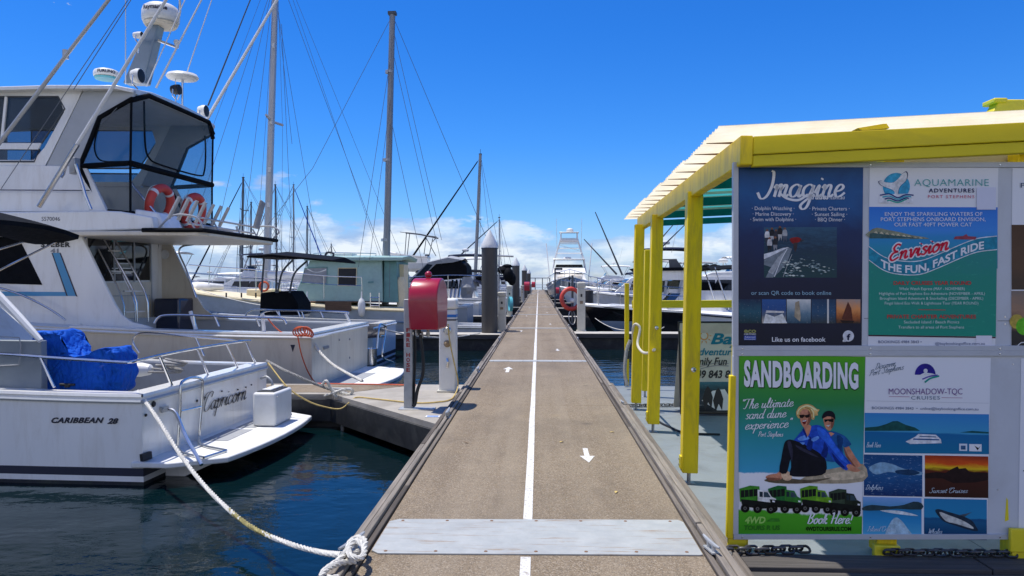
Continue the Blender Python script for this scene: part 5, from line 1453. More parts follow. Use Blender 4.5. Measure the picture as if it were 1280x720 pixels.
# guard rail round the stern quarter
gz = .96 + .035
def railp(px, py): return on(cap, 1, 1.5, px, py)
mb = MB('stainless')
near = [(-60, 441), (0, 442.5), (60, 447), (120, 451), (158, 453)]
P = [on(cap, 1, 1.50, *q) for q in near]
P2 = [on(cap, 0, .06, *q) for q in ((175, 450), (210, 442), (260, 433), (300, 427), (313, 426))]
far = [on(cap, 1, -1.5, *q) for q in ((298, 425.5), (250, 422), (205, 417), (178, 416))]
mb.tube(P + P2, .017, 8, smooth=5); mb.tube([P2[-1]] + far + [on(cap, 1, -1.5, 168, 421), on(cap, 1, -1.5, 167, 430), on(cap, 1, -1.5, 174, 441)], .015, 8, smooth=5)
for a, b, pl in (((51, 447), (68, 484), 'y'), ((200, 446), (215, 482), 'x'), ((247, 437), (260, 468), 'x'), ((283, 430), (297, 459), 'x'), ((307, 427), (319, 453), 'x')):
    A_ = on(cap, 1, 1.5, *a) if pl == 'y' else on(cap, 0, .06, *a)
    B_ = on(cap, 1, 1.5, *b) if pl == 'y' else on(cap, 2, gz, *b)
    mb.tube([A_, B_], .016, 8)
A_ = on(cap, 1, -1.5, 244, 421); mb.tube([A_, on(cap, 1, -1.5, 255, 445)], .015, 8)
mb.build('guard_rail', cap)
# cabin trunk, cabin side with pale trim, windscreen frame and black awning
T = xz(cap, 1.40)
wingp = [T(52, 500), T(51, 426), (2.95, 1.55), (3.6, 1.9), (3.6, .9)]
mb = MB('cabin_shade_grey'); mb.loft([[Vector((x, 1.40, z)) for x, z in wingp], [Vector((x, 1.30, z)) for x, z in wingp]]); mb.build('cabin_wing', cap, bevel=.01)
prof = [(3.4, 1.3), (4.3, 2.0), (4.5, 2.75), (5.6, 2.75), (6.6, 1.55), (7.6, 1.45), (7.6, .9), (3.4, .9)]
house(cap, 'cabin', 'gelcoat_white', prof, 1.40, bevel=.015, taper=.05, z0=.9)
mb = MB('gelcoat_white')
mb.tube([on(cap, 1, 1.43, *q) for q in ((51, 426), (40, 414), (20, 392), (-20, 350))], [.03, .04, .045, .045], 8)
mb.build('cabin_trim', cap)
side_panels(cap, 'window', 'glass_dark', [[(4.6, 1.9), (4.68, 2.45), (5.4, 2.45), (6.0, 1.9)]], 1.40, .05, .9, frame='gelcoat_grey')
mb = MB('deck_grey'); P = [on(cap, 1, 1.425, *q) for q in ((-20, 420), (24, 422), (26, 432), (24, 456), (-20, 458))]; mb.tube(P, .008, 6, closed=True); mb.build('locker_lid', cap)
mb = MB('canvas_black'); TT = []
for i in range(10):
    u = i / 9
    ring = []
    for j in range(9):
        v = j / 4 - 1
        x = lerp(2.84, 4.9, u)
        zc = 3.00 + .30 * math.sin(min(1, u * 1.3) * math.pi / 2) - .10 * abs(v) ** 2.5
        ring.append(Vector((x - (.35 * (1 - abs(v) ** 3)) * (1 - u) * .2, v * 1.40, zc)))
    low = [p - Vector((0, 0, .06 + .28 * math.sin(min(1, i / 9 * 1.2) * math.pi))) * 1 for p in ring]
    TT.append(ring + [Vector((p.x, p.y * .98, p.z)) for p in low[::-1]])
mb.loft(TT); mb.build('awning', cap, smooth=50)
mb = MB('stainless')
for s in (1, -1):
    for a, b in (((2.92, 2.91), (4.8, 2.05)), ((3.2, 2.93), (4.8, 2.5))): mb.tube([(a[0], s * 1.33, a[1]), (b[0], s * 1.36, b[1])], .016, 8)
mb.build('awning_frame', cap)
# black cleat on the near quarter, inner gear
mb = MB('fender_black'); p = on(cap, 2, gz, 84, 484)
mb.tube([p + Vector((.09, 0, .03)), p + Vector((-.09, 0, .03))], .014, 8); mb.tube([p, p + Vector((0, 0, .03))], .03, 8); mb.build('deck_cleat', cap)

# things on board
def cov_chair():
    o = thing('covered_chair', cap.matrix_basis @ Vector((on(cap, 1, .95, 105, 488).x, .95, .28)), 'deck chair under a bright blue canvas cover in the cockpit of the near boat', 'chair')
    # outline traced from the side, draped over a high back and a footrest
    Q = lambda px, py: on(cap, 1, .95, px, py)
    out = [(56, 490), (53, 450), (52, 420), (55, 414), (70, 413), (82, 411.5), (88, 416), (97, 433), (105, 444), (118, 442), (134, 436), (147, 433), (155, 435), (160, 446), (162, 464), (160, 480), (152, 492), (100, 494)]
    out = [Q(*q) for q in out]
    mb = MB('cover_cloth'); rnd = random.Random(4); rings = []
    c = Vector((sum(p.x for p in out) / len(out), 0, sum(p.z for p in out) / len(out)))
    base = crom(out, 4, True)
    for k, (dy, s) in enumerate(((.21, .86), (.20, .96), (.15, 1.0), (.06, 1.0), (-.05, .985), (-.14, 1.0), (-.19, .96), (-.20, .86))):
        ring = []
        for i, p in enumerate(base):
            w = .010 * math.sin(i * .45 + k * .9) + .004 * math.sin(i * 1.3 - k)
            ring.append(Vector((c.x + (p.x - c.x) * s + w, p.y + dy + .02 * math.sin(i * 1.3), c.z + (p.z - c.z) * s + w * .6)))
        rings.append(ring)
    mb.loft([[cap.matrix_basis @ p for p in r] for r in rings])
    mb.build('canvas_cover', o, world=True, smooth=60)
    mb = MB('stainless'); b = cap.matrix_basis @ Vector((Q(105, 488).x, .95, 0)); mb.tube([Vector((b.x, b.y, WZ + .28)), Vector((b.x, b.y, WZ + .6))], .05, 10); mb.build('pedestal', o, world=True)
cov_chair()
mb = MB('plastic_white'); p = cap.matrix_basis @ on(cap, 1, -.3, 168, 462)
mb.lathe([(.02, -.26), (.07, -.22), (.095, -.1), (.095, .1), (.07, .22), (.02, .26)], Vector((p.x, p.y, p.z)), 14, 'x'); tag(mb.build('fender'), 'white boat fender lying in the cockpit beside the blue covered chair', 'fender')
mb = MB('rope_grey'); p = cap.matrix_basis @ on(cap, 1, -.4, 205, 470)
for k in range(6): mb.torus(p + Vector((.03 * k, .02 * (k % 3), .05 + .03 * k)), .20 - .012 * k, .013, (0.1 * (k % 3), .15, 1), 20, 6)
tag(mb.build('rope_coil'), 'coil of grey rope heaped in the stern corner of the near cockpit', 'rope')
mb = MB('rope_yellow'); p = cap.matrix_basis @ on(cap, 1, 1.2, 40, 468)
for k in range(5): mb.torus(p + Vector((.02 * k - .05, -.02 * k, .02 * (k % 2))), .07 + .012 * k, .010, (.5 - .2 * k, 1, .3), 18, 6)
tag(mb.build('rope_coil'), 'small coil of orange-brown cord hanging by the cabin of the near boat', 'rope')
# bait tank on the platform
bt = thing('bait_tank', cap.matrix_basis @ on(cap, 2, .27, 340, 529), 'white plastic bait tank with rod tubes standing on the curved swim platform', 'tank', rot=(0, 0, R(176.7)))
mb = MB('plastic_white'); mb.box(-.15, .17, -.34, .24, .0, .45); mb.build('tank', bt, bevel=.035, bseg=3)
mb = MB('fender_black'); mb.box(-.11, .13, -.30, .20, .45, .462)
for k in range(3): mb.lathe([(.03, .455), (.03, .48)], (.0, -.22 + .15 * k, 0), 10)
mb.build('lid', bt, bevel=.006)
mb = MB('plastic_white')
for k in range(3): mb.box(-.05, .08, -.27 + .15 * k, -.16 + .15 * k, .463, .485)
mb.build('hatch', bt, bevel=.008)
mb = MB('stainless')
for z in (.07, .40): mb.lathe([(.014, 0), (.012, -.008)], (-.151, -.30 if z < .2 else .18, z), 8, 'x')
mb.build('bolt_head', bt)

# ================================================================ big flybridge cruiser behind it
ste = thing('flybridge_cruiser', (-4.02, 15.2, WZ), 'big white flybridge cruiser with clear bridge curtains and two red lifebuoys', 'motor boat', rot=(0, 0, R(177.5)))
hb2, shr2, hpt2 = hull_parts(ste, 12.6, 3.95, 1.24, 1.95, top='gelcoat_cream', stripe='stripe_navy', cockpit=(.35, 4.55), sole=.50, gw=.32, stern_k=.95, stern_rake=.0, rub='gelcoat_white', flare=.14, bow_rake=1.3, liner='gelcoat_grey', rub_r=.03)
S = lambda yv: (lambda px, py: on(ste, 1, yv, px, py))
NY = 1.62
# swim platform with its dark edge
mb = MB('deck_white'); mb.loft(plat(.1, -1.15, 1.72, .19, .26, r=.5, curve=.30)); o = mb.build('swim_platform', ste, bevel=.015)
mb = MB('hull_slate'); mb.loft(plat(.1, -1.12, 1.69, .12, .188, r=.5, curve=.30)); mb.build('platform_edge', o)
mb = MB('deck_grey'); mb.box(-.55, -.02, -.5, 1.25, .261, .266); mb.build('tread_panel', o)
mb = MB('stainless'); p = on(ste, 2, .262, 464, 456); mb.lathe([(.13, .0), (.13, .38), (.10, .39), (.09, .30)], p, 20); mb.build('bait_well', ste)
mb = MB('stainless')
mb.tube([on(ste, 0, -.35, *q) for q in ((471, 436), (474, 408), (479, 406), (482, 412), (478, 440), (480, 448), (492, 453))], .022, 8, smooth=4); mb.tube([on(ste, 0, -.35, 476, 420), on(ste, 0, -.35, 481, 420)], .016, 6); mb.build('boarding_ladder', ste)
mb = MB('letter_grey')
for (x, y) in ((424, 425), (437, 447), (437, 424)): mb.lathe([(.025, .005), (.02, -.01)], on(ste, 0, -.005, x, y), 8, 'x')
P = [on(ste, 0, -.01, *q) for q in ((404, 434), (411, 432), (411, 435), (405, 437))]; mb.sheet(P, .02)
mb.build('drain_fitting', ste)
mb = MB('stripe_navy'); P = [on(ste, 1, hb2(.03) * .99 + .01, *q) for q in ((363, 431), (369, 431), (366, 440))]; mb.sheet(P, .006); mb.build('emblem', ste)
# cockpit coaming rail
mb = MB('stainless')
mb.tube([S(1.72)(*q) for q in ((193, 404), (198, 397), (208, 394), (240, 394), (290, 396), (330, 397), (352, 398), (358, 405))], .022, 8, smooth=4)
mb.tube([S(-1.72)(*q) for q in ((322, 397), (330, 390), (345, 388), (400, 389), (432, 390), (436, 392))], .020, 8, smooth=4)
for q in ((242, 394), (244, 408)), ((268, 395), (274, 408)), ((320, 397), (325, 408)): mb.tube([S(1.72)(*q[0]), S(1.72)(*q[1])], .02, 8)
for q in ((345, 388), (350, 396)), ((372, 388), (375, 396)), ((400, 389), (404, 397)): mb.tube([S(-1.72)(*q[0]), S(-1.72)(*q[1])], .02, 8)
mb.m('pole_white'); mb.tube([S(1.7)(238, 389), S(1.7)(245, 412)], .035, 10); mb.tube([S(1.7)(328, 392), S(1.7)(330, 415)], .035, 10); mb.tube([S(-1.7)(432, 392), S(-1.7)(440, 408)], .03, 8)
mb.build('cockpit_rail', ste)
# side wings of the saloon, saloon roof and aft bulkhead
def xz2(px, py): p = S(NY)(px, py); return (p.x, p.z)
wing = [(97, 287), (104, 300), (118, 329), (132, 358), (143, 380), (152, 394), (165, 403), (182, 407), (190, 410)]
wing = [xz2(*q) for q in wing]
zb = wing[-1][1] - .05
for s in (1, -1):
    mb = MB('gelcoat_white' if s > 0 else 'gelcoat_cream')
    poly = wing + [(10.6, zb), (9.8, zb + .9), (8.4, wing[0][1])]
    mb.loft([[Vector((x, s * NY, z)) for x, z in poly], [Vector((x, s * (NY - .07), z)) for x, z in poly]])
    mb.build('saloon_side', ste, bevel=.01)
bx = xz2(88, 350)[0]
ztop = wing[0][1]
house(ste, 'saloon', 'gelcoat_white', [(bx, .52), (bx, ztop), (8.4, ztop), (9.8, zb + .9), (10.6, zb), (10.6, .9)], NY - .075, bevel=.0)
BH = lambda px, py, o=.0: on(ste, 0, bx - .012 - o, px, py)
mb = MB('glass_dark'); P = [BH(x, y) for x, y in ((110, 296), (186, 299), (187, 350), (112, 352))]; mb.sheet(P, .012); dn = mb.build('saloon_door', ste, smooth=0)
mb = MB('gelcoat_grey')
for q in (((167, 298), (168, 352)), ((188, 298), (190, 402)), ((142, 297), (143, 351))): mb.beam(BH(*q[0], .012), BH(*q[1], .012), .035, .03)
mb.build('door_frame', dn)
mb = MB('plastic_white'); 
for i, (y, x0, x1) in enumerate(((302, 141, 160), (312, 146, 157), (324, 144, 160), (330, 142, 162), (336, 140, 164), (342, 140, 164))):
    if i > 1: mb.poly([BH(x0, y, .014), BH(x1, y, .014), BH(x1, y - 1.2, .014), BH(x0, y - 1.2, .014)])
mb.m('radar_teal'); P = [BH(140, 302, .014), BH(162, 302, .014), BH(162, 299, .014), BH(140, 299, .014)]; mb.poly(P); P = [BH(148, 316, .014), BH(158, 313, .014), BH(156, 318, .014)]; mb.poly(P)
mb.build('door_decal', dn, smooth=0, fix=False)
mb = MB('gelcoat_cream'); P = [BH(128, 354), BH(188, 352), BH(188, 404), BH(140, 406)]; mb.sheet(P, .03); mb.m('deck_grey'); mb.tube([BH(*q, .02) for q in ((140, 370), (187, 369), (187, 400), (145, 402))], .008, 5, closed=True); mb.build('locker', ste, bevel=.006)
mb = MB('hull_navy'); p = on(ste, 0, bx - .5, 215, 385); mb.box(p.x - .25, p.x + .35, p.y - .5, p.y + .15, .52, p.z + .22); mb.build('helm_chair', ste, bevel=.05, bseg=3)
mb = MB('gelcoat_grey'); mb.box(p.x - .28, p.x + .3, p.y - .85, p.y - .52, .52, p.z + .12); mb.build('bait_cabinet', ste, bevel=.03)
# far wing speaker and rod
mb = MB('plastic_white'); c = on(ste, 1, -(NY - .08), 206, 318); mb.lathe([(.11, 0), (.11, .02), (.09, .03), (.05, .012)], c, 16, 'y'); mb.build('speaker', ste)
mb = MB('mast_dark'); a = on(ste, 1, -1.4, 197, 303); b = on(ste, 1, -1.4, 194, 402); mb.tube([a, b], .015, 6); mb.tube([on(ste, 1, -1.4, 197, 297), on(ste, 1, -1.4, 196, 312)], .04, 8); mb.build('fishing_rod', ste)
# the dark side window with pale blue edging
wpoly = [xz2(*q) for q in ((-90, 280), (4, 276), (28, 306), (53, 356), (-90, 352))]
side_panels(ste, 'saloon_window', 'canvas_black', [wpoly], NY, both=True, t=.02, off=.008)
st = [xz2(*q) for q in ((66, 316), (74.5, 316), (95, 370), (85, 370))]; st2 = [xz2(*q) for q in ((-60, 364), (83, 365), (85, 370), (-60, 370))]
side_panels(ste, 'stripe', 'stripe_blue', [st, st2], NY, both=True, t=.006, off=.005)
sn = [xz2(*q) for q in ((64.5, 316), (66, 316), (85, 370), (83.2, 370))]; sn2 = [xz2(*q) for q in ((74.5, 316), (76, 316), (97, 371), (95, 370))]
side_panels(ste, 'stripe_edge', 'stripe_navy', [sn, sn2], NY, both=True, t=.006, off=.006)
nm = lambda x, y: S(NY + .008)(x, -y)
mb = MB('letter_black'); put_text(mb, 'STEBER', 51, 88, -308.5, 5.6, nm, .05, 0, 1.15); mb.m('letter_grey'); put_text(mb, '41', 63, 73, -316, 5, nm, .04); mb.build('lettering', ste, smooth=0, fix=False)
# cabin-side grab rail of the near boat's bow rail: small side rail
mb = MB('stainless'); mb.tube([S(1.8)(*q) for q in ((-60, 345), (0, 360), (30, 370), (60, 385), (82, 400))], .02, 8, smooth=4); mb.build('side_rail', ste)
# fly deck with coaming
fz = 2.60 - WZ
fx0 = 2.10
mb = MB('gelcoat_cream'); q = [(fx0 + .1, 1.75), (fx0, 1.4), (fx0, -1.4), (fx0 + .1, -1.75), (3.2, -1.86), (8.6, -1.8), (8.6, 1.8), (3.2, 1.86)]
mb.loft([[Vector((x, y, fz - .10)) for x, y in q], [Vector((x, y, fz - .01)) for x, y in q]]); o = mb.build('fly_deck', ste, bevel=.02)
mb = MB('canvas_black'); mb.tube([Vector((x, y, fz - .0)) for x, y in q[-1:] + q[:5]], .04, 8, smooth=3); mb.build('deck_edge', o)
# near side coaming band with registration
FN = 1.80
def xf(px, py): p = S(FN)(px, py); return (p.x, p.z)
band = [xf(*q) for q in ((190, 271), (150, 264), (128, 263), (-80, 266), (-80, 289), (110, 289), (192, 286))]
for s in (1, -1):
    mb = MB('gelcoat_white'); mb.loft([[Vector((x, s * FN, z)) for x, z in band], [Vector((x, s * (FN - .25), z)) for x, z in band]]); mb.build('deck_coaming', ste, bevel=.03, bseg=3)
mb = MB('stripe_navy'); put_text(mb, 'S570046', 52, 75, -276, 5, lambda x, y: S(FN + .004)(x, -y), 0); mb.build('lettering', ste, smooth=0, fix=False)
mb = MB('gelcoat_white'); P0 = [(xf(160, 264)[0], fz + .0), (xf(160, 264)[0], fz + .42), (xf(190, 270)[0], fz + .35), (xf(200, 285)[0], fz)]
mb.loft([[Vector((x, 1.6, z)) for x, z in P0], [Vector((x, .9, z)) for x, z in P0]]); mb.build('deck_locker', ste, bevel=.04, bseg=3)
# bridge side and hardtop
side = [xf(*q) for q in ((128, 263), (100, 207), (60, 205), (-80, 205), (-80, 264))]
for s in (1, -1):
    mb = MB('gelcoat_white'); mb.loft([[Vector((x, s * (FN - .12 - .06 * (z > fz + .5)), z)) for x, z in side], [Vector((x, s * (FN - .22), z)) for x, z in side]]); mb.build('bridge_side', ste, bevel=.01)
mb = MB('stripe_navy')
mb.tube([S(FN - .06)(-80, 237), S(FN - .06)(112, 238)], .010, 6)
mb.build('trim_line', ste)
BY = FN - .20
def xb(px, py): p = S(BY)(px, py); return (p.x, p.z)
wall = [xb(*q) for q in ((100, 208), (112, 180), (125, 147), (150, 130), (165, 124), (168, 114), (-120, 114), (-120, 207))]
pil = [xb(*q) for q in ((58, 207), (104, 113), (168, 113), (165, 125), (125, 147), (100, 208))]
for s in (1, -1):
    mb = MB('gelcoat_grey'); mb.loft([[Vector((x, s * BY, z)) for x, z in pil], [Vector((x, s * (BY - .08), z)) for x, z in pil]]); mb.build('bridge_pillar', ste, bevel=.012)
    mb = MB('gelcoat_white'); wl = [xb(*q) for q in ((-120, 114), (102, 114), (98, 124), (60, 200), (56, 207), (-120, 207), (-120, 200), (42, 200), (56, 184), (80, 140), (74, 121), (-120, 121))]
    mb.loft([[Vector((x, s * BY, z)) for x, z in wl], [Vector((x, s * (BY - .06), z)) for x, z in wl]]); mb.build('bridge_wall', ste)
def both_glass(name, poly, mat='glass_tint', frame='mast_dark', fr=.018):
    for s in (1, -1):
        mb = MB(mat); mb.loft([[Vector((x, s * (BY - .025), z)) for x, z in poly], [Vector((x, s * (BY - .035), z)) for x, z in poly]]); o = mb.build(name, ste, smooth=0)
        mb = MB(frame); mb.tube([Vector((x, s * (BY + .0), z)) for x, z in poly], fr, 6, closed=True); mb.build('frame', o)
both_glass('bridge_window', [xb(*q) for q in ((-110, 121), (73, 121), (81, 136), (52, 179), (-110, 179))])
both_glass('bridge_window', [xb(*q) for q in ((-110, 186), (50, 187), (43, 202), (-110, 202))])
mb = MB('gelcoat_white'); P = [S(BY + .01)(*q) for q in ((-110, 179), (52, 179), (48, 187), (-110, 186))]; mb.sheet(P, .03)
mb.beam(S(BY + .004)(8, 121), S(BY + .004)(2, 180), .03, .05); mb.build('window_bar', ste)
rx = xb(167, 118)[0]; rz0 = xb(150, 114)[1]
mb = MB('gelcoat_white'); rings = []
for (x, k, dz) in ((rx, .90, -.04), (rx + .25, .98, 0), (rx + 1.5, 1, .02), (rx + 4.2, 1, .0), (rx + 5.6, .9, -.06), (rx + 5.9, .8, -.12)):
    w = 1.80 * k; z = rz0 + dz
    rings.append([Vector((x, w, z)), Vector((x, w, z + .07)), Vector((x, w * .6, z + .17)), Vector((x, 0, z + .20)), Vector((x, -w * .6, z + .17)), Vector((x, -w, z + .07)), Vector((x, -w, z)), Vector((x, 0, z + .02))])
mb.loft(rings); mb.build('hardtop', ste, bevel=.01)
mb = MB('gelcoat_white'); c = S(.4)(132, 108); mb.lathe([(.55, 0.02), (.42, .16), (.38, .2), (.01, .21)], Vector((c.x, .4, rz0 + .12)), 20); mb.build('radar_base', ste)
mb = MB('gelcoat_white'); mb.box(8.6, 8.66, -1.6, 1.6, fz, rz0); mb.build('bridge_front', ste); mb = MB('gelcoat_white'); mb.box(6.5, 7.2, -.6, .8, fz, fz + 1.1); mb.build('helm_console', ste, bevel=.05)
mb = MB('canvas_white'); mb.box(5.4, 5.9, .2, .8, fz + .5, fz + .65); mb.box(5.3, 5.42, .2, .8, fz + .6, fz + 1.25); mb.m('stainless'); mb.tube([(5.65, .5, fz), (5.65, .5, fz + .5)], .05, 10); mb.build('helm_seat', ste, bevel=.04)
# clear curtains: side panels and the raked rear panel
def curtain(pts, name='clear_curtain'):
    mb = MB('clear_vinyl'); mb.sheet(pts, .006); return mb.build(name, ste, smooth=0)
up = lambda s: [Vector((x, s * (BY + .0), z)) for x, z in (xb(100, 208), xb(112, 180), xb(125, 147), xb(165, 124), xb(162, 203))]
lo = lambda s: [Vector((x, s * (BY + .0), z)) for x, z in (xb(101, 210), xb(162, 205), xb(164, 266), xb(129, 263))]
ex = xb(163, 205)[0]
for s in (1, -1): curtain(up(s)); curtain(lo(s))
RZ = lambda px, py: on(ste, 0, ex, px, py)
ztop_ = xb(165, 124)[1]; zmid = xb(162, 204)[1]; zlow = xb(164, 266)[1]
rear = [Vector((ex - .02, BY, ztop_ - .02)), Vector((ex - .1, BY * .72, rz0 + .02)), Vector((ex - .1, -BY * .78, rz0 + .02)), Vector((ex - .02, -BY, ztop_ - .12)), Vector((ex, -BY, zmid)), Vector((ex, BY, zmid))]
curtain(rear); curtain([Vector((ex, BY, zmid)), Vector((ex, -BY, zmid)), Vector((ex, -BY, zlow)), Vector((ex, BY, zlow))])
mb = MB('canvas_black')
for s in (1, -1):
    P = [Vector((x, s * (BY + .01), z)) for x, z in (xb(129, 263), xb(100, 208), xb(112, 180), xb(125, 147), xb(165, 124))]
    mb.tube(P + [rear[1 if s > 0 else 2]], .045, 8); mb.tube([Vector((x, s * (BY + .01), z)) for x, z in (xb(100, 208), xb(162, 204))], .05, 8)
    mb.tube([Vector((x, s * (BY + .01), z)) for x, z in (xb(129, 263), xb(164, 266))], .03, 8)
    mb.tube([Vector((ex, s * BY, zlow)), Vector((ex, s * BY, zmid)), Vector((ex - .02, s * BY, ztop_ - .06))], .022, 8)
mb.tube([rear[0], rear[1]] , .05, 8); mb.tube([rear[1], rear[2], rear[3]], .05, 8); mb.tube([rear[4], rear[5]], .06, 8); mb.tube([Vector((ex, BY, zlow)), Vector((ex, -BY, zlow))], .04, 8)
# zip outlines of the roll-up windows
mb.tube([Vector((ex - .04, y, z)) for y, z in ((BY * .76, rz0 - .1), (BY * .74, lerp(zmid, rz0, .35)), (BY * .66, zmid + .2), (BY * .4, zmid + .12), (-BY * .55, zmid + .12), (-BY * .72, zmid + .25), (-BY * .76, lerp(zmid, rz0, .5)), (-BY * .74, rz0 - .3))], .018, 6, smooth=4)
P = [Vector((x, BY + .02, z)) for x, z in (xb(125, 155), xb(119, 180), xb(122, 196), xb(132, 202), xb(158, 202))]; mb.tube(P, .014, 6, smooth=4)
mb.build('curtain_frame', ste)
# rod rack, life rings
rk = thing('lifebuoy', ste.matrix_basis @ Vector((ex - .14, BY * .52, fz + .58)), 'red lifebuoy hanging at the rear of the bridge, nearer one', 'lifebuoy', 'red lifebuoys on the flybridge')
def ringbuoy(root, c, ax, R1=.29, r=.075, M=None):
    mb = MB('red_ring'); mb.torus(c, R1, r, ax, 32, 12); mb.build('ring', root, smooth=60)
    q = Vector((0, 0, 1)).rotation_difference(Vector(ax)); mb = MB('plastic_white')
    for k in range(4):
        a = k * math.pi / 2 + .6; pts = [Vector(c) + q @ Vector((R1 * math.cos(a + u), R1 * math.sin(a + u), 0)) for u in (-.09, -.03, .03, .09)]
        mb.tube(pts, r + .004, 12)
    mb.build('band', root)
    mb = MB('rope_white'); pts = []
    for k in range(4):
        a = k * math.pi / 2 + .6
        for u, rr in ((0, R1 + r + .01), (.5, R1 + r * .7), (1.0, R1 + r * .7)): pts.append(Vector(c) + q @ Vector((rr * math.cos(a + u), rr * math.sin(a + u), .06)))
    mb.tube(pts, .008, 6, closed=True, smooth=3); mb.build('grab_line', root)
ringbuoy(rk, (0, 0, .0), (-.98, .12, .2), .33, .085)
rk2 = dup(rk, ste.matrix_basis @ Vector((ex - .14, -BY * .30, fz + .56)), None, 'red lifebuoy hanging at the rear of the bridge, farther one')
mb = MB('mast_alloy')
for i in range(7):
    y = lerp(on(ste, 0, fx0 + .5, 214, 265).y, on(ste, 0, fx0 + .5, 277, 270).y, i / 6)
    mb.tube([Vector((fx0 + .55, y, fz + .20)), Vector((fx0 + .36, y - .03, fz + .60))], .033, 10)
mb.tube([Vector((fx0 + .46, 1.35, fz + .30)), Vector((fx0 + .46, -1.6, fz + .30))], .02, 8); mb.tube([Vector((fx0 + .5, 1.35, fz + .16)), Vector((fx0 + .5, -1.6, fz + .16))], .02, 8)
for y in (1.3, .3, -.7, -1.55): mb.tube([Vector((fx0 + .5, y, fz + .25)), Vector((fx0 + .35, y, fz))], .018, 8)
mb.tube([Vector(p) for p in ((fx0 + .5, -1.5, fz + .3), (fx0 + .1, -1.6, fz + .32), (fx0 - .1, -1.6, fz + .2), (fx0 + .05, -1.6, fz + .02))], .02, 8, smooth=4)
mb.tube([Vector(p) for p in ((fx0 + .9, 1.7, fz + .02), (fx0 + .6, 1.7, fz + .28), (fx0 + .2, 1.62, fz + .25), (fx0 + .05, 1.6, fz + .02))], .02, 8, smooth=4)
mb.build('rod_rack', ste)
mb = MB('canvas_grey'); mb.sheet([Vector((fx0 + .35, -1.25, fz + .25)), Vector((fx0 + .35, -1.5, fz + .25)), Vector((fx0 + .2, -1.52, fz + .85)), Vector((fx0 + .2, -1.3, fz + .9))], .06); mb.build('outboard_bracket', ste, bevel=.02)
mb = MB('stainless'); mb.tube([S(1.2)(163, 226), S(1.2)(168, 235), S(1.2)(198, 270)], .02, 8); mb.build('stay', ste)
# ladder to the bridge
mb = MB('stainless')
for o_, yy in ((0, .55), (14, .05)):
    for q in (((107 + o_, 282), (150 + o_, 366), (155 + o_, 402)), ((119 + o_, 282), (166 + o_, 362), (171 + o_, 402))):
        mb.tube([on(ste, 1, yy + .25, *w) for w in q], .020, 8, smooth=3)
mb.m('plastic_white')
for (a, b) in (((126, 313), (152, 314)), ((139, 339), (166, 340)), ((155, 364), (178, 364)), ((156, 390), (180, 389))): mb.beam(on(ste, 1, .55, *a), on(ste, 1, .25, *b), .10, .03)
mb.build('bridge_ladder', ste)
mb = MB('stainless'); mb.tube([on(ste, 1, 1.5, *q) for q in ((104, 305), (106, 297), (115, 291), (130, 288), (138, 281))], .024, 8, smooth=5); mb.tube([on(ste, 1, 1.5, 104, 305), on(ste, 1, 1.5, 131, 372)], .022, 8)
mb.tube([on(ste, 1, -1.55, *q) for q in ((248, 299), (243, 305), (228, 308), (224, 316), (232, 335), (241, 360), (245, 372))], .022, 8, smooth=4); mb.build('grab_rail', ste)
# radars, lamps, aerials
mst = lambda px, py: on(ste, 1, .15, px, py)
mb = MB('hull_slate'); a = [mst(*q) for q in ((158, 106), (184, 106), (203, 28), (191, 28))]
mb.loft([[p + Vector((0, .14, 0)) for p in a], [p - Vector((0, .14, 0)) for p in a]]); mb.build('radar_mast', ste, bevel=.03, bseg=3)
def dome(c, r, h, mat='plastic_white', base=None, name='radar_dome'):
    mb = MB(mat); mb.lathe([(r * .80, 0), (r * .97, h * .12), (r, h * .35), (r * .985, h * .6), (r * .9, h * .82), (r * .7, h * .95), (.01, h)], c, 28)
    if base: mb.m(base); mb.lathe([(r * .86, -h * .22), (r * .93, -.001)], c, 28)
    return mb.build(name, ste, smooth=50)
def wrap_text(root, s, c, r, h, zb, mat, px_c, span):
    """lettering bent round an upright cylinder, centred on the side that faces the walkway"""
    v = (root.matrix_basis.inverted() @ CAMP) - c; a0 = math.atan2(v.y, v.x)
    mb = MB(mat); put_text(mb, s, -span / 2, span / 2, zb, h, lambda x, y: Vector((c.x + (r + .006) * math.cos(a0 + x / r + px_c), c.y + (r + .006) * math.sin(a0 + x / r + px_c), c.z + y)), .03); mb.build('lettering', root, smooth=0, fix=False)
c = mst(201, 30); c = Vector((c.x, .15, c.z)); d1 = dome(c, .37, .40); wrap_text(ste, 'Raymarine', c, .37, .085, .20, 'letter_navy', -.35, .5)
mb = MB('gelcoat_cream'); mb.lathe([(.30, -.06), (.34, -.002)], c, 24); mb.tube([c + Vector((-.34, 0, .02)), c + Vector((-.42, 0, .25)), c + Vector((-.40, 0, .6)), c + Vector((-.40, 0, .95))], .02, 6, smooth=3); mb.build('radar_bracket', ste)
c = S(.4)(133, 96); c = Vector((c.x, .4, c.z - .02)); dome(c, .245, .17, base='radar_teal'); wrap_text(ste, 'FURUNO', c, .245, .06, .055, 'letter_navy', 0, .34)
def lamp(px, py, y, r=.12, mat='plastic_white', name='spotlight'):
    c = on(ste, 1, y, px, py); mb = MB(mat); mb.lathe([(.02, .13), (r * .8, .11), (r, .02), (r, -.06)], c, 16, 'x'); mb.m('dark_void'); mb.lathe([(r * .92, -.061), (r * .6, -.07), (.01, -.072)], c, 16, 'x')
    mb.m('stainless'); mb.tube([c + Vector((.02, r + .02, -.02)), c + Vector((.02, r + .03, -r - .05)), c + Vector((.02, 0, -r - .10)), c + Vector((.02, 0, -r - .3))], .015, 6)
    return mb.build(name, ste)
lamp(173, 95, 1.45, .14); lamp(255, 139, -1.5, .14); lamp(174, 44, .5, .07); lamp(221, 112, -.4, .11, 'fender_black', 'loudhailer')
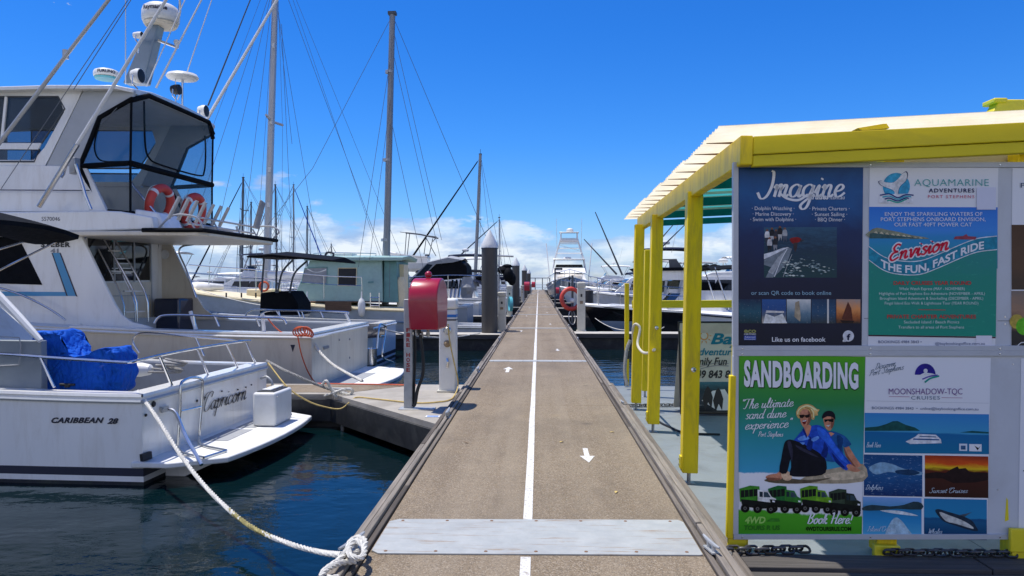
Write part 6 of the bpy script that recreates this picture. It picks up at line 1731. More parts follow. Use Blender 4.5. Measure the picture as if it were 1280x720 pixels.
c = on(ste, 1, -.6, 228, 100); c = Vector((c.x, -.6, c.z)); mb = MB('plastic_white'); mb.lathe([(.05, 0), (.30, .02), (.335, .06), (.30, .12), (.15, .16), (.01, .17)], c, 26); mb.m('stainless'); mb.tube([c, c - Vector((0, 0, .6))], .025, 8); mb.tube([c + Vector((.1, .1, 0)), c + Vector((.1, .1, -.6))], .012, 6); mb.build('antenna_dome', ste, smooth=50)
mb = MB('stainless'); a = mst(196, 50); mb.tube([a, on(ste, 1, -.1, 221, 59)], .03, 8); mb.m('plastic_white'); b = on(ste, 1, -.1, 221, 57); mb.lathe([(.04, -.05), (.05, .04), (.065, .06), (.06, .11), (.01, .13)], b, 12); mb.build('gps_antenna', ste)
# outriggers and aerials
def pole(name, a, b, r0, r1, mat): mb = MB(mat); mb.tube([a, b], r0, 10, r1=r1); return mb.build(name, ste)
pole('outrigger_pole', on(ste, 1, 1.98, -110, 322), on(ste, 1, 2.2, 160, -32), .045, .032, 'pole_grey')
mb = MB('pole_grey'); a = on(ste, 1, 2.02, -110, 322); b = on(ste, 1, 2.02, 86, 63)
mb.lathe([(.055, -.08), (.055, .08)], on(ste, 1, 2.08, 82, 68), 10); mb.build('outrigger_clamp', ste)
pole('outrigger_pole', on(ste, 1, 2.0, 49, 258), on(ste, 1, 2.25, 97, 180), .045, .045, 'stainless')
pole('outrigger_pole', on(ste, 1, 2.25, 97, 180), on(ste, 1, 2.6, 216, -14), .036, .026, 'pole_white')
mb = MB('galvanised'); P = [on(ste, 1, 1.9, *q) for q in ((89, 198), (96, 197), (96, 216), (89, 218))]; mb.loft([[p + Vector((0, .06, 0)) for p in P], [p - Vector((0, .1, 0)) for p in P]]); mb.build('outrigger_bracket', ste, bevel=.01)
mb = MB('stainless'); mb.tube([on(ste, 1, 1.95, *q) for q in ((95, 205), (107, 245), (114, 262))], .03, 8); mb.tube([on(ste, 1, 2.05, *q) for q in ((86, 195), (80, 218), (77, 222))], .02, 8); mb.build('outrigger_brace', ste)
pole('outrigger_pole', on(ste, 1, -2.0, 257, 152), on(ste, 1, -2.2, 352, -10), .040, .030, 'pole_white')
for a, b, ya, yb, r, m_ in (((157, 105), (157, -10), 1.2, 1.2, .012, 'pole_white'), ((183, 108), (240, -20), .6, .3, .014, 'pole_white'), ((195, 110), (262, -20), .2, 0, .022, 'pole_white'), ((260, 132), (316, -8), -1.5, -1.6, .018, 'mast_dark'), ((222, 125), (268, -10), -.8, -.9, .014, 'pole_white')):
    pole('aerial', on(ste, 1, ya, *a), on(ste, 1, yb, *b), r, r * .7, m_)
mb = MB('rigging')
for a, b, ya, yb in (((92, 112), (170, -10), 2.3, 2.3), ((0, 238), (160, 0), 2.3, 2.3), ((128, 155), (146, 135), 1.9, 1.9), ((222, 30), (224, 0), 0, 0)): mb.tube([on(ste, 1, ya, *a), on(ste, 1, yb, *b)], .007, 5)
mb.build('halyard', ste)
# ================================================================ fixtures along the walkway, left
# fire hose reel on its post
fh = thing('fire_hose_reel', at(515, 9.95, -.05), 'deep red drum-shaped fire hose reel on a steel post at the finger pontoon root', 'fire hose')
dF = 9.95
mb = MB('galvanised'); a = at(510.5, dF, -.05); mb.box(a.x - .055, a.x + .055, a.y - .04, a.y + .04, -.05, CAM_H + (352 - 374) * dF / F)
mb.box(a.x - .12, a.x + .36, a.y - .10, a.y + .10, -.05, -.035); mb.build('post', fh, world=True, bevel=.006)
mb = MB('red_paint')
for i, ch in enumerate('FIRE HOSE'):
    if ch != ' ':
        yb = 414.5 + i * 6.2; put_text(mb, ch, 508.5, 513.2, -yb, 4.6, lambda x, y: Vector((at(x, dF, 0).x, a.y - .043, CAM_H + (352 + y) * dF / F)), .04)
mb.build('lettering', fh, world=True, smooth=0, fix=False)
# casing: round top, flat bottom, axis across the view (slightly turned)
c = at(535.5, dF, py=376.5); ax = Vector((math.cos(R(-7)), math.sin(R(-7)), 0)); up_ = Vector((0, 0, 1)); fw = ax.cross(up_)
def case(k, off):
    k *= .95; r = .325 * k; pts = []
    for i in range(19):
        w = math.pi * i / 18; pts.append(c + ax * off + fw * (-r * math.cos(w) * .95) * -1 + up_ * (r * math.sin(w)))
    b = -.385 * k
    pts += [c + ax * off + fw * (-r * .80) + up_ * b, c + ax * off + fw * (r * .80) + up_ * b]
    return pts
mb = MB('red_reel'); mb.loft([case(.93, -.195), case(1, -.18), case(1, .18), case(.97, .195)]); mb.build('reel_cover', fh, world=True, bevel=.012, bseg=3)
mb = MB('red_reel'); mb.torus(c + ax * .187 + up_ * -.02, .21, .006, ax, 28, 6); 
for k in range(5): mb.beam(c + ax * .187 + up_ * (.18 - .08 * k) + fw * .12, c + ax * .187 + up_ * (.18 - .08 * k) - fw * .12, .006, .02)
mb.build('embossed_plate', fh, world=True)
mb = MB('red_reel'); mb.ball(c + up_ * .355, .048); mb.tube([c + up_ * .30, c + up_ * .34], .03, 10); mb.build('cap_knob', fh, world=True)
mb = MB('red_paint'); a2 = c - ax * .215; mb.box(a2.x - .05, a2.x + .0, a2.y - .06, a2.y + .06, c.z - .25, c.z + .18); mb.build('bracket', fh, world=True, bevel=.006)
mb = MB('rubber_black')
mb.tube([at(x, dF + .02, py=y) for x, y in ((518, 410), (519, 440), (518, 470), (517, 505))], .018, 8, smooth=4)
mb.tube([at(x, dF - .05, py=y) for x, y in ((524, 412), (527, 430), (529, 452), (528, 470), (522, 487), (519, 504), (516, 508))], .022, 8, smooth=5); mb.build('hose', fh, world=True)
mb = MB('galvanised')
for (x, y) in ((521, 415), (527, 418), (535, 416)): 
    p = at(x, dF, py=y); mb.lathe([(.02, -.05), (.028, -.02), (.02, .04)], p, 8); mb.tube([p, p + Vector((.0, -.08, .01))], .012, 6)
mb.build('valve', fh, world=True)

# service pedestals
def pedestal(loc, h, label, w=.24, mat='plastic_white', hose=True, band=True, face=(0, -1)):
    o = thing('service_pedestal', loc, label, 'power pedestal', 'power pedestals along the walkway')
    mb = MB(mat); mb.box(-w / 2, w / 2, -w / 2, w / 2, .0, h * .88); mb.build('cabinet', o, bevel=.025, bseg=3)
    mb = MB(mat); mb.box(-w / 2 - .012, w / 2 + .012, -w / 2 - .012, w / 2 + .012, h * .885, h); mb.build('cap', o, bevel=.04, bseg=3)
    mb = MB('plastic_cream'); mb.box(-w / 2 - .03, w / 2 + .03, -w / 2 - .03, w / 2 + .03, 0, .03); mb.build('base_plate', o, bevel=.004)
    if band:
        mb = MB('tape_blue'); mb.box(-w / 2 - .004, w / 2 + .004, -w / 2 - .004, w / 2 + .004, h * .80, h * .83); mb.build('band', o)
        mb = MB('stripe_navy'); mb.box(-w / 2 - .004, w / 2 + .004, -w / 2 - .004, w / 2 + .004, h * .765, h * .78); mb.build('band', o)
    if hose:
        mb = MB('stainless'); mb.lathe([(.055, 0), (.06, -.03), (.045, -.05), (.03, -.05), (.03, -.02)], (0, -w / 2, h * .66), 16, 'y'); mb.build('meter', o)
        mb = MB('brown_cover'); mb.lathe([(.05, 0), (.055, -.02), (.02, -.05)], (0, -w / 2, h * .52), 12, 'y'); mb.build('outlet', o)
        mb = MB('stainless'); mb.tube([(0, -w / 2 - .02, h * .27), (0.01, -w / 2 - .04, h * .33), (0, -w / 2 - .01, h * .36)], .018, 8); mb.build('tap', o)
    else:
        mb = MB('dark_void'); mb.box(-.03, .03, -w / 2 - .004, -w / 2 + .01, h * .70, h * .76); mb.build('slot', o); mb = MB('brown_cover'); mb.box(-.05, .05, -w / 2 - .01, -w / 2 + .01, h * .56, h * .62); mb.build('outlet', o)
    return o
pd = pedestal(at(560.5, 11.55, -.05), 1.44, 'white power pedestal with a blue band right behind the red fire hose reel', .26)
pedR = pedestal(at(726.5, 25.6, -.05), 1.68, 'cream power pedestal beside the orange-red lifebuoy on the right', .27, 'plastic_cream', False, False)
for i, (px, d, h) in enumerate(((627.5, 25.3, 1.35), (637, 37, 1.5), (647.5, 62, 1.5), (653, 62.3, 1.4), (655.5, 87, 1.5))):
    src = pedR
    p = at(px, d, -.05)
    dup(pedR, p, None, ('cream power pedestal just behind the first big pile', 'cream power pedestal in front of the second pile with a teal hose', 'small far power pedestal left of the second pile, nearer the water', 'small far power pedestal between the second and third piles', 'farthest small power pedestal on the left of the walkway')[i], (1, 1, h / 1.68))
mb = MB('rope_yellow'); P = [at(x, 11.3, py=y) for x, y in ((560, 405), (561, 418), (564, 436), (568, 455), (572, 473), (572, 485))]
P += [at(567, 10.9, -.035), at(561, 10.6, -.035), at(550, 10.45, -.035), at(520, 10.35, -.035), at(470, 10.7, -.035), at(446, 10.85, -.035)]
P += [at(437, 10.8, -.10), at(425, 10.7, -.18), at(405, 10.65, -.14), at(385, 10.6, -.05), at(360, 10.6, .14), at(335, 10.9, .46)]
mb.tube(P, .011, 6, smooth=5); tag(mb.build('power_lead'), 'yellow power lead running from the white pedestal over the finger to the near boat', 'cable')
mb = MB('radar_teal'); 
for k in range(4): mb.torus(at(637 + .8 * k, 36.5, .55), .34, .03, (1, .2, 0), 18, 6)
tag(mb.build('hose_coil'), 'teal hose coiled on the pedestal in front of the second pile', 'hose')
# number plate on the finger
mb = MB('plastic_white'); a = at(541, 9.35, -.046); mb.box(a.x - .09, a.x + .09, a.y - .06, a.y + .06, -.049, -.040); mb.m('tape_blue'); mb.box(a.x - .07, a.x + .07, a.y - .03, a.y + .03, -.0395, -.038); tag(mb.build('berth_plate', bevel=.002), 'small pale berth plate screwed on the finger pontoon', 'plate')

# piles
for i, (px, d) in enumerate(((612, 24.8), (644.8, 52.7), (655.5, 75.5), (661, 103.0))):
    p = at(px, d, -.05)
    o = thing('pile', (p.x, p.y, WZ - .3), ('tall dark grey pile with a white cone cap, nearest of the row', 'second dark grey pile with a white cone cap along the left edge', 'third pile with a white cone cap, above the small red reel', 'farthest of the four white-capped piles along the walkway')[i], 'pile', 'mooring piles along the walkway')
    r = .268; zt = 2.78 - WZ + .3
    mb = MB('pile_grey'); mb.lathe([(r, 0), (r, zt - .02)], seg=28); mb.build('shaft', o)
    mb = MB('pile_white'); mb.lathe([(r + .015, zt - .01), (r + .015, zt + .10), (.03, zt + .585), (.001, zt + .60)], seg=28); mb.build('cone_cap', o)
    mb = MB('stripe_navy'); mb.lathe([(r + .02, zt - .04), (r + .02, zt - .012)], seg=28); mb.build('cap_band', o)
    mb = MB('galvanised'); z = .55 - WZ - .3
    mb.box(-r - .12, r + .25, -r - .09, -r - .02, .23, .31); mb.box(-r - .12, r + .25, r + .02, r + .09, .23, .31); mb.box(-r - .12, -r - .05, -r - .09, r + .09, .23, .31)
    mb.build('pile_guide', o, bevel=.01)
# more red reels far down
def small_reel(px, d, label):
    o = thing('fire_hose_reel', at(px, d, -.05), label, 'fire hose')
    mb = MB('galvanised'); mb.box(-.05, .05, -.05, .05, 0, 1.4); mb.build('post', o)
    mb = MB('red_reel'); q = [Vector((0, -.33 * math.cos(math.pi * i / 12), 1.36 + .33 * math.sin(math.pi * i / 12))) for i in range(13)] + [Vector((0, .28, 1.0)), Vector((0, -.28, 1.0))]
    mb.loft([[p + Vector((.05, 0, 0)) for p in q], [p + Vector((.47, 0, 0)) for p in q]]); mb.build('reel_cover', o, bevel=.02)
    return o
small_reel(654.5, 58.0, 'small red fire hose reel under the third white-capped pile')
small_reel(664, 90.0, 'tiny red fire hose reel left of the far end of the walkway')
o = small_reel(693.5, 62.0, 'small red fire hose reel at the right edge before the tower boat'); o.scale = (.8, .8, .72)
# far end: frame of posts across the T-head
o = thing('end_shelter', at(673, 152.5, -.03), 'low dark open-sided shelter across the far end of the walkway', 'shelter')
mb = MB('mast_dark')
for px in (661, 669, 678, 687): a = at(px, 152.5, 0); mb.box(a.x - .08, a.x + .08, a.y - .08, a.y + .08, -.03, 2.3)
mb.build('post', o, world=True)
mb = MB('canvas_grey'); a = at(660, 152.5, 0); b = at(688, 152.5, 0); mb.box(a.x, b.x, a.y - .8, a.y + 1.2, 2.3, 2.45); mb.build('roof', o, world=True)
mb = MB('plastic_white'); a = at(668, 150, 0); b = at(690, 150, 0)
for z in (.5, 1.0): mb.beam((a.x, a.y, z), (b.x, b.y, z), .06, .08)
mb.build('rail', o, world=True)

# right side: lifebuoy on a post, directional sign
lb = thing('lifebuoy_post', at(715.6, 29.5, -.05), 'dark post carrying an orange-red lifebuoy beyond the cream pedestal', 'lifebuoy')
mb = MB('mast_dark'); mb.tube([(0, 0, 0), (0, 0, 1.95)], .045, 8); mb.build('post', lb)
mb = MB('red_ring'); mb.torus((-.06, -.08, 1.02), .40, .085, (.35, -1, .1), 30, 10); mb.build('ring', lb, smooth=60)
mb = MB('plastic_white'); mb.ball((-.02, -.05, .95), .10); mb.build('rescue_light', lb)
mb = MB('rope_white'); mb.torus((-.02, -.06, .28), .28, .02, (.9, -.5, .1), 22, 6); mb.build('rope', lb)
sp = thing('finger_post', at(693.8, 46.5, -.05), 'thin black post with two dark direction boards in front of the tower boat', 'sign')
mb = MB('mast_dark'); mb.tube([(0, 0, 0), (0, 0, 2.55)], .05, 8); mb.build('post', sp)
for z, w in ((2.40, .46), (2.16, .33)):
    mb = MB('letter_black'); mb.box(0.0, w, -.03, .0, z, z + .15); mb.m('plastic_white'); mb.box(.06, w - .06, -.034, -.0305, z + .05, z + .09); mb.build('board', sp)

# ================================================================ boats of the second row
def flip(o): o.rotation_euler = (0, 0, R(180))
# open boat with black T-top
tb = thing('centre_console_boat', (-4.3, 20.75, WZ), 'pale blue open boat with a black T-top and a black console cover', 'motor boat', rot=(0, 0, R(178)))
h3, s3, p3_ = hull_parts(tb, 8.6, 2.9, 1.02, 1.45, top='hull_paleblue', stripe='stripe_navy', cockpit=(.3, 5.4), sole=.55, gw=.22, rub='gelcoat_white', flare=.2)
Q = lambda yv: (lambda px, py: on(tb, 1, yv, px, py))
zt = Q(1.0)(360, 322).z
mb = MB('canvas_black'); P = [Q(1.1)(308, 321), Q(1.1)(325, 317.5), Q(1.1)(392, 321), Q(1.1)(416, 326), Q(1.1)(412, 328), Q(1.1)(330, 321)]
xs = [p.x for p in P]
mb.loft([[Vector((x, y, z)) for x, y, z in ((max(xs), -1.1, zt), (max(xs), 1.1, zt), (max(xs), 1.1, zt + .05), (max(xs), 0, zt + .13), (max(xs), -1.1, zt + .05))], [Vector((x, y, z)) for x, y, z in ((lerp(max(xs), min(xs), .3),) + q for q in ((-1.15, zt + .02), (1.15, zt + .02), (1.15, zt + .09), (0, zt + .20), (-1.15, zt + .09)))], [Vector((x, y, z)) for x, y, z in ((min(xs),) + q for q in ((-1.1, zt - .12), (1.1, zt - .12), (1.1, zt - .07), (0, zt + .04), (-1.1, zt - .07)))]])
mb.build('hard_top', tb, bevel=.02)
mb = MB('mast_dark')
for s in (.85, -.85):
    for q in (((330, 322), (327, 366)), ((346, 322), (345, 366))): mb.tube([Q(s)(*q[0]), Q(s)(*q[1])], .028, 8)
    for q in (((366, 325), (353, 340), (347, 366)), ((384, 326), (368, 342), (362, 366))): mb.tube([Q(s)(*w) for w in q], .028, 8, smooth=4)
mb.tube([Q(-.6)(*q) for q in ((406, 325), (408, 316), (417, 317), (414, 325))], .03, 8, smooth=3)
mb.build('top_frame', tb)
mb = MB('canvas_black'); prof = [Q(.5)(*q) for q in ((325, 394), (326, 366), (347, 364), (363, 364), (373, 380), (373, 394))]
mb.loft([[Vector((p.x, .55, p.z)) for p in prof], [Vector((p.x, -.55, p.z)) for p in prof]]); mb.build('console_cover', tb, bevel=.04)
rail(tb, [Q(1.2)(*q) for q in ((306, 396), (312, 389), (330, 387), (420, 391), (436, 393))], .022, [Q(1.2)(*q) for q in ((348, 387.5), (377, 389))], [Q(1.2)(*q) for q in ((350, 396), (380, 398))])
mb = MB('hull_navy'); P = [on(tb, 0, -.008, *q) for q in ((455, 405), (484, 404), (482, 421), (455, 423))]; mb.sheet(P, .01); mb.m('plastic_white'); put_text(mb, 'dAlbo', 457, 476, -419, 8, lambda x, y: on(tb, 0, -.018, x, y), .0, .2); mb.build('name_panel', tb, smooth=0, fix=False)

# motor sailer with teal wheelhouse
ms = thing('motor_sailer', at(561, 27.6, WZ), 'old grey-blue motor sailer with a teal wheelhouse, cream deck and one tall mast', 'sailing boat', rot=(0, 0, R(178.5)))
h4, s4, p4_ = hull_parts(ms, 11.6, 3.3, 1.22, 2.15, top='hull_bluegrey', stripe='hull_bluegrey', deck='deck_cream', rub='deck_cream', flare=.22, bow_rake=1.4, rub_r=.05, fine=1.9)
Q4 = lambda yv: (lambda px, py: on(ms, 1, yv, px, py))
def x4(yv): return lambda px, py: (lambda p: (p.x, p.z))(Q4(yv)(px, py))
K = x4(1.25)
bw = house(ms, 'wheelhouse', 'cabin_teal', [K(478, 378), K(476, 325), K(386, 325), K(364, 378)], 1.25, taper=.08)
house(ms, 'aft_cabin', 'cabin_teal_dark', [K(478.2, 378), K(478.2, 326), K(494, 326), K(497, 378)], 1.1, taper=.05)
mb = MB('cabin_teal'); P = [K(380, 321), K(505, 321.5), K(503, 326), K(381, 326)]
mb.loft([[Vector((x, 1.35, z)) for x, z in P], [Vector((x, 0, z + .10)) for x, z in P], [Vector((x, -1.35, z)) for x, z in P]]); mb.build('wheelhouse_roof', ms, bevel=.02)
z0_ = min(K(478, 378)[1], K(364, 378)[1])
side_panels(ms, 'window', 'canvas_grey', [[K(380, 335), K(408, 334), K(408, 355), K(376, 354)]], 1.25, .08, z0_, frame='cabin_teal_dark', off=.012)
side_panels(ms, 'window', 'dark_void', [[K(422, 335), K(445, 335), K(445, 357), K(422, 357)]], 1.25, .08, z0_, frame='deck_cream', off=.012)
mb = MB('cabin_teal_dark'); P = [Q4(1.27)(*q) for q in ((460, 352), (467, 351.5), (467, 353.5), (460, 354))]; mb.sheet(P, .01); mb.build('name_plate', ms)
mb = MB('deck_cream'); P = [K(485, 378), K(485, 330), K(500, 330), K(500, 378)]; mb.loft([[Vector((x, .6, z)) for x, z in P], [Vector((x, -.2, z)) for x, z in P]]); mb.build('doorway', ms)
mb = MB('deck_cream'); mb.lathe([(.16, 0), (.17, 1.0), (.10, 1.12)], Vector((*K(499, 376)[:1], .9, s4(.15))), 12); mb.build('vent', ms)
# mast and rigging
def tapered(root, a, b, r0, r1, mat, name='mast'):
    mb = MB(mat); mb.tube([a, b], r0, 12, r1=r1); return mb.build(name, root)
def wires(root, pairs, r=.008, name='rigging', mat='rigging'):
    mb = MB(mat)
    for a, b in pairs: mb.tube([a, b], r, 5)
    return mb.build(name, root, smooth=0)
Cn = Q4(0.0)
mt = tapered(ms, Vector((Cn(481.5, 372).x, 0, s4(.1))), Cn(490.5, 17), .135, .11, 'mast_grey')
mb = MB('mast_dark'); p = Cn(490.5, 17); mb.box(p.x - .15, p.x + .15, -.12, .12, p.z - .05, p.z + .06); mb.build('mast_head', mt)
mb = MB('mast_alloy'); 
for py in (90, 200, 300): q = Cn(488.6 - (py - 17) * .025, py); mb.lathe([(.16, -.05), (.16, .05)], Vector((q.x, 0, q.z)), 10)
mb.build('mast_band', mt)
wires(ms, [(Cn(490, 20), Cn(391, 210)), (Cn(391, 210), Cn(320, 300)), (Cn(490, 20), Q4(1.4)(487, 372)), (Cn(490, 60), Q4(1.45)(448, 334)), (Cn(490, 60), Q4(-1.45)(552, 330)), (Cn(491, 20), Cn(628, 345)), (Cn(490, 110), Q4(1.4)(462, 325)), (Cn(489, 150), Q4(-1.3)(529, 335)), (Cn(489, 140), Q4(1.2)(478, 320)), (Cn(490, 30), Q4(-1.4)(552, 300))], .009)
# guard rails
sr = lambda s, px, py: on(ms, 1, s * 1.5, px, py)
for s in (1, -1):
    rail(ms, [sr(s, *q) for q in ((236, 331), (262, 333), (320, 337), (365, 341), (410, 345), (452, 346.5))], .018, [sr(s, *q) for q in ((262, 333), (300, 335.5), (320, 337), (405, 344.5), (452, 346.5))], [sr(s, *q) for q in ((261, 355), (300, 362), (320, 364), (405, 373), (453, 374))], mid=.30)
mb = MB('stainless'); 
for px in (463, 474): mb.tube([sr(1, px, 366), sr(1, px, 393)], .02, 6)
for py in (372, 382): mb.tube([sr(1.02, 463, py), sr(1.02, 474, py)], .02, 6)
mb.build('boarding_ladder', ms)
mb = MB('wood_dark'); P = [on(ms, 1, 1.66, *q) for q in ((406, 377), (439, 377.5), (439, 389), (407, 388))]; mb.sheet(P, .05); mb.build('plank_fender', ms)
mb = MB('dark_void')
for px in (282, 301, 319): P = [on(ms, 1, 1.62, *q) for q in ((px, 366), (px + 1.6, 366), (px + 1.6, 372), (px, 372))]; mb.sheet(P, .03)
mb.build('scupper', ms)
mb = MB('canvas_white'); mb.tube([on(ms, 1, 1.15, *q) for q in ((384, 336), (392, 340), (400, 340), (408, 337))], .03, 8, smooth=3); mb.build('curtain', ms)

# odds and ends on the motor sailer
rail(ms, [Q4(.7)(*q) for q in ((392, 317), (420, 316), (470, 317))], .018, [Q4(.7)(*q) for q in ((392, 317), (430, 316.5), (470, 317))], [Q4(.7)(*q) for q in ((392, 322), (430, 322), (470, 322))], name='roof_rail')
mb = MB('deck_white'); p = Q4(0)(430, 320); mb.box(p.x - .4, p.x + .4, -.35, .35, p.z - .02, p.z + .10); mb.build('roof_hatch', ms, bevel=.03)
mb = MB('deck_cream'); x0_ = Q4(0)(330, 360).x; mb.box(x0_ - .5, x0_ + .5, -.45, .45, s4(.65), s4(.65) + .28); mb.build('fore_hatch', ms, bevel=.05)
mb = MB('canvas_white'); mb.tube([Vector((x0_ + 1.6 + .3 * i, .5 * math.sin(i * 1.1), s4(.75) + .22)) for i in range(7)], [.10, .16, .2, .18, .2, .15, .08], 10); mb.build('bagged_sail', ms, smooth=60)
mb = MB('hull_slate'); mb.tube([Vector((t * 11.6 - 1.4 * (1 - .72) * t ** 4, p4_(t, s4(t) * .62).y + .012, s4(t) * .62)) for t in [i / 16 for i in range(16)]], .035, 6); mb.build('rubbing_strake', ms)
mb = MB('wood_dark'); mb.tube([Q4(1.28)(366, 377), Q4(1.28)(478, 377.5)], .03, 6); mb.build('toe_rail', ms)
mb = MB('orange_rope'); c = Q4(1.55)(330, 358); mb.torus(c, .16, .04, (0, 1, .1), 20, 8); mb.build('rope_hank', ms)
for i, (px, py, lab) in enumerate(((384, 384, 'white fender hanging on the grey-blue hull beneath the T-top'), (452, 384, 'white fender hanging on the grey-blue hull beside the wooden plank'))):
    c = ms.matrix_basis @ Q4(1.78)(px, py); mb = MB('plastic_white'); mb.lathe([(.02, -.34), (.10, -.28), (.13, -.1), (.13, .12), (.09, .26), (.025, .33), (.02, .55)], c, 12); tag(mb.build('fender', smooth=60), lab, 'fender', 'fenders hanging on the motor sailer')

# ---------------------------------------------------------------- generic craft for the farther berths
def yacht(name, label, L, B, mast_px, d, top_py, bow=180, hull='gelcoat_white', mast_at=.55, mast_r=.085, mast_mat='mast_alloy', boom='canvas_navy', furl=True, spread=(.55,), group=None, lean_px=0, dodger='canvas_navy', deck_z=1.15, mizzen=False, cabin='gelcoat_white', stays=True):
    """mast foot under the given pixel column at distance d, mast head at the given pixel row"""
    sgn = -1 if bow == 180 else 1
    foot = at(mast_px, d, WZ)
    base = foot - Vector((sgn * mast_at * L, 0, 0))
    o = thing(name, base, label, 'sailing boat', group, (0, 0, R(bow)))
    hb_, sh_, _ = hull_parts(o, L, B, deck_z, deck_z + .35, top=hull, stripe='stripe_navy', flare=.3, bow_rake=L * .10, rub='gelcoat_grey', cockpit=(L * .05, L * .24), sole=.7, n=14, gw=.2)
    house(o, 'cabin', cabin, [(L * .25, deck_z + .02), (L * .27, deck_z + .52), (L * .52, deck_z + .42), (L * .66, deck_z + .15), (L * .68, deck_z + .05)], B * .33, taper=.15)
    side_panels(o, 'window', 'glass_dark', [[(L * .30, deck_z + .2), (L * .30, deck_z + .36), (L * .5, deck_z + .33), (L * .53, deck_z + .22)]], B * .33, .15, deck_z + .02)
    top = at(mast_px + lean_px, d, py=top_py); tz = top.z - WZ; tx_ = (top.x - base.x) * sgn
    m = tapered(o, Vector((mast_at * L, 0, deck_z)), Vector((tx_, 0, tz)), mast_r, mast_r * .75, mast_mat)
    prs = []
    mb = MB(mast_mat)
    for f in spread:
        z = lerp(deck_z, tz, f); x = lerp(mast_at * L, tx_, f)
        for s in (1, -1): mb.tube([Vector((x, 0, z)), Vector((x - .15, s * B * .28, z + .05))], mast_r * .35, 6)
        for s in (1, -1): prs += [(Vector((x - .15, s * B * .28, z)), Vector((tx_, 0, tz))), (Vector((x - .15, s * B * .28, z)), Vector((mast_at * L - .1, s * hb_(mast_at) * .98, deck_z)))]
    mb.build('spreader', m)
    mb = MB('fender_black'); mb.tube([Vector((tx_, 0, tz)), Vector((tx_, 0, tz + .35))], .015, 5); mb.box(tx_ - .1, tx_ + .1, -.06, .06, tz - .02, tz + .05); mb.build('mast_head', m)
    bz = deck_z + 1.15
    mb = MB(mast_mat); mb.tube([Vector((mast_at * L - .1, 0, bz)), Vector((L * .1, 0, bz + .1))], mast_r * .6, 8); bm_ = mb.build('boom', o)
    if boom:
        mb = MB(boom); n = 10
        mb.tube([Vector((lerp(mast_at * L - .15, L * .13, i / n), .02 * math.sin(i * 2.3), bz + .16 + .1 * i / n + .02 * math.sin(i * 1.7))) for i in range(n + 1)], [.10 + .11 * (1 - i / n) for i in range(n + 1)], 10); mb.build('sail_cover', bm_, smooth=60)
    fs = (Vector((tx_, 0, tz - .2)), Vector((L * .985, 0, sh_(1) + .1)))
    prs += [(Vector((tx_, 0, tz)), Vector((.05, 0, deck_z + .2))), fs, (Vector((tx_, 0, tz)), Vector((L * .12, 0, bz + .1)))]
    wires(o, prs, max(.008, d * .00022))
    if furl: 
        mb = MB(boom or 'canvas_white'); mb.tube([fs[1] + (fs[0] - fs[1]) * t for t in (.05, .5, .97)], [.075, .06, .035], 8); mb.build('furled_sail', o)
    if dodger: canopy(o, 'spray_hood', dodger, L * .21, L * .33, B * .3, deck_z + 1.25, .25)
    for s in (1, -1):
        pts = [Vector((L * t, s * (hb_(t) - .06), sh_(t) + .6)) for t in (.02, .2, .4, .6, .8, .93)]
        rail(o, pts, max(.012, d * .0003), pts, [p - Vector((0, 0, .6)) for p in pts], smooth=0)
    mb = MB('stainless'); mb.tube([Vector((L * .98, s, sh_(1) + z)) for s, z in ((.35, .0), (.3, .55), (0, .62), (-.3, .55), (-.35, 0))], .02, 6, smooth=3); mb.build('pulpit', o)
    return o

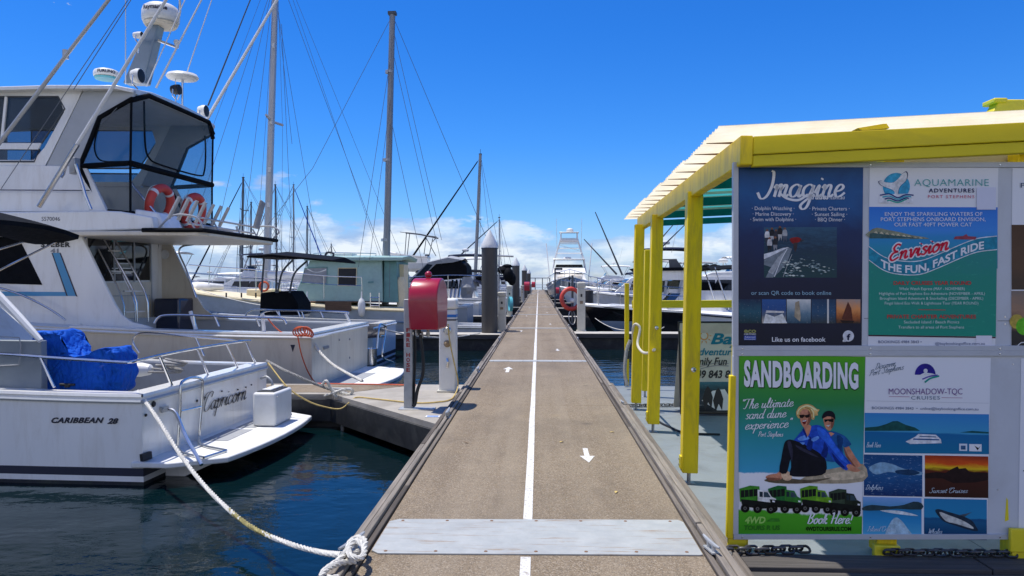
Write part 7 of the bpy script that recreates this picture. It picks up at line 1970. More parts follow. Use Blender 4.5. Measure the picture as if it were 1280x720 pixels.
def cruiser(name, label, loc, rot, L=10, B=3.4, fly=True, hull='gelcoat_white', cabin='gelcoat_white', top='canvas_navy', bimini=True, glassm='glass_dark', radar=True, group=None, fs=1.1, fb=1.75, arch=False, stripe='stripe_navy', rods=False, cover=None, hard=False, open_=False):
    o = thing(name, loc, label, 'motor boat', group, (0, 0, R(rot)))
    hb_, sh_, _ = hull_parts(o, L, B, fs, fb, top=hull, stripe=stripe, flare=.32, bow_rake=L * .12, cockpit=(.3, L * .28), sole=.45, n=14, rub='gelcoat_grey')
    w = B * .40; z0 = fs - .05
    if not open_:
        prof = [(L * .28, z0), (L * .30, z0 + 1.35), (L * .55, z0 + 1.35), (L * .68, z0 + .62), (L * .82, z0 + .55), (L * .90, sh_(.9) + .02), (L * .60, z0)]
        house(o, 'cabin', cabin, prof, w, taper=.12, z0=z0)
        for a, b in ((.31, .41), (.42, .54)):
            side_panels(o, 'window', glassm, [[(L * a, z0 + .72), (L * a, z0 + 1.18), (L * b, z0 + 1.18), (L * (b + .025), z0 + .72)]], w, .12, z0, off=.01)
        mb = MB(glassm); f = lambda z: w - .12 * (z - z0)
        for s0, s1 in ((-1, -.35), (-.32, .32), (.35, 1)):
            za, zb = z0 + .70, z0 + 1.28
            mb.sheet([Vector((L * .662 + .02, s0 * f(za) * .95, za)), Vector((L * .662 + .02, s1 * f(za) * .95, za)), Vector((L * .562 + .02, s1 * f(zb) * .93, zb)), Vector((L * .562 + .02, s0 * f(zb) * .93, zb))], .02)
        mb.build('windscreen', o, smooth=0)
        zt = z0 + 1.36
        if fly:
            house(o, 'flybridge', cabin, [(L * .22, zt), (L * .22, zt + .10), (L * .30, zt + .5), (L * .46, zt + .62), (L * .54, zt + .02)], w * .92, taper=.1)
            mb = MB(glassm); mb.sheet([Vector((L * .47, -w * .8, zt + .62)), Vector((L * .47, w * .8, zt + .62)), Vector((L * .445, w * .72, zt + .95)), Vector((L * .445, -w * .72, zt + .95))], .02); mb.build('wind_deflector', o, smooth=0)
            zc = zt + 1.95
        else: zc = zt + .55
    else:
        zt = z0; zc = z0 + 1.9
        mb = MB(glassm)
        for s0, s1 in ((-1, -.35), (-.32, .32), (.35, 1)):
            mb.sheet([Vector((L * .64 - abs(s0) * .3, s0 * w, z0 + .25)), Vector((L * .64 - abs(s1) * .3, s1 * w, z0 + .25)), Vector((L * .58 - abs(s1) * .3, s1 * w * .9, z0 + .8)), Vector((L * .58 - abs(s0) * .3, s0 * w * .9, z0 + .8))], .02)
        mb.build('windscreen', o, smooth=0)
        house(o, 'coaming', cabin, [(L * .3, z0), (L * .34, z0 + .28), (L * .64, z0 + .3), (L * .84, sh_(.8) + .1), (L * .9, sh_(.9)), (L * .6, z0)], w, taper=.2, z0=z0)
    if bimini:
        x0, x1 = (L * .16, L * .50) if fly else (L * .10, L * .40)
        canopy(o, 'bimini', top, x0, x1, w * .92, zc, .08)
        mb = MB('stainless')
        for s in (1, -1):
            for x in (x0 + .1, x1 - .15): mb.tube([Vector((x, s * w * .88, zc - .12)), Vector((lerp(x, (x0 + x1) / 2, .5), s * w * .88, zt + .2))], .025, 6)
        mb.build('bimini_frame', o)
    if hard:
        house(o, 'hard_top', 'gelcoat_white', [(L * .18, zc), (L * .2, zc + .1), (L * .5, zc + .12), (L * .52, zc)], w * .95)
        mb = MB('gelcoat_grey')
        for s in (1, -1):
            for x in (L * .22, L * .46): mb.tube([Vector((x, s * w * .85, zc)), Vector((x + .1, s * w * .9, zt))], .035, 6)
        mb.build('top_frame', o)
    if arch:
        mb = MB(cabin)
        for s in (1, -1): mb.loft([[Vector((x, s * w, z)) for x, z in ((L * .24, zt - .2), (L * .32, zt - .2), (L * .24, zc + .1), (L * .18, zc + .1))], [Vector((x, s * (w - .1), z)) for x, z in ((L * .24, zt - .2), (L * .32, zt - .2), (L * .24, zc + .1), (L * .18, zc + .1))]])
        mb.box(L * .18, L * .24, -w, w, zc + .02, zc + .14); mb.build('radar_arch', o, bevel=.02)
    if radar:
        mb = MB('plastic_white'); c = Vector((L * .36, .2, zc + (.18 if bimini or hard else .1))); mb.lathe([(.22, 0), (.27, .06), (.26, .16), (.15, .22), (.01, .23)], c, 16); mb.m('stainless'); mb.tube([c, c - Vector((0, 0, .4))], .03, 6); mb.build('radar_dome', o, smooth=50)
        mb = MB('pole_white'); mb.tube([Vector((L * .3, -w * .7, zc - .3)), Vector((L * .24, -w * .7, zc + 2.4))], .014, 5); mb.build('aerial', o)
    if rods:
        mb = MB('mast_dark')
        for s in (1, -1): mb.tube([Vector((L * .42, s * w, zt)), Vector((L * .15, s * (w + .6), zt + 4.8))], .035, 6, r1=.015)
        mb.build('outrigger_pole', o)
    if cover:
        mb = MB(cover); mb.loft([[Vector((x, y, z)) for y, z in ((B * .46, fs), (B * .3, fs + .5), (0, fs + .75), (-B * .3, fs + .5), (-B * .46, fs))] for x in (.1, L * .12, L * .27)]); mb.build('cockpit_cover', o)
    pts = [Vector((L * t, (hb_(t) - .08), sh_(t) + .55)) for t in (.5, .65, .8, .92)]
    pts2 = pts + [Vector((L * .985, 0, sh_(1) + .6))] + [Vector((p.x, -p.y, p.z)) for p in pts[::-1]]
    rail(o, pts2, .018, pts2, [p - Vector((0, 0, .55)) for p in pts2], name='bow_rail', smooth=0)
    return o
# ================================================================ farther boats, left
ytA = yacht('sailing_yacht', 'white yacht with the thickest tall silver mast running out of the picture top', 12.5, 3.7, 332, 33.5, -60, bow=180, mast_at=.56, mast_r=.175, spread=(.52,), lean_px=14, boom='canvas_white', furl=False, dodger='canvas_navy')
o = ytA
mb = MB('plastic_white')
for py in (57, 152, 212, 256): 
    p = at(331 + (400 - py) * .031, 33.2, py=py); mb.box(p.x - .05, p.x + .05, p.y - .03, p.y + .03, p.z - .1, p.z + .1)
mb.build('mast_step', o, world=True)
wires(o, [((lambda a, b: (o.matrix_basis.inverted() @ a, o.matrix_basis.inverted() @ b))(at(*p, py=q), at(*r, py=s))) for (p, q, r, s) in (((341, 33.5), -20, (252, 33.5), 250), ((344, 33.5), -30, (262, 33.5), 330), ((346, 33.5), -40, (482, 34), 330), ((340, 33.5), 0, (300, 33), 330), ((352, 33.5), 30, (366, 35), 330), ((348, 33.5), 20, (365, 33), 180), ((345, 34), 0, (400, 35), 330))], .010, 'extra_rigging')
ytB = yacht('sailing_yacht', 'small yacht with a navy spray hood whose mast stands behind the first pile', 8.2, 2.8, 593, 50, 193, bow=180, mast_at=.28, mast_r=.13, spread=(.55,), lean_px=7.5, boom='canvas_black', furl=True, mast_mat='mast_grey', deck_z=1.1)
masts = [(302, 62, 222, 10.5, .11, 'yacht with a dark mast, leftmost mast behind the big flybridge boat', 'mast_dark', 2),
         (313, 78, 253, 9.0, .10, 'yacht with a short grey mast just left of the thick silver mast', 'mast_dark', 1),
         (347, 74, 231, 9.5, .10, 'yacht with a dark mast crossed by stays just right of the thick silver mast', 'mast_dark', -3),
         (367, 84, 231, 10.5, .10, 'yacht with a pale mast between the dark mast and the shortest one', 'mast_grey', 0),
         (384, 90, 258, 9.0, .10, 'yacht with a stubby grey mast above the black T-top', 'mast_dark', 0),
         (300, 105, 276, 8.0, .09, 'very far yacht with a tiny mast low beside the flybridge corner', 'mast_dark', 0),
         (414, 118, 305, 7.0, .09, 'very far small yacht behind the teal wheelhouse roof', 'mast_dark', 0)]
for i, (px, d, py, L, r, lab, mm, ln) in enumerate(masts):
    yacht('sailing_yacht', lab, L, L * .31, px, d, py, bow=180 if i % 2 == 0 else 0, mast_r=r, mast_mat=mm, boom=('canvas_navy', 'canvas_white', 'canvas_grey', 'canvas_blue')[i % 4], furl=i % 3 != 1, lean_px=ln, spread=(.5,) if i % 2 else (.4, .72), hull=('gelcoat_white', 'gelcoat_cream', 'hull_paleblue', 'gelcoat_white')[i % 4], dodger=('canvas_navy', None, 'canvas_grey')[i % 3], group='yachts in the far left berths')
def put(px, d): return at(px, d, WZ)
G_ = 'motor boats in the far left berths'
cruiser('motor_cruiser', 'white flybridge cruiser seen through the gap under the bridge deck, leftmost', put(262, 52), 180, 10.5, 3.5, top='canvas_white', group=G_)
cruiser('motor_cruiser', 'white sedan cruiser low behind the cream bow deck', put(330, 60), 180, 9.0, 3.1, fly=False, top='canvas_white', group=G_, radar=False)
cruiser('motor_cruiser', 'white flybridge boat behind the legs of the black T-top', put(385, 56), 180, 9.5, 3.3, top='canvas_navy', group=G_)
cruiser('motor_cruiser', 'small white cruiser with a grey cover between two masts, left of the T-top', put(300, 76), 180, 8.5, 3.0, fly=False, cover='canvas_grey', group=G_, bimini=False)
cruiser('motor_cruiser', 'far white cruiser showing over the bow rail of the teal boat', put(360, 92), 180, 10, 3.4, group=G_, top='canvas_grey')
cruiser('motor_cruiser', 'far white boat low on the water at the left edge of the gap', put(255, 88), 180, 10, 3.4, group=G_, top='canvas_white', fly=False)
# sedan with a black hood behind the reel
sd = cruiser('motor_cruiser', 'grey-white cruiser with a big black hood and sloping side screen behind the red reel', put(588, 33.2), 180, 9.5, 3.2, fly=False, bimini=False, radar=False, cabin='gelcoat_white', hull='gelcoat_grey', fs=1.15)
Q = lambda yv: (lambda px, py: on(sd, 1, yv, px, py))
mb = MB('canvas_black'); pr = [Q(1.2)(*q) for q in ((524, 352), (536, 334), (548, 326), (572, 325), (583, 332), (584, 345), (570, 348))]
mb.loft([[Vector((p.x, 1.25, p.z)) for p in pr], [Vector((p.x, 0, p.z + .12)) for p in pr], [Vector((p.x, -1.25, p.z)) for p in pr]]); mb.build('hood', sd, bevel=.05)
mb = MB('canvas_grey'); pr = [Q(1.3)(*q) for q in ((508, 353), (535, 328), (560, 322), (578, 325), (566, 328), (545, 330), (522, 352))]
mb.loft([[Vector((p.x, 1.32, p.z)) for p in pr], [Vector((p.x, 0, p.z + .12)) for p in pr], [Vector((p.x, -1.32, p.z)) for p in pr]]); mb.build('hood_trim', sd)
side_panels(sd, 'side_screen', 'glass_tint', [[(lambda p: (p.x, p.z))(Q(1.3)(*q)) for q in ((512, 353), (534, 330), (541, 331), (524, 353))]], 1.33)
rail(sd, [Q(1.4)(*q) for q in ((489, 352), (510, 347), (560, 344), (604, 345))], .022, [Q(1.4)(*q) for q in ((510, 347), (560, 344))], [Q(1.4)(*q) for q in ((509, 376), (560, 374))])
mb = MB('stainless')
for px in (566, 571, 576): mb.tube([Q(.5)(px, 350), Q(.8)(px - 3, 372)], .05, 8)
mb.build('rod_holder', sd)
mb = MB('canvas_grey'); c = Q(1.2)(584, 362); rnd = random.Random(2)
rings = []
for k in range(7):
    z = lerp(-.35, .55, k / 6); r = .30 - .03 * abs(k - 3)
    rings.append([c + Vector((r * math.cos(w * .7854) * (.8 + .4 * rnd.random()), r * math.sin(w * .7854) * (.8 + .4 * rnd.random()), z)) for w in range(8)])
mb.loft(rings); mb.build('engine_cover', sd, smooth=20)
# flybridge boat carrying a dinghy on its roof
fd = cruiser('motor_cruiser', 'white flybridge cruiser carrying a small white dinghy and a rod rack up on its roof', put(556, 44), 180, 10.5, 3.6, fly=True, bimini=False, radar=False, fs=1.2)
dg = thing('dinghy', at(536, 44.2, py=330), 'small white dinghy stowed on the roof of a cruiser left of the first pile', 'dinghy', rot=(0, 0, R(180)))
hull_parts(dg, 2.5, 1.3, .42, .75, stripe='gelcoat_white', bottom='gelcoat_grey', cockpit=(.1, 1.9), sole=.12, gw=.12, n=12, stripe_z=(.06, .08), bow_rake=.3)
rr = thing('rod_rack', at(536, 44.5, py=330), 'thin overhead rod rack standing over the small white dinghy', 'rack')
mb = MB('mast_dark'); Z = lambda px, py: at(px, 44.5, py=py)
mb.tube([Z(507, 291), Z(525, 293), Z(548, 298)], .045, 8); mb.tube([Z(500, 290), Z(546, 296)], .02, 6)
for a, b in (((508, 292), (506, 320)), ((512, 292), (509, 320)), ((533, 296), (530, 318)), ((533, 298), (545, 320)), ((541, 298), (536, 322)), ((545, 297), (541, 302))): mb.tube([Z(*a), Z(*b)], .025, 6)
mb.tube([Z(534, 330), Z(534, 318)], .14, 8); mb.build('frame', rr, world=True)
cruiser('motor_cruiser', 'boat with a dark hood and folded canopy close beside the first pile', put(601, 40.5), 180, 8.5, 3.0, fly=False, top='canvas_black', hull='gelcoat_white', fs=1.05, radar=False, group=G_)
cruiser('motor_cruiser', 'small white runabout with its bow to the finger just left of the first pile', put(612, 28.2), 180, 5.2, 2.0, fly=False, open_=True, bimini=False, radar=False, hull='gelcoat_white', fs=.55, fb=.8, group=G_)
for i, (px, d, L, fl, tp, lab) in enumerate(((628, 46.5, 8.5, False, 'canvas_black', 'boat with a black canopy between the first and second piles'), (634, 58, 9, True, 'canvas_navy', 'white flybridge boat peeping out left of the second pile'), (642, 66, 9.5, True, 'canvas_white', 'far flybridge boat between the second and third piles'), (648, 80, 10, False, 'canvas_navy', 'far sedan boat just right of the second pile'), (655, 98, 10, True, 'canvas_white', 'far boat between the third and fourth piles'), (661, 122, 11, True, 'canvas_grey', 'last boat in the left row near the end of the walkway'))):
    cruiser('motor_cruiser', lab, (lambda p: Vector((min(p.x, -2.0), p.y, p.z)))(put(px, d)), 180, L, 3.2, fly=fl, top=tp, group=G_, radar=fl)
yacht('sailing_yacht', 'yacht with a thin mast and whip aerials behind the second pile', 9, 2.9, 624, 70, 272, bow=180, mast_at=.2, mast_r=.06, group='yachts in the far left berths')
# grey motor vessel with a dark round canopy right of the first pile
o = thing('folded_canopy', at(634, 41, py=350), 'bunched black canopy beside the first pile, seen from its end', 'canopy')
mb = MB('canvas_black'); mb.ball((.05, 0, .30), .42, .7, 1.2, 1.0, 12); mb.ball((-.2, .1, .55), .34, 1.1, 1.2, .7, 12); mb.ball((.25, 0, .05), .30, .8, 1.1, 1.2, 12); mb.ball((.0, 0, .75), .22, 1.3, 1, .6, 10); mb.build('cloth', o); mb = MB('mast_alloy'); mb.tube([(-.5, 0, -.9), (-.45, 0, 1.4)], .04, 8); mb.tube([(-.7, 0, 1.35), (.35, 0, 1.3)], .05, 8); mb.build('frame', o)

# ================================================================ right side
# black runabout
br = cruiser('runabout', 'black hulled runabout with a white deck and its bow towards the walkway', put(986, 28.8), 180, 8.0, 2.6, fly=False, open_=True, bimini=True, top='canvas_black', radar=False, hull='hull_black', stripe='gelcoat_grey', fs=1.0, fb=1.32, cabin='gelcoat_white')
mb = MB('plastic_white'); put_text(mb, 'AOZ', 765, 782, -388.5, 4.2, lambda x, y: on(br, 1, 1.32, x, y), .03, .3); mb.build('lettering', br, smooth=0, fix=False)
mb = MB('hull_slate'); P = [on(br, 1, 1.14, *q) for q in ((750, 401), (800, 402), (800, 414), (768, 414))]; mb.sheet(P, .02); mb.build('hull_flash', br)
# white adventure boat behind the kiosk rail
wb = thing('jet_boat', at(1158, 19.0, WZ), 'white jet boat with blue lettering behind the yellow rail of the kiosk deck', 'motor boat', rot=(0, 0, R(180)))
h5, s5, p5_ = hull_parts(wb, 6.05, 2.3, 1.18, 1.42, top='gelcoat_white', stripe='hull_black', stripe_z=(.16, .90), cockpit=(.3, 3.4), sole=.5, flare=.35, bow_rake=1.2, rub='hull_black', rub_r=.02)
mb = MB('stripe_blue'); put_text(mb, 'Bay', 896, 910, -404, 7.5, lambda x, y: on(wb, 1, 1.16, x, y), .03, .3); put_text(mb, 'Adventures', 911, 955, -404, 6, lambda x, y: on(wb, 1, 1.16, x, y), .03, .3); mb.build('lettering', wb, smooth=0, fix=False)
mb = MB('gelcoat_grey')
for z in (.75, .95): mb.tube([Vector((t * 6.05 - .6 * (1 - z / 1.4) * t ** 4, p5_(t, z).y + .004, z)) for t in [i / 14 for i in range(14)]], .014, 5)
mb.build('hull_chine', wb)
# grey hardtop boat with black radar arch
ht = cruiser('hardtop_boat', 'boat with a grey-framed hardtop and black roof between the yellow posts', put(992, 33.0), 180, 8.8, 3.0, fly=False, bimini=False, radar=False, fs=1.15, cabin='gelcoat_white')
Q = lambda yv: (lambda px, py: on(ht, 1, yv, px, py))
mb = MB('gelcoat_white'); pr = [Q(1.2)(*q) for q in ((806, 338), (868, 338), (868, 350), (806, 350))]; mb.loft([[Vector((p.x, 1.25, p.z)) for p in pr], [Vector((p.x, -1.25, p.z)) for p in pr]]); mb.build('top_band', ht)
mb = MB('canvas_black'); pr = [Q(1.2)(*q) for q in ((795, 335), (872, 334), (873, 338), (800, 339))]; mb.loft([[Vector((p.x, 1.35, p.z)) for p in pr], [Vector((p.x, -1.35, p.z)) for p in pr]]); mb.build('hard_top', ht)
for s in (1, -1):
    mb = MB('mast_dark'); pr = [Q(1.0 * s)(*q) for q in ((836, 325), (846, 325), (853, 335), (837, 335))]; mb.sheet(pr, .1)
    mb.tube([Q(1.0 * s)(818, 325), Q(1.0 * s)(846, 324.5)], .04, 6); mb.tube([Q(1.0 * s)(818, 325), Q(1.0 * s)(812, 336)], .04, 6); mb.build('radar_arch', ht)
mb = MB('gelcoat_grey')
for s in (1, -1):
    for a, b in (((834, 338), (831, 368)), ((854, 340), (848, 368)), ((862, 340), (858, 368)), ((806, 338), (802, 368))): mb.beam(Q(1.15 * s)(*a), Q(1.15 * s)(*b), .10, .10)
mb.build('top_frame', ht)
side_panels(ht, 'side_window', 'glass_green', [[(lambda p: (p.x, p.z))(Q(1.2)(*q)) for q in ((807, 351), (832, 351), (832, 366), (804, 366))], [(lambda p: (p.x, p.z))(Q(1.2)(*q)) for q in ((836, 351), (852, 351), (849, 366), (836, 366))]], 1.1)
mb = MB('canvas_black'); c = Q(.3)(878, 335); 
for k in range(5): mb.ball(c + Vector((-.15 * k, .1 * k, .05 * (k % 2))), .16, 1.2, 1, .8, 10)
mb.build('folded_canvas', ht)
# white cruiser with long dark window
wc = cruiser('motor_cruiser', 'white cruiser with a long dark oval window beside the sign board edge', put(1000, 40), 180, 11.5, 3.7, fly=False, bimini=False, radar=True, fs=1.25, fb=1.9, group='motor boats in the right-hand berths', cabin='gelcoat_white')
Q = lambda yv: (lambda px, py: on(wc, 1, yv, px, py))
pr = [(lambda p: (p.x, p.z))(Q(1.5)(*q)) for q in ((872, 372), (876, 346), (890, 340), (960, 338), (960, 372))]
mb = MB('gelcoat_white'); mb.loft([[Vector((x, 1.52, z)) for x, z in pr], [Vector((x, -1.52, z)) for x, z in pr]]); mb.build('saloon', wc, bevel=.04)
side_panels(wc, 'saloon_window', 'glass_dark', [[(lambda p: (p.x, p.z))(Q(1.53)(*q)) for q in ((882, 352), (886, 350), (960, 350), (960, 359), (890, 359), (884, 357))]], 1.52)
for i, (px, d, L, fl, tp, lab) in enumerate(((905, 62, 11, True, 'canvas_white', 'flybridge cruiser whose white top shows beside the dark sign edge'), (800, 47, 9.5, True, 'canvas_navy', 'white boat behind the two farther yellow posts'), (792, 74, 11, True, 'canvas_white', 'white flybridge cruiser with its rails up above the black runabout'), (770, 57, 8, False, 'canvas_navy', 'white sedan cruiser low behind the runabout windscreen'), (752, 98, 11, True, 'canvas_white', 'far white boat right of the tower boat'), (735, 40, 6.5, False, 'canvas_navy', 'small white boat just behind the orange-red lifebuoy'), (850, 80, 11, True, 'canvas_grey', 'far flybridge cruiser behind the tallest yellow post'), (722, 66, 8, False, 'canvas_white', 'white boat beside the bow of the tower boat'))):
    cruiser('motor_cruiser', lab, (lambda p: Vector((max(p.x + L * .5, 1.9 + L), p.y, p.z)))(put(px, d)), 180, L, 3.3, fly=fl, top=tp, group='motor boats in the right-hand berths', radar=fl, bimini=tp != 'canvas_white' or fl)
# fishing boat with the tall tuna tower
tf = thing('tower_boat', at(711, 86 + 7, WZ), 'slate hulled game fishing boat with a tall white tower, bow towards the camera', 'motor boat', rot=(0, 0, R(-92)))
hbt, sht, _ = hull_parts(tf, 16, 5.2, 1.5, 2.75, top='hull_slate', stripe='gelcoat_white', cockpit=(.4, 4.6), sole=.7, flare=.45, bow_rake=2.2, rub='gelcoat_white', rub_r=.06, stripe_z=(.1, .2))
house(tf, 'saloon', 'gelcoat_white', [(4.6, 1.4), (4.7, 3.6), (8.2, 3.6), (10.3, 2.7), (12.5, 2.3), (12.9, 2.0), (6, 1.4)], 2.0, taper=.15, z0=1.4)
house(tf, 'flybridge', 'gelcoat_white', [(3.6, 3.65), (3.6, 3.8), (4.4, 4.5), (7.2, 4.75), (8.6, 3.7)], 1.9, taper=.12)
mb = MB('glass_dark'); mb.sheet([Vector((7.3, -1.6, 4.8)), Vector((7.3, 1.6, 4.8)), Vector((6.8, 1.5, 5.35)), Vector((6.8, -1.5, 5.35))], .03); mb.build('windscreen', tf, smooth=0)
mb = MB('gelcoat_cream'); mb.ball((10.4, 0, 2.85), 1.15, 1.1, 1.25, .62, 18); mb.build('foredeck_tender', tf)
mb = MB('gelcoat_white'); mb.box(3.4, 7.2, -1.85, 1.85, 6.3, 6.45); mb.build('hard_top', tf, bevel=.05)
mb = MB('pole_white')
for sx, x1 in ((3.7, 4.7), (6.9, 6.1)):
    for s in (1, -1): mb.tube([Vector((sx, s * 1.95, 3.8)), Vector((lerp(sx, x1, .4), s * 1.72, 6.3)), Vector((x1, s * .95, 10.6)), Vector((x1, s * .95, 11.6))], .075, 8)
for z, w, xa, xb in ((7.6, 1.5, 4.2, 6.5), (8.6, 1.3, 4.4, 6.3), (9.5, 1.15, 4.6, 6.2), (10.5, 1.0, 4.7, 6.1)):
    mb.tube([Vector(p) for p in ((xa, w, z), (xb, w, z), (xb, -w, z), (xa, -w, z))], .055, 6, closed=True)
mb.tube([Vector((6.3, 1.2, 8.0)), Vector((6.2, -1.1, 9.2))], .04, 6)
mb.build('tuna_tower', tf)
mb = MB('gelcoat_white'); mb.box(4.5, 6.3, -1.15, 1.15, 11.6, 11.72); mb.m('canvas_white'); mb.box(4.6, 6.2, -1.0, 1.0, 9.75, 10.3); mb.build('tower_top', tf, bevel=.04)
mb = MB('plastic_white'); mb.lathe([(.3, 11.72), (.42, 11.85), (.42, 12.25), (.25, 12.5), (.01, 12.55)], (5.4, .1, 0), 16); mb.lathe([(.4, 6.45), (.5, 6.6), (.4, 6.85), (.01, 6.9)], (5.4, -.2, 0), 16); mb.build('radar_dome', tf, smooth=50)
mb = MB('pole_white')
for s in (1, -1): mb.tube([Vector((6, s * 2.3, 3.2)), Vector((4.8, s * 2.7, 9.6))], .06, 6); mb.tube([Vector((5, s * 1.4, 6.4)), Vector((4.8, s * 1.5, 14.5))], .025, 5)
mb.build('outrigger_pole', tf)
pts = [Vector((16 * t, hbt(t) - .1, sht(t) + .7)) for t in (.55, .7, .85, .95)]; pts = pts + [Vector((15.9, 0, sht(1) + .7))] + [Vector((p.x, -p.y, p.z)) for p in pts[::-1]]
rail(tf, pts, .035, pts, [p - Vector((0, 0, .7)) for p in pts], name='bow_rail', smooth=0)
mb = MB('rope_white'); mb.tube(sag((14.5, -1.2, 2.4), (13.5, -6, .6), .5), .03, 5); mb.build('mooring_line', tf)
for ch in tf.children:
    if ch.name.split('.')[0] not in ('hull', 'deck', 'rub_rail', 'cockpit', 'bow_rail'):
        for v in ch.data.vertices:
            if v.co.z > 2.4: v.co.z = 2.4 + (v.co.z - 2.4) * .60
# long black rods above the runabout
for i, (a, b, lab) in enumerate((((778, 344), (744, 265), 'long black outrigger rod leaning left above the runabout, taller one'), ((771, 343), (730, 299), 'shorter black outrigger rod leaning left above the runabout'), ((806, 322), (844, 278), 'thin black rod leaning right between the yellow posts, upper one'), ((806, 330), (857, 280), 'thin black rod leaning right between the yellow posts, lower one'))):
    mb = MB('mast_dark'); mb.tube([at(*a[:1], 31.5, py=a[1]), at(*b[:1], 31.5, py=b[1])], .045, 6, r1=.02); tag(mb.build('outrigger_rod'), lab, 'fishing rod')
for i, (px, d, lab) in enumerate(((735, 36, 'small dark pile among the boats behind the runabout bow'), (741, 60, 'far short pile right of the tower boat'))):
    mb = MB('pile_grey'); p = at(px, d, WZ); mb.lathe([(.26, -.3), (.26, 1.75), (.27, 1.76), (.05, 1.9)], p, 18); tag(mb.build('pile'), lab, 'pile')

# ================================================================ mooring lines
def rope_tube(name, pts, r, label, mat='rope_white', smooth=4, dirty=None, cat='rope'):
    mb = MB(mat); P = crom([Vector(p) for p in pts], smooth)
    # two strands laid round each other so that the lay shows
    n = len(P); L = 0; acc = [0]
    for a, b in zip(P[:-1], P[1:]): L += (b - a).length; acc.append(L)
    m = max(8, int(L / max(.012, r * .9))); dense = []
    j = 0
    for i in range(m + 1):
        s = L * i / m
        while j < n - 2 and acc[j + 1] < s: j += 1
        t = (s - acc[j]) / max(1e-6, acc[j + 1] - acc[j]); dense.append(P[j].lerp(P[j + 1], t))
    for k in range(3):
        q = []
        for i, p in enumerate(dense):
            t = dense[min(i + 1, m)] - dense[max(0, i - 1)]; t.normalize()
            s = t.cross(Vector((0, 0, 1)))
            if s.length < .05: s = t.cross(Vector((1, 0, 0)))
            s.normalize(); u = t.cross(s); w = i / m * L / (r * 7) * 2 * math.pi + k * 2.094
            q.append(p + (s * math.cos(w) + u * math.sin(w)) * r * .52)
        i0 = len(mb.f); mb.tube(q, r * .62, 5)
        if dirty:
            mb.m(dirty[2]); di = mb.cur; mb.m(mat)
            cnt = len(mb.f) - i0; rd = random.Random(k); mid = (dirty[0] + dirty[1]) / 2; hw = (dirty[1] - dirty[0]) / 2
            for f in range(i0, len(mb.f)):
                u = (f - i0) / cnt
                if rd.random() < 1.25 - 1.1 * (abs(u - mid) / hw) ** 1.5: mb.mi[f] = di
    return tag(mb.build(name, smooth=60), label, cat)
cl0 = g0(441, 690, .03)
ca = cap.matrix_basis @ on(cap, 2, .985, 172, 489)
main = [ca, at(196, 7.7, py=522), at(225, 7.2, py=568), at(262, 6.7, py=614), at(310, 6.1, py=656), at(360, 5.6, py=679), at(400, 5.25, py=690), g0(428, 694, .07)]
rope_tube('mooring_rope', main, .019, 'thick white mooring rope sagging from the near boat down to the walkway cleat', dirty=(.50, .66, 'rope_dirty'))
cleat(g0(440, 690, .03), R(75), 'steel cleat wrapped in white rope at the lower left of the walkway')
rope_tube('cleat_hitch', [g0(428, 694, .07), g0(452, 688, .08), g0(456, 676, .10), g0(446, 672, .10), g0(436, 680, .09), g0(438, 694, .11), g0(452, 697, .10), g0(455, 684, .12), g0(444, 676, .13), g0(432, 690, .10), g0(424, 700, .08), g0(406, 713, .06), g0(404, 722, .05), g0(424, 722, .05)], .017, 'white rope hitch knotted over the near cleat')
rope_tube('cleat_hitch', [g0(444, 702, .05), g0(425, 704, .07), g0(408, 712, .08), g0(400, 722, .07)], .016, 'loose white rope tail at the very bottom of the walkway edge')
cleat(g0(889, 688, .02), R(100), 'bare steel cleat at the lower right walkway edge', s=.8)
cleat(g0(778, 506, .0), R(95), 'steel cleat at the corner of the kiosk deck', s=.7)
# lines to the first finger
ka = at(425, 11.05, .02)
cleat(at(426, 11.35, -.05), R(0), 'steel cleat on the finger pontoon edge with several lines', s=1.1)
rope_tube('mooring_rope', [cap.matrix_basis @ on(cap, 0, .1, 333, 451), at(360, 11.1, py=465), at(385, 11.15, py=476), at(405, 11.2, py=484), at(430, 11.3, py=492)], .022, 'white and grey mooring line from the near boat quarter to the finger cleat', 'rope_grey')
rope_tube('mooring_rope', [ste.matrix_basis @ on(ste, 0, .1, 388, 420), at(398, 13.6, py=438), at(415, 13.3, py=455), at(435, 12.9, py=467), at(453, 12.5, py=476)], .026, 'white mooring line from the big cruiser quarter down to the finger')
rope_tube('mooring_rope', [at(430, 11.3, py=488), at(428, 11.1, py=500), at(427, 11.0, py=515), at(428, 11.0, py=535), at(427, 11.0, py=562)], .024, 'grey rope end hanging from the finger cleat into the water', 'rope_grey')
rope_tube('cleat_hitch', [at(402, 11.2, py=482), at(408, 11.1, py=476), at(415, 11.15, py=488), at(424, 11.2, py=490), at(436, 11.2, py=493), at(441, 11.2, py=488), at(428, 11.1, py=487), at(418, 11.1, py=494), at(432, 11.15, py=497)], .022, 'knotted grey rope bundle on the finger pontoon')
rope_tube('mooring_rope', sag(cap.matrix_basis @ on(cap, 0, -.05, 362, 505), at(425, 11.0, py=488), .02, 6), .014, 'thin white line from the bait tank to the finger edge')
mb = MB('orange_rope'); mb.tube([ste.matrix_basis @ on(ste, 1, 1.7, *q) for q in ((333, 396), (345, 410), (356, 417), (372, 419))] + [ste.matrix_basis @ on(ste, 0, -.02, 380, 418)], .012, 6, smooth=4)
mb.tube([ste.matrix_basis @ on(ste, 0, -.03, *q) for q in ((372, 419), (376, 440), (382, 458), (388, 470), (394, 478))] + [at(398, 12.2, -.02), at(470, 12.1, -.02), at(520, 12.0, -.02)], .012, 6, smooth=4)
tag(mb.build('cord'), 'thin red cord from the big cruiser rail down to the finger', 'rope')
mb = MB('orange_rope'); c = ste.matrix_basis @ on(ste, 0, .05, 381, 417)
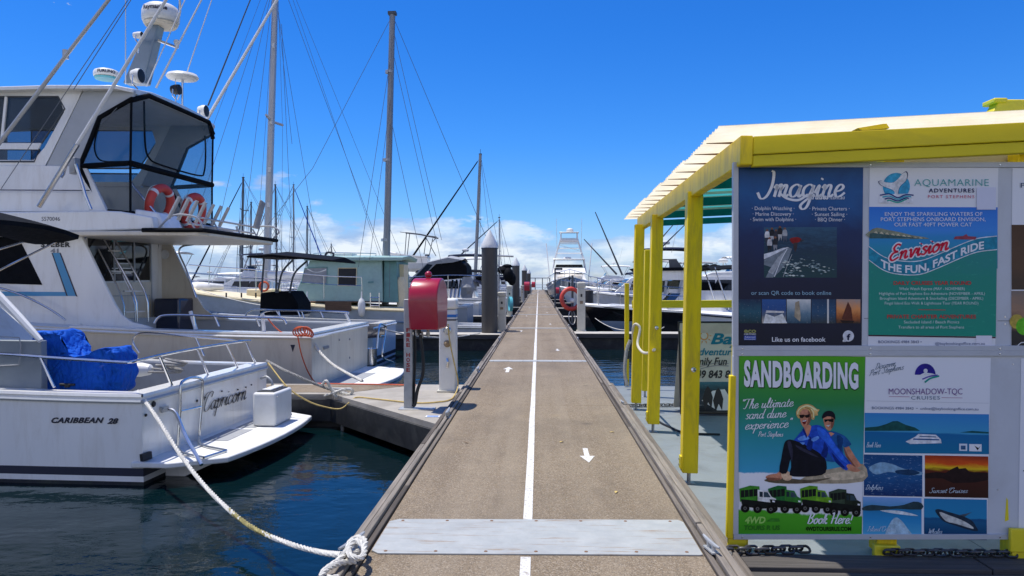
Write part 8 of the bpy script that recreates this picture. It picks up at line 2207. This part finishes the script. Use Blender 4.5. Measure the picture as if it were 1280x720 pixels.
for k in range(5): mb.torus(c + Vector((.05 * k - .1, -.03 * k, .04)), .11, .012, (.3 * k - .6, 1, .8), 14, 5)
tag(mb.build('cord_bundle'), 'red cord bundle on the stern corner of the big cruiser', 'rope')
rope_tube('mooring_rope', sag(tb.matrix_basis @ on(tb, 0, .3, 455, 404), at(600, 24.2, -.02), .25), .022, 'white line from the T-top boat stern running right to the second finger')
for i, (a, b, z, lab) in enumerate(((at(783, 24.6, .05), at(744, 26.4, .35), .1, 'white bow line of the black runabout'), (at(830, 18.0, .55), at(790, 24.3, -.02), .12, 'white line from the jet boat bow to the finger behind'), (at(250, 26, py=362), at(330, 22, py=382), .05, 'white bow line across the grey-blue hull of the teal boat'))):
    rope_tube('mooring_rope', sag(a, b, z, 6), .012, lab)
# small cleats and fittings along both edges of the walkway
k = 0
for sx in (-1, 1):
    for y in (9.0, 13.5, 20.8, 27.0, 34.0, 41, 48):
        if sx > 0 and y < 14: continue
        o = cleat((sx * 1.10, y, .0), R(90), None, s=1.25); k += 1
        o['label'] = 'steel cleat on the %s walkway edge%s' % ('left' if sx < 0 else 'right', {9.0: ' just before the fire hose finger', 13.5: ' just past the white pedestal', 20.8: ' short of the first pile', 27.0: ' just past the first pile', 34.0: ' beside the teal hose coil', 41: ' midway between the first two piles', 48: ' just before the second pile'}[y] if sx < 0 else {20.8: ' short of the cream pedestal', 27.0: ' just past the cream pedestal', 34.0: ' beyond the orange-red lifebuoy', 41: ' near the direction post', 48: ' past the direction post'}[y])

# ================================================================ parts that came out of one loop but do not touch become parts of their own
def split_clusters(o):
    me = o.data; n = len(me.vertices); par = list(range(n))
    def find(a):
        while par[a] != a: par[a] = par[par[a]]; a = par[a]
        return a
    for p in me.polygons:
        v = list(p.vertices); r = find(v[0])
        for w in v[1:]:
            q = find(w)
            if q != r: par[q] = r
    bb = {}
    for v in me.vertices:
        r = find(v.index); c = v.co
        if r not in bb: bb[r] = [c.copy(), c.copy()]
        else:
            for k in range(3):
                bb[r][0][k] = min(bb[r][0][k], c[k]); bb[r][1][k] = max(bb[r][1][k], c[k])
    ks = list(bb); grp = {k: k for k in ks}
    if len(ks) < 2 or len(ks) > 60: return
    def gf(a):
        while grp[a] != a: a = grp[a]
        return a
    e = .012
    for i, a in enumerate(ks):
        for b in ks[i + 1:]:
            if all(bb[a][0][k] - e <= bb[b][1][k] and bb[b][0][k] - e <= bb[a][1][k] for k in range(3)):
                ra, rb = gf(a), gf(b)
                if ra != rb: grp[rb] = ra
    roots = sorted({gf(k) for k in ks})
    if not 2 <= len(roots) <= 24: return
    for ri, r in enumerate(roots):
        bm = bmesh.new(); bm.from_mesh(me); bm.verts.ensure_lookup_table()
        bmesh.ops.delete(bm, geom=[v for v in bm.verts if gf(find(v.index)) != r], context='VERTS')
        m2 = bpy.data.meshes.new(me.name)
        bm.to_mesh(m2); bm.free()
        for mt in me.materials: m2.materials.append(mt)
        if ri == 0: keep = m2
        else:
            c = o.copy(); c.data = m2; COL.objects.link(c); c.parent = o.parent
    o.data = keep
SPLIT = {'cockpit_rail', 'door_frame', 'top_frame', 'bracket', 'platform_brace', 'printed_bow', 'printed_island', 'printed_sand', 'printed_swimmer', 'printed_boat', 'printed_crowd', 'printed_head', 'printed_headland', 'printed_beach', 'printed_dolphin', 'printed_boats', 'printed_whale',
         'drain_fitting', 'sign_fixing', 'grab_rail', 'bimini_frame', 'outrigger_pole', 'rod_holder', 'radar_arch', 'awning_frame', 'tread_panel', 'scupper', 'mast_step', 'outrigger_brace', 'pile_guide', 'valve', 'hatch', 'bolt_head', 'guard_rail', 'upper_roof_trim', 'post_collar', 'helm_seat', 'radar_dome', 'band', 'rule_line', 'badge', 'tower_top', 'hull_chine', 'boarding_ladder', 'bridge_ladder', 'rail', 'post', 'mast_band', 'aerial', 'fascia_board', 'radar_bracket', 'hose', 'extra_rigging', 'halyard', 'name_panel'}
for o in list(SC.objects):
    if o.type == 'MESH' and o.parent is not None and (o.name.split('.')[0] in SPLIT or o.name.startswith('lettering') and False) and not o.children: split_clusters(o)
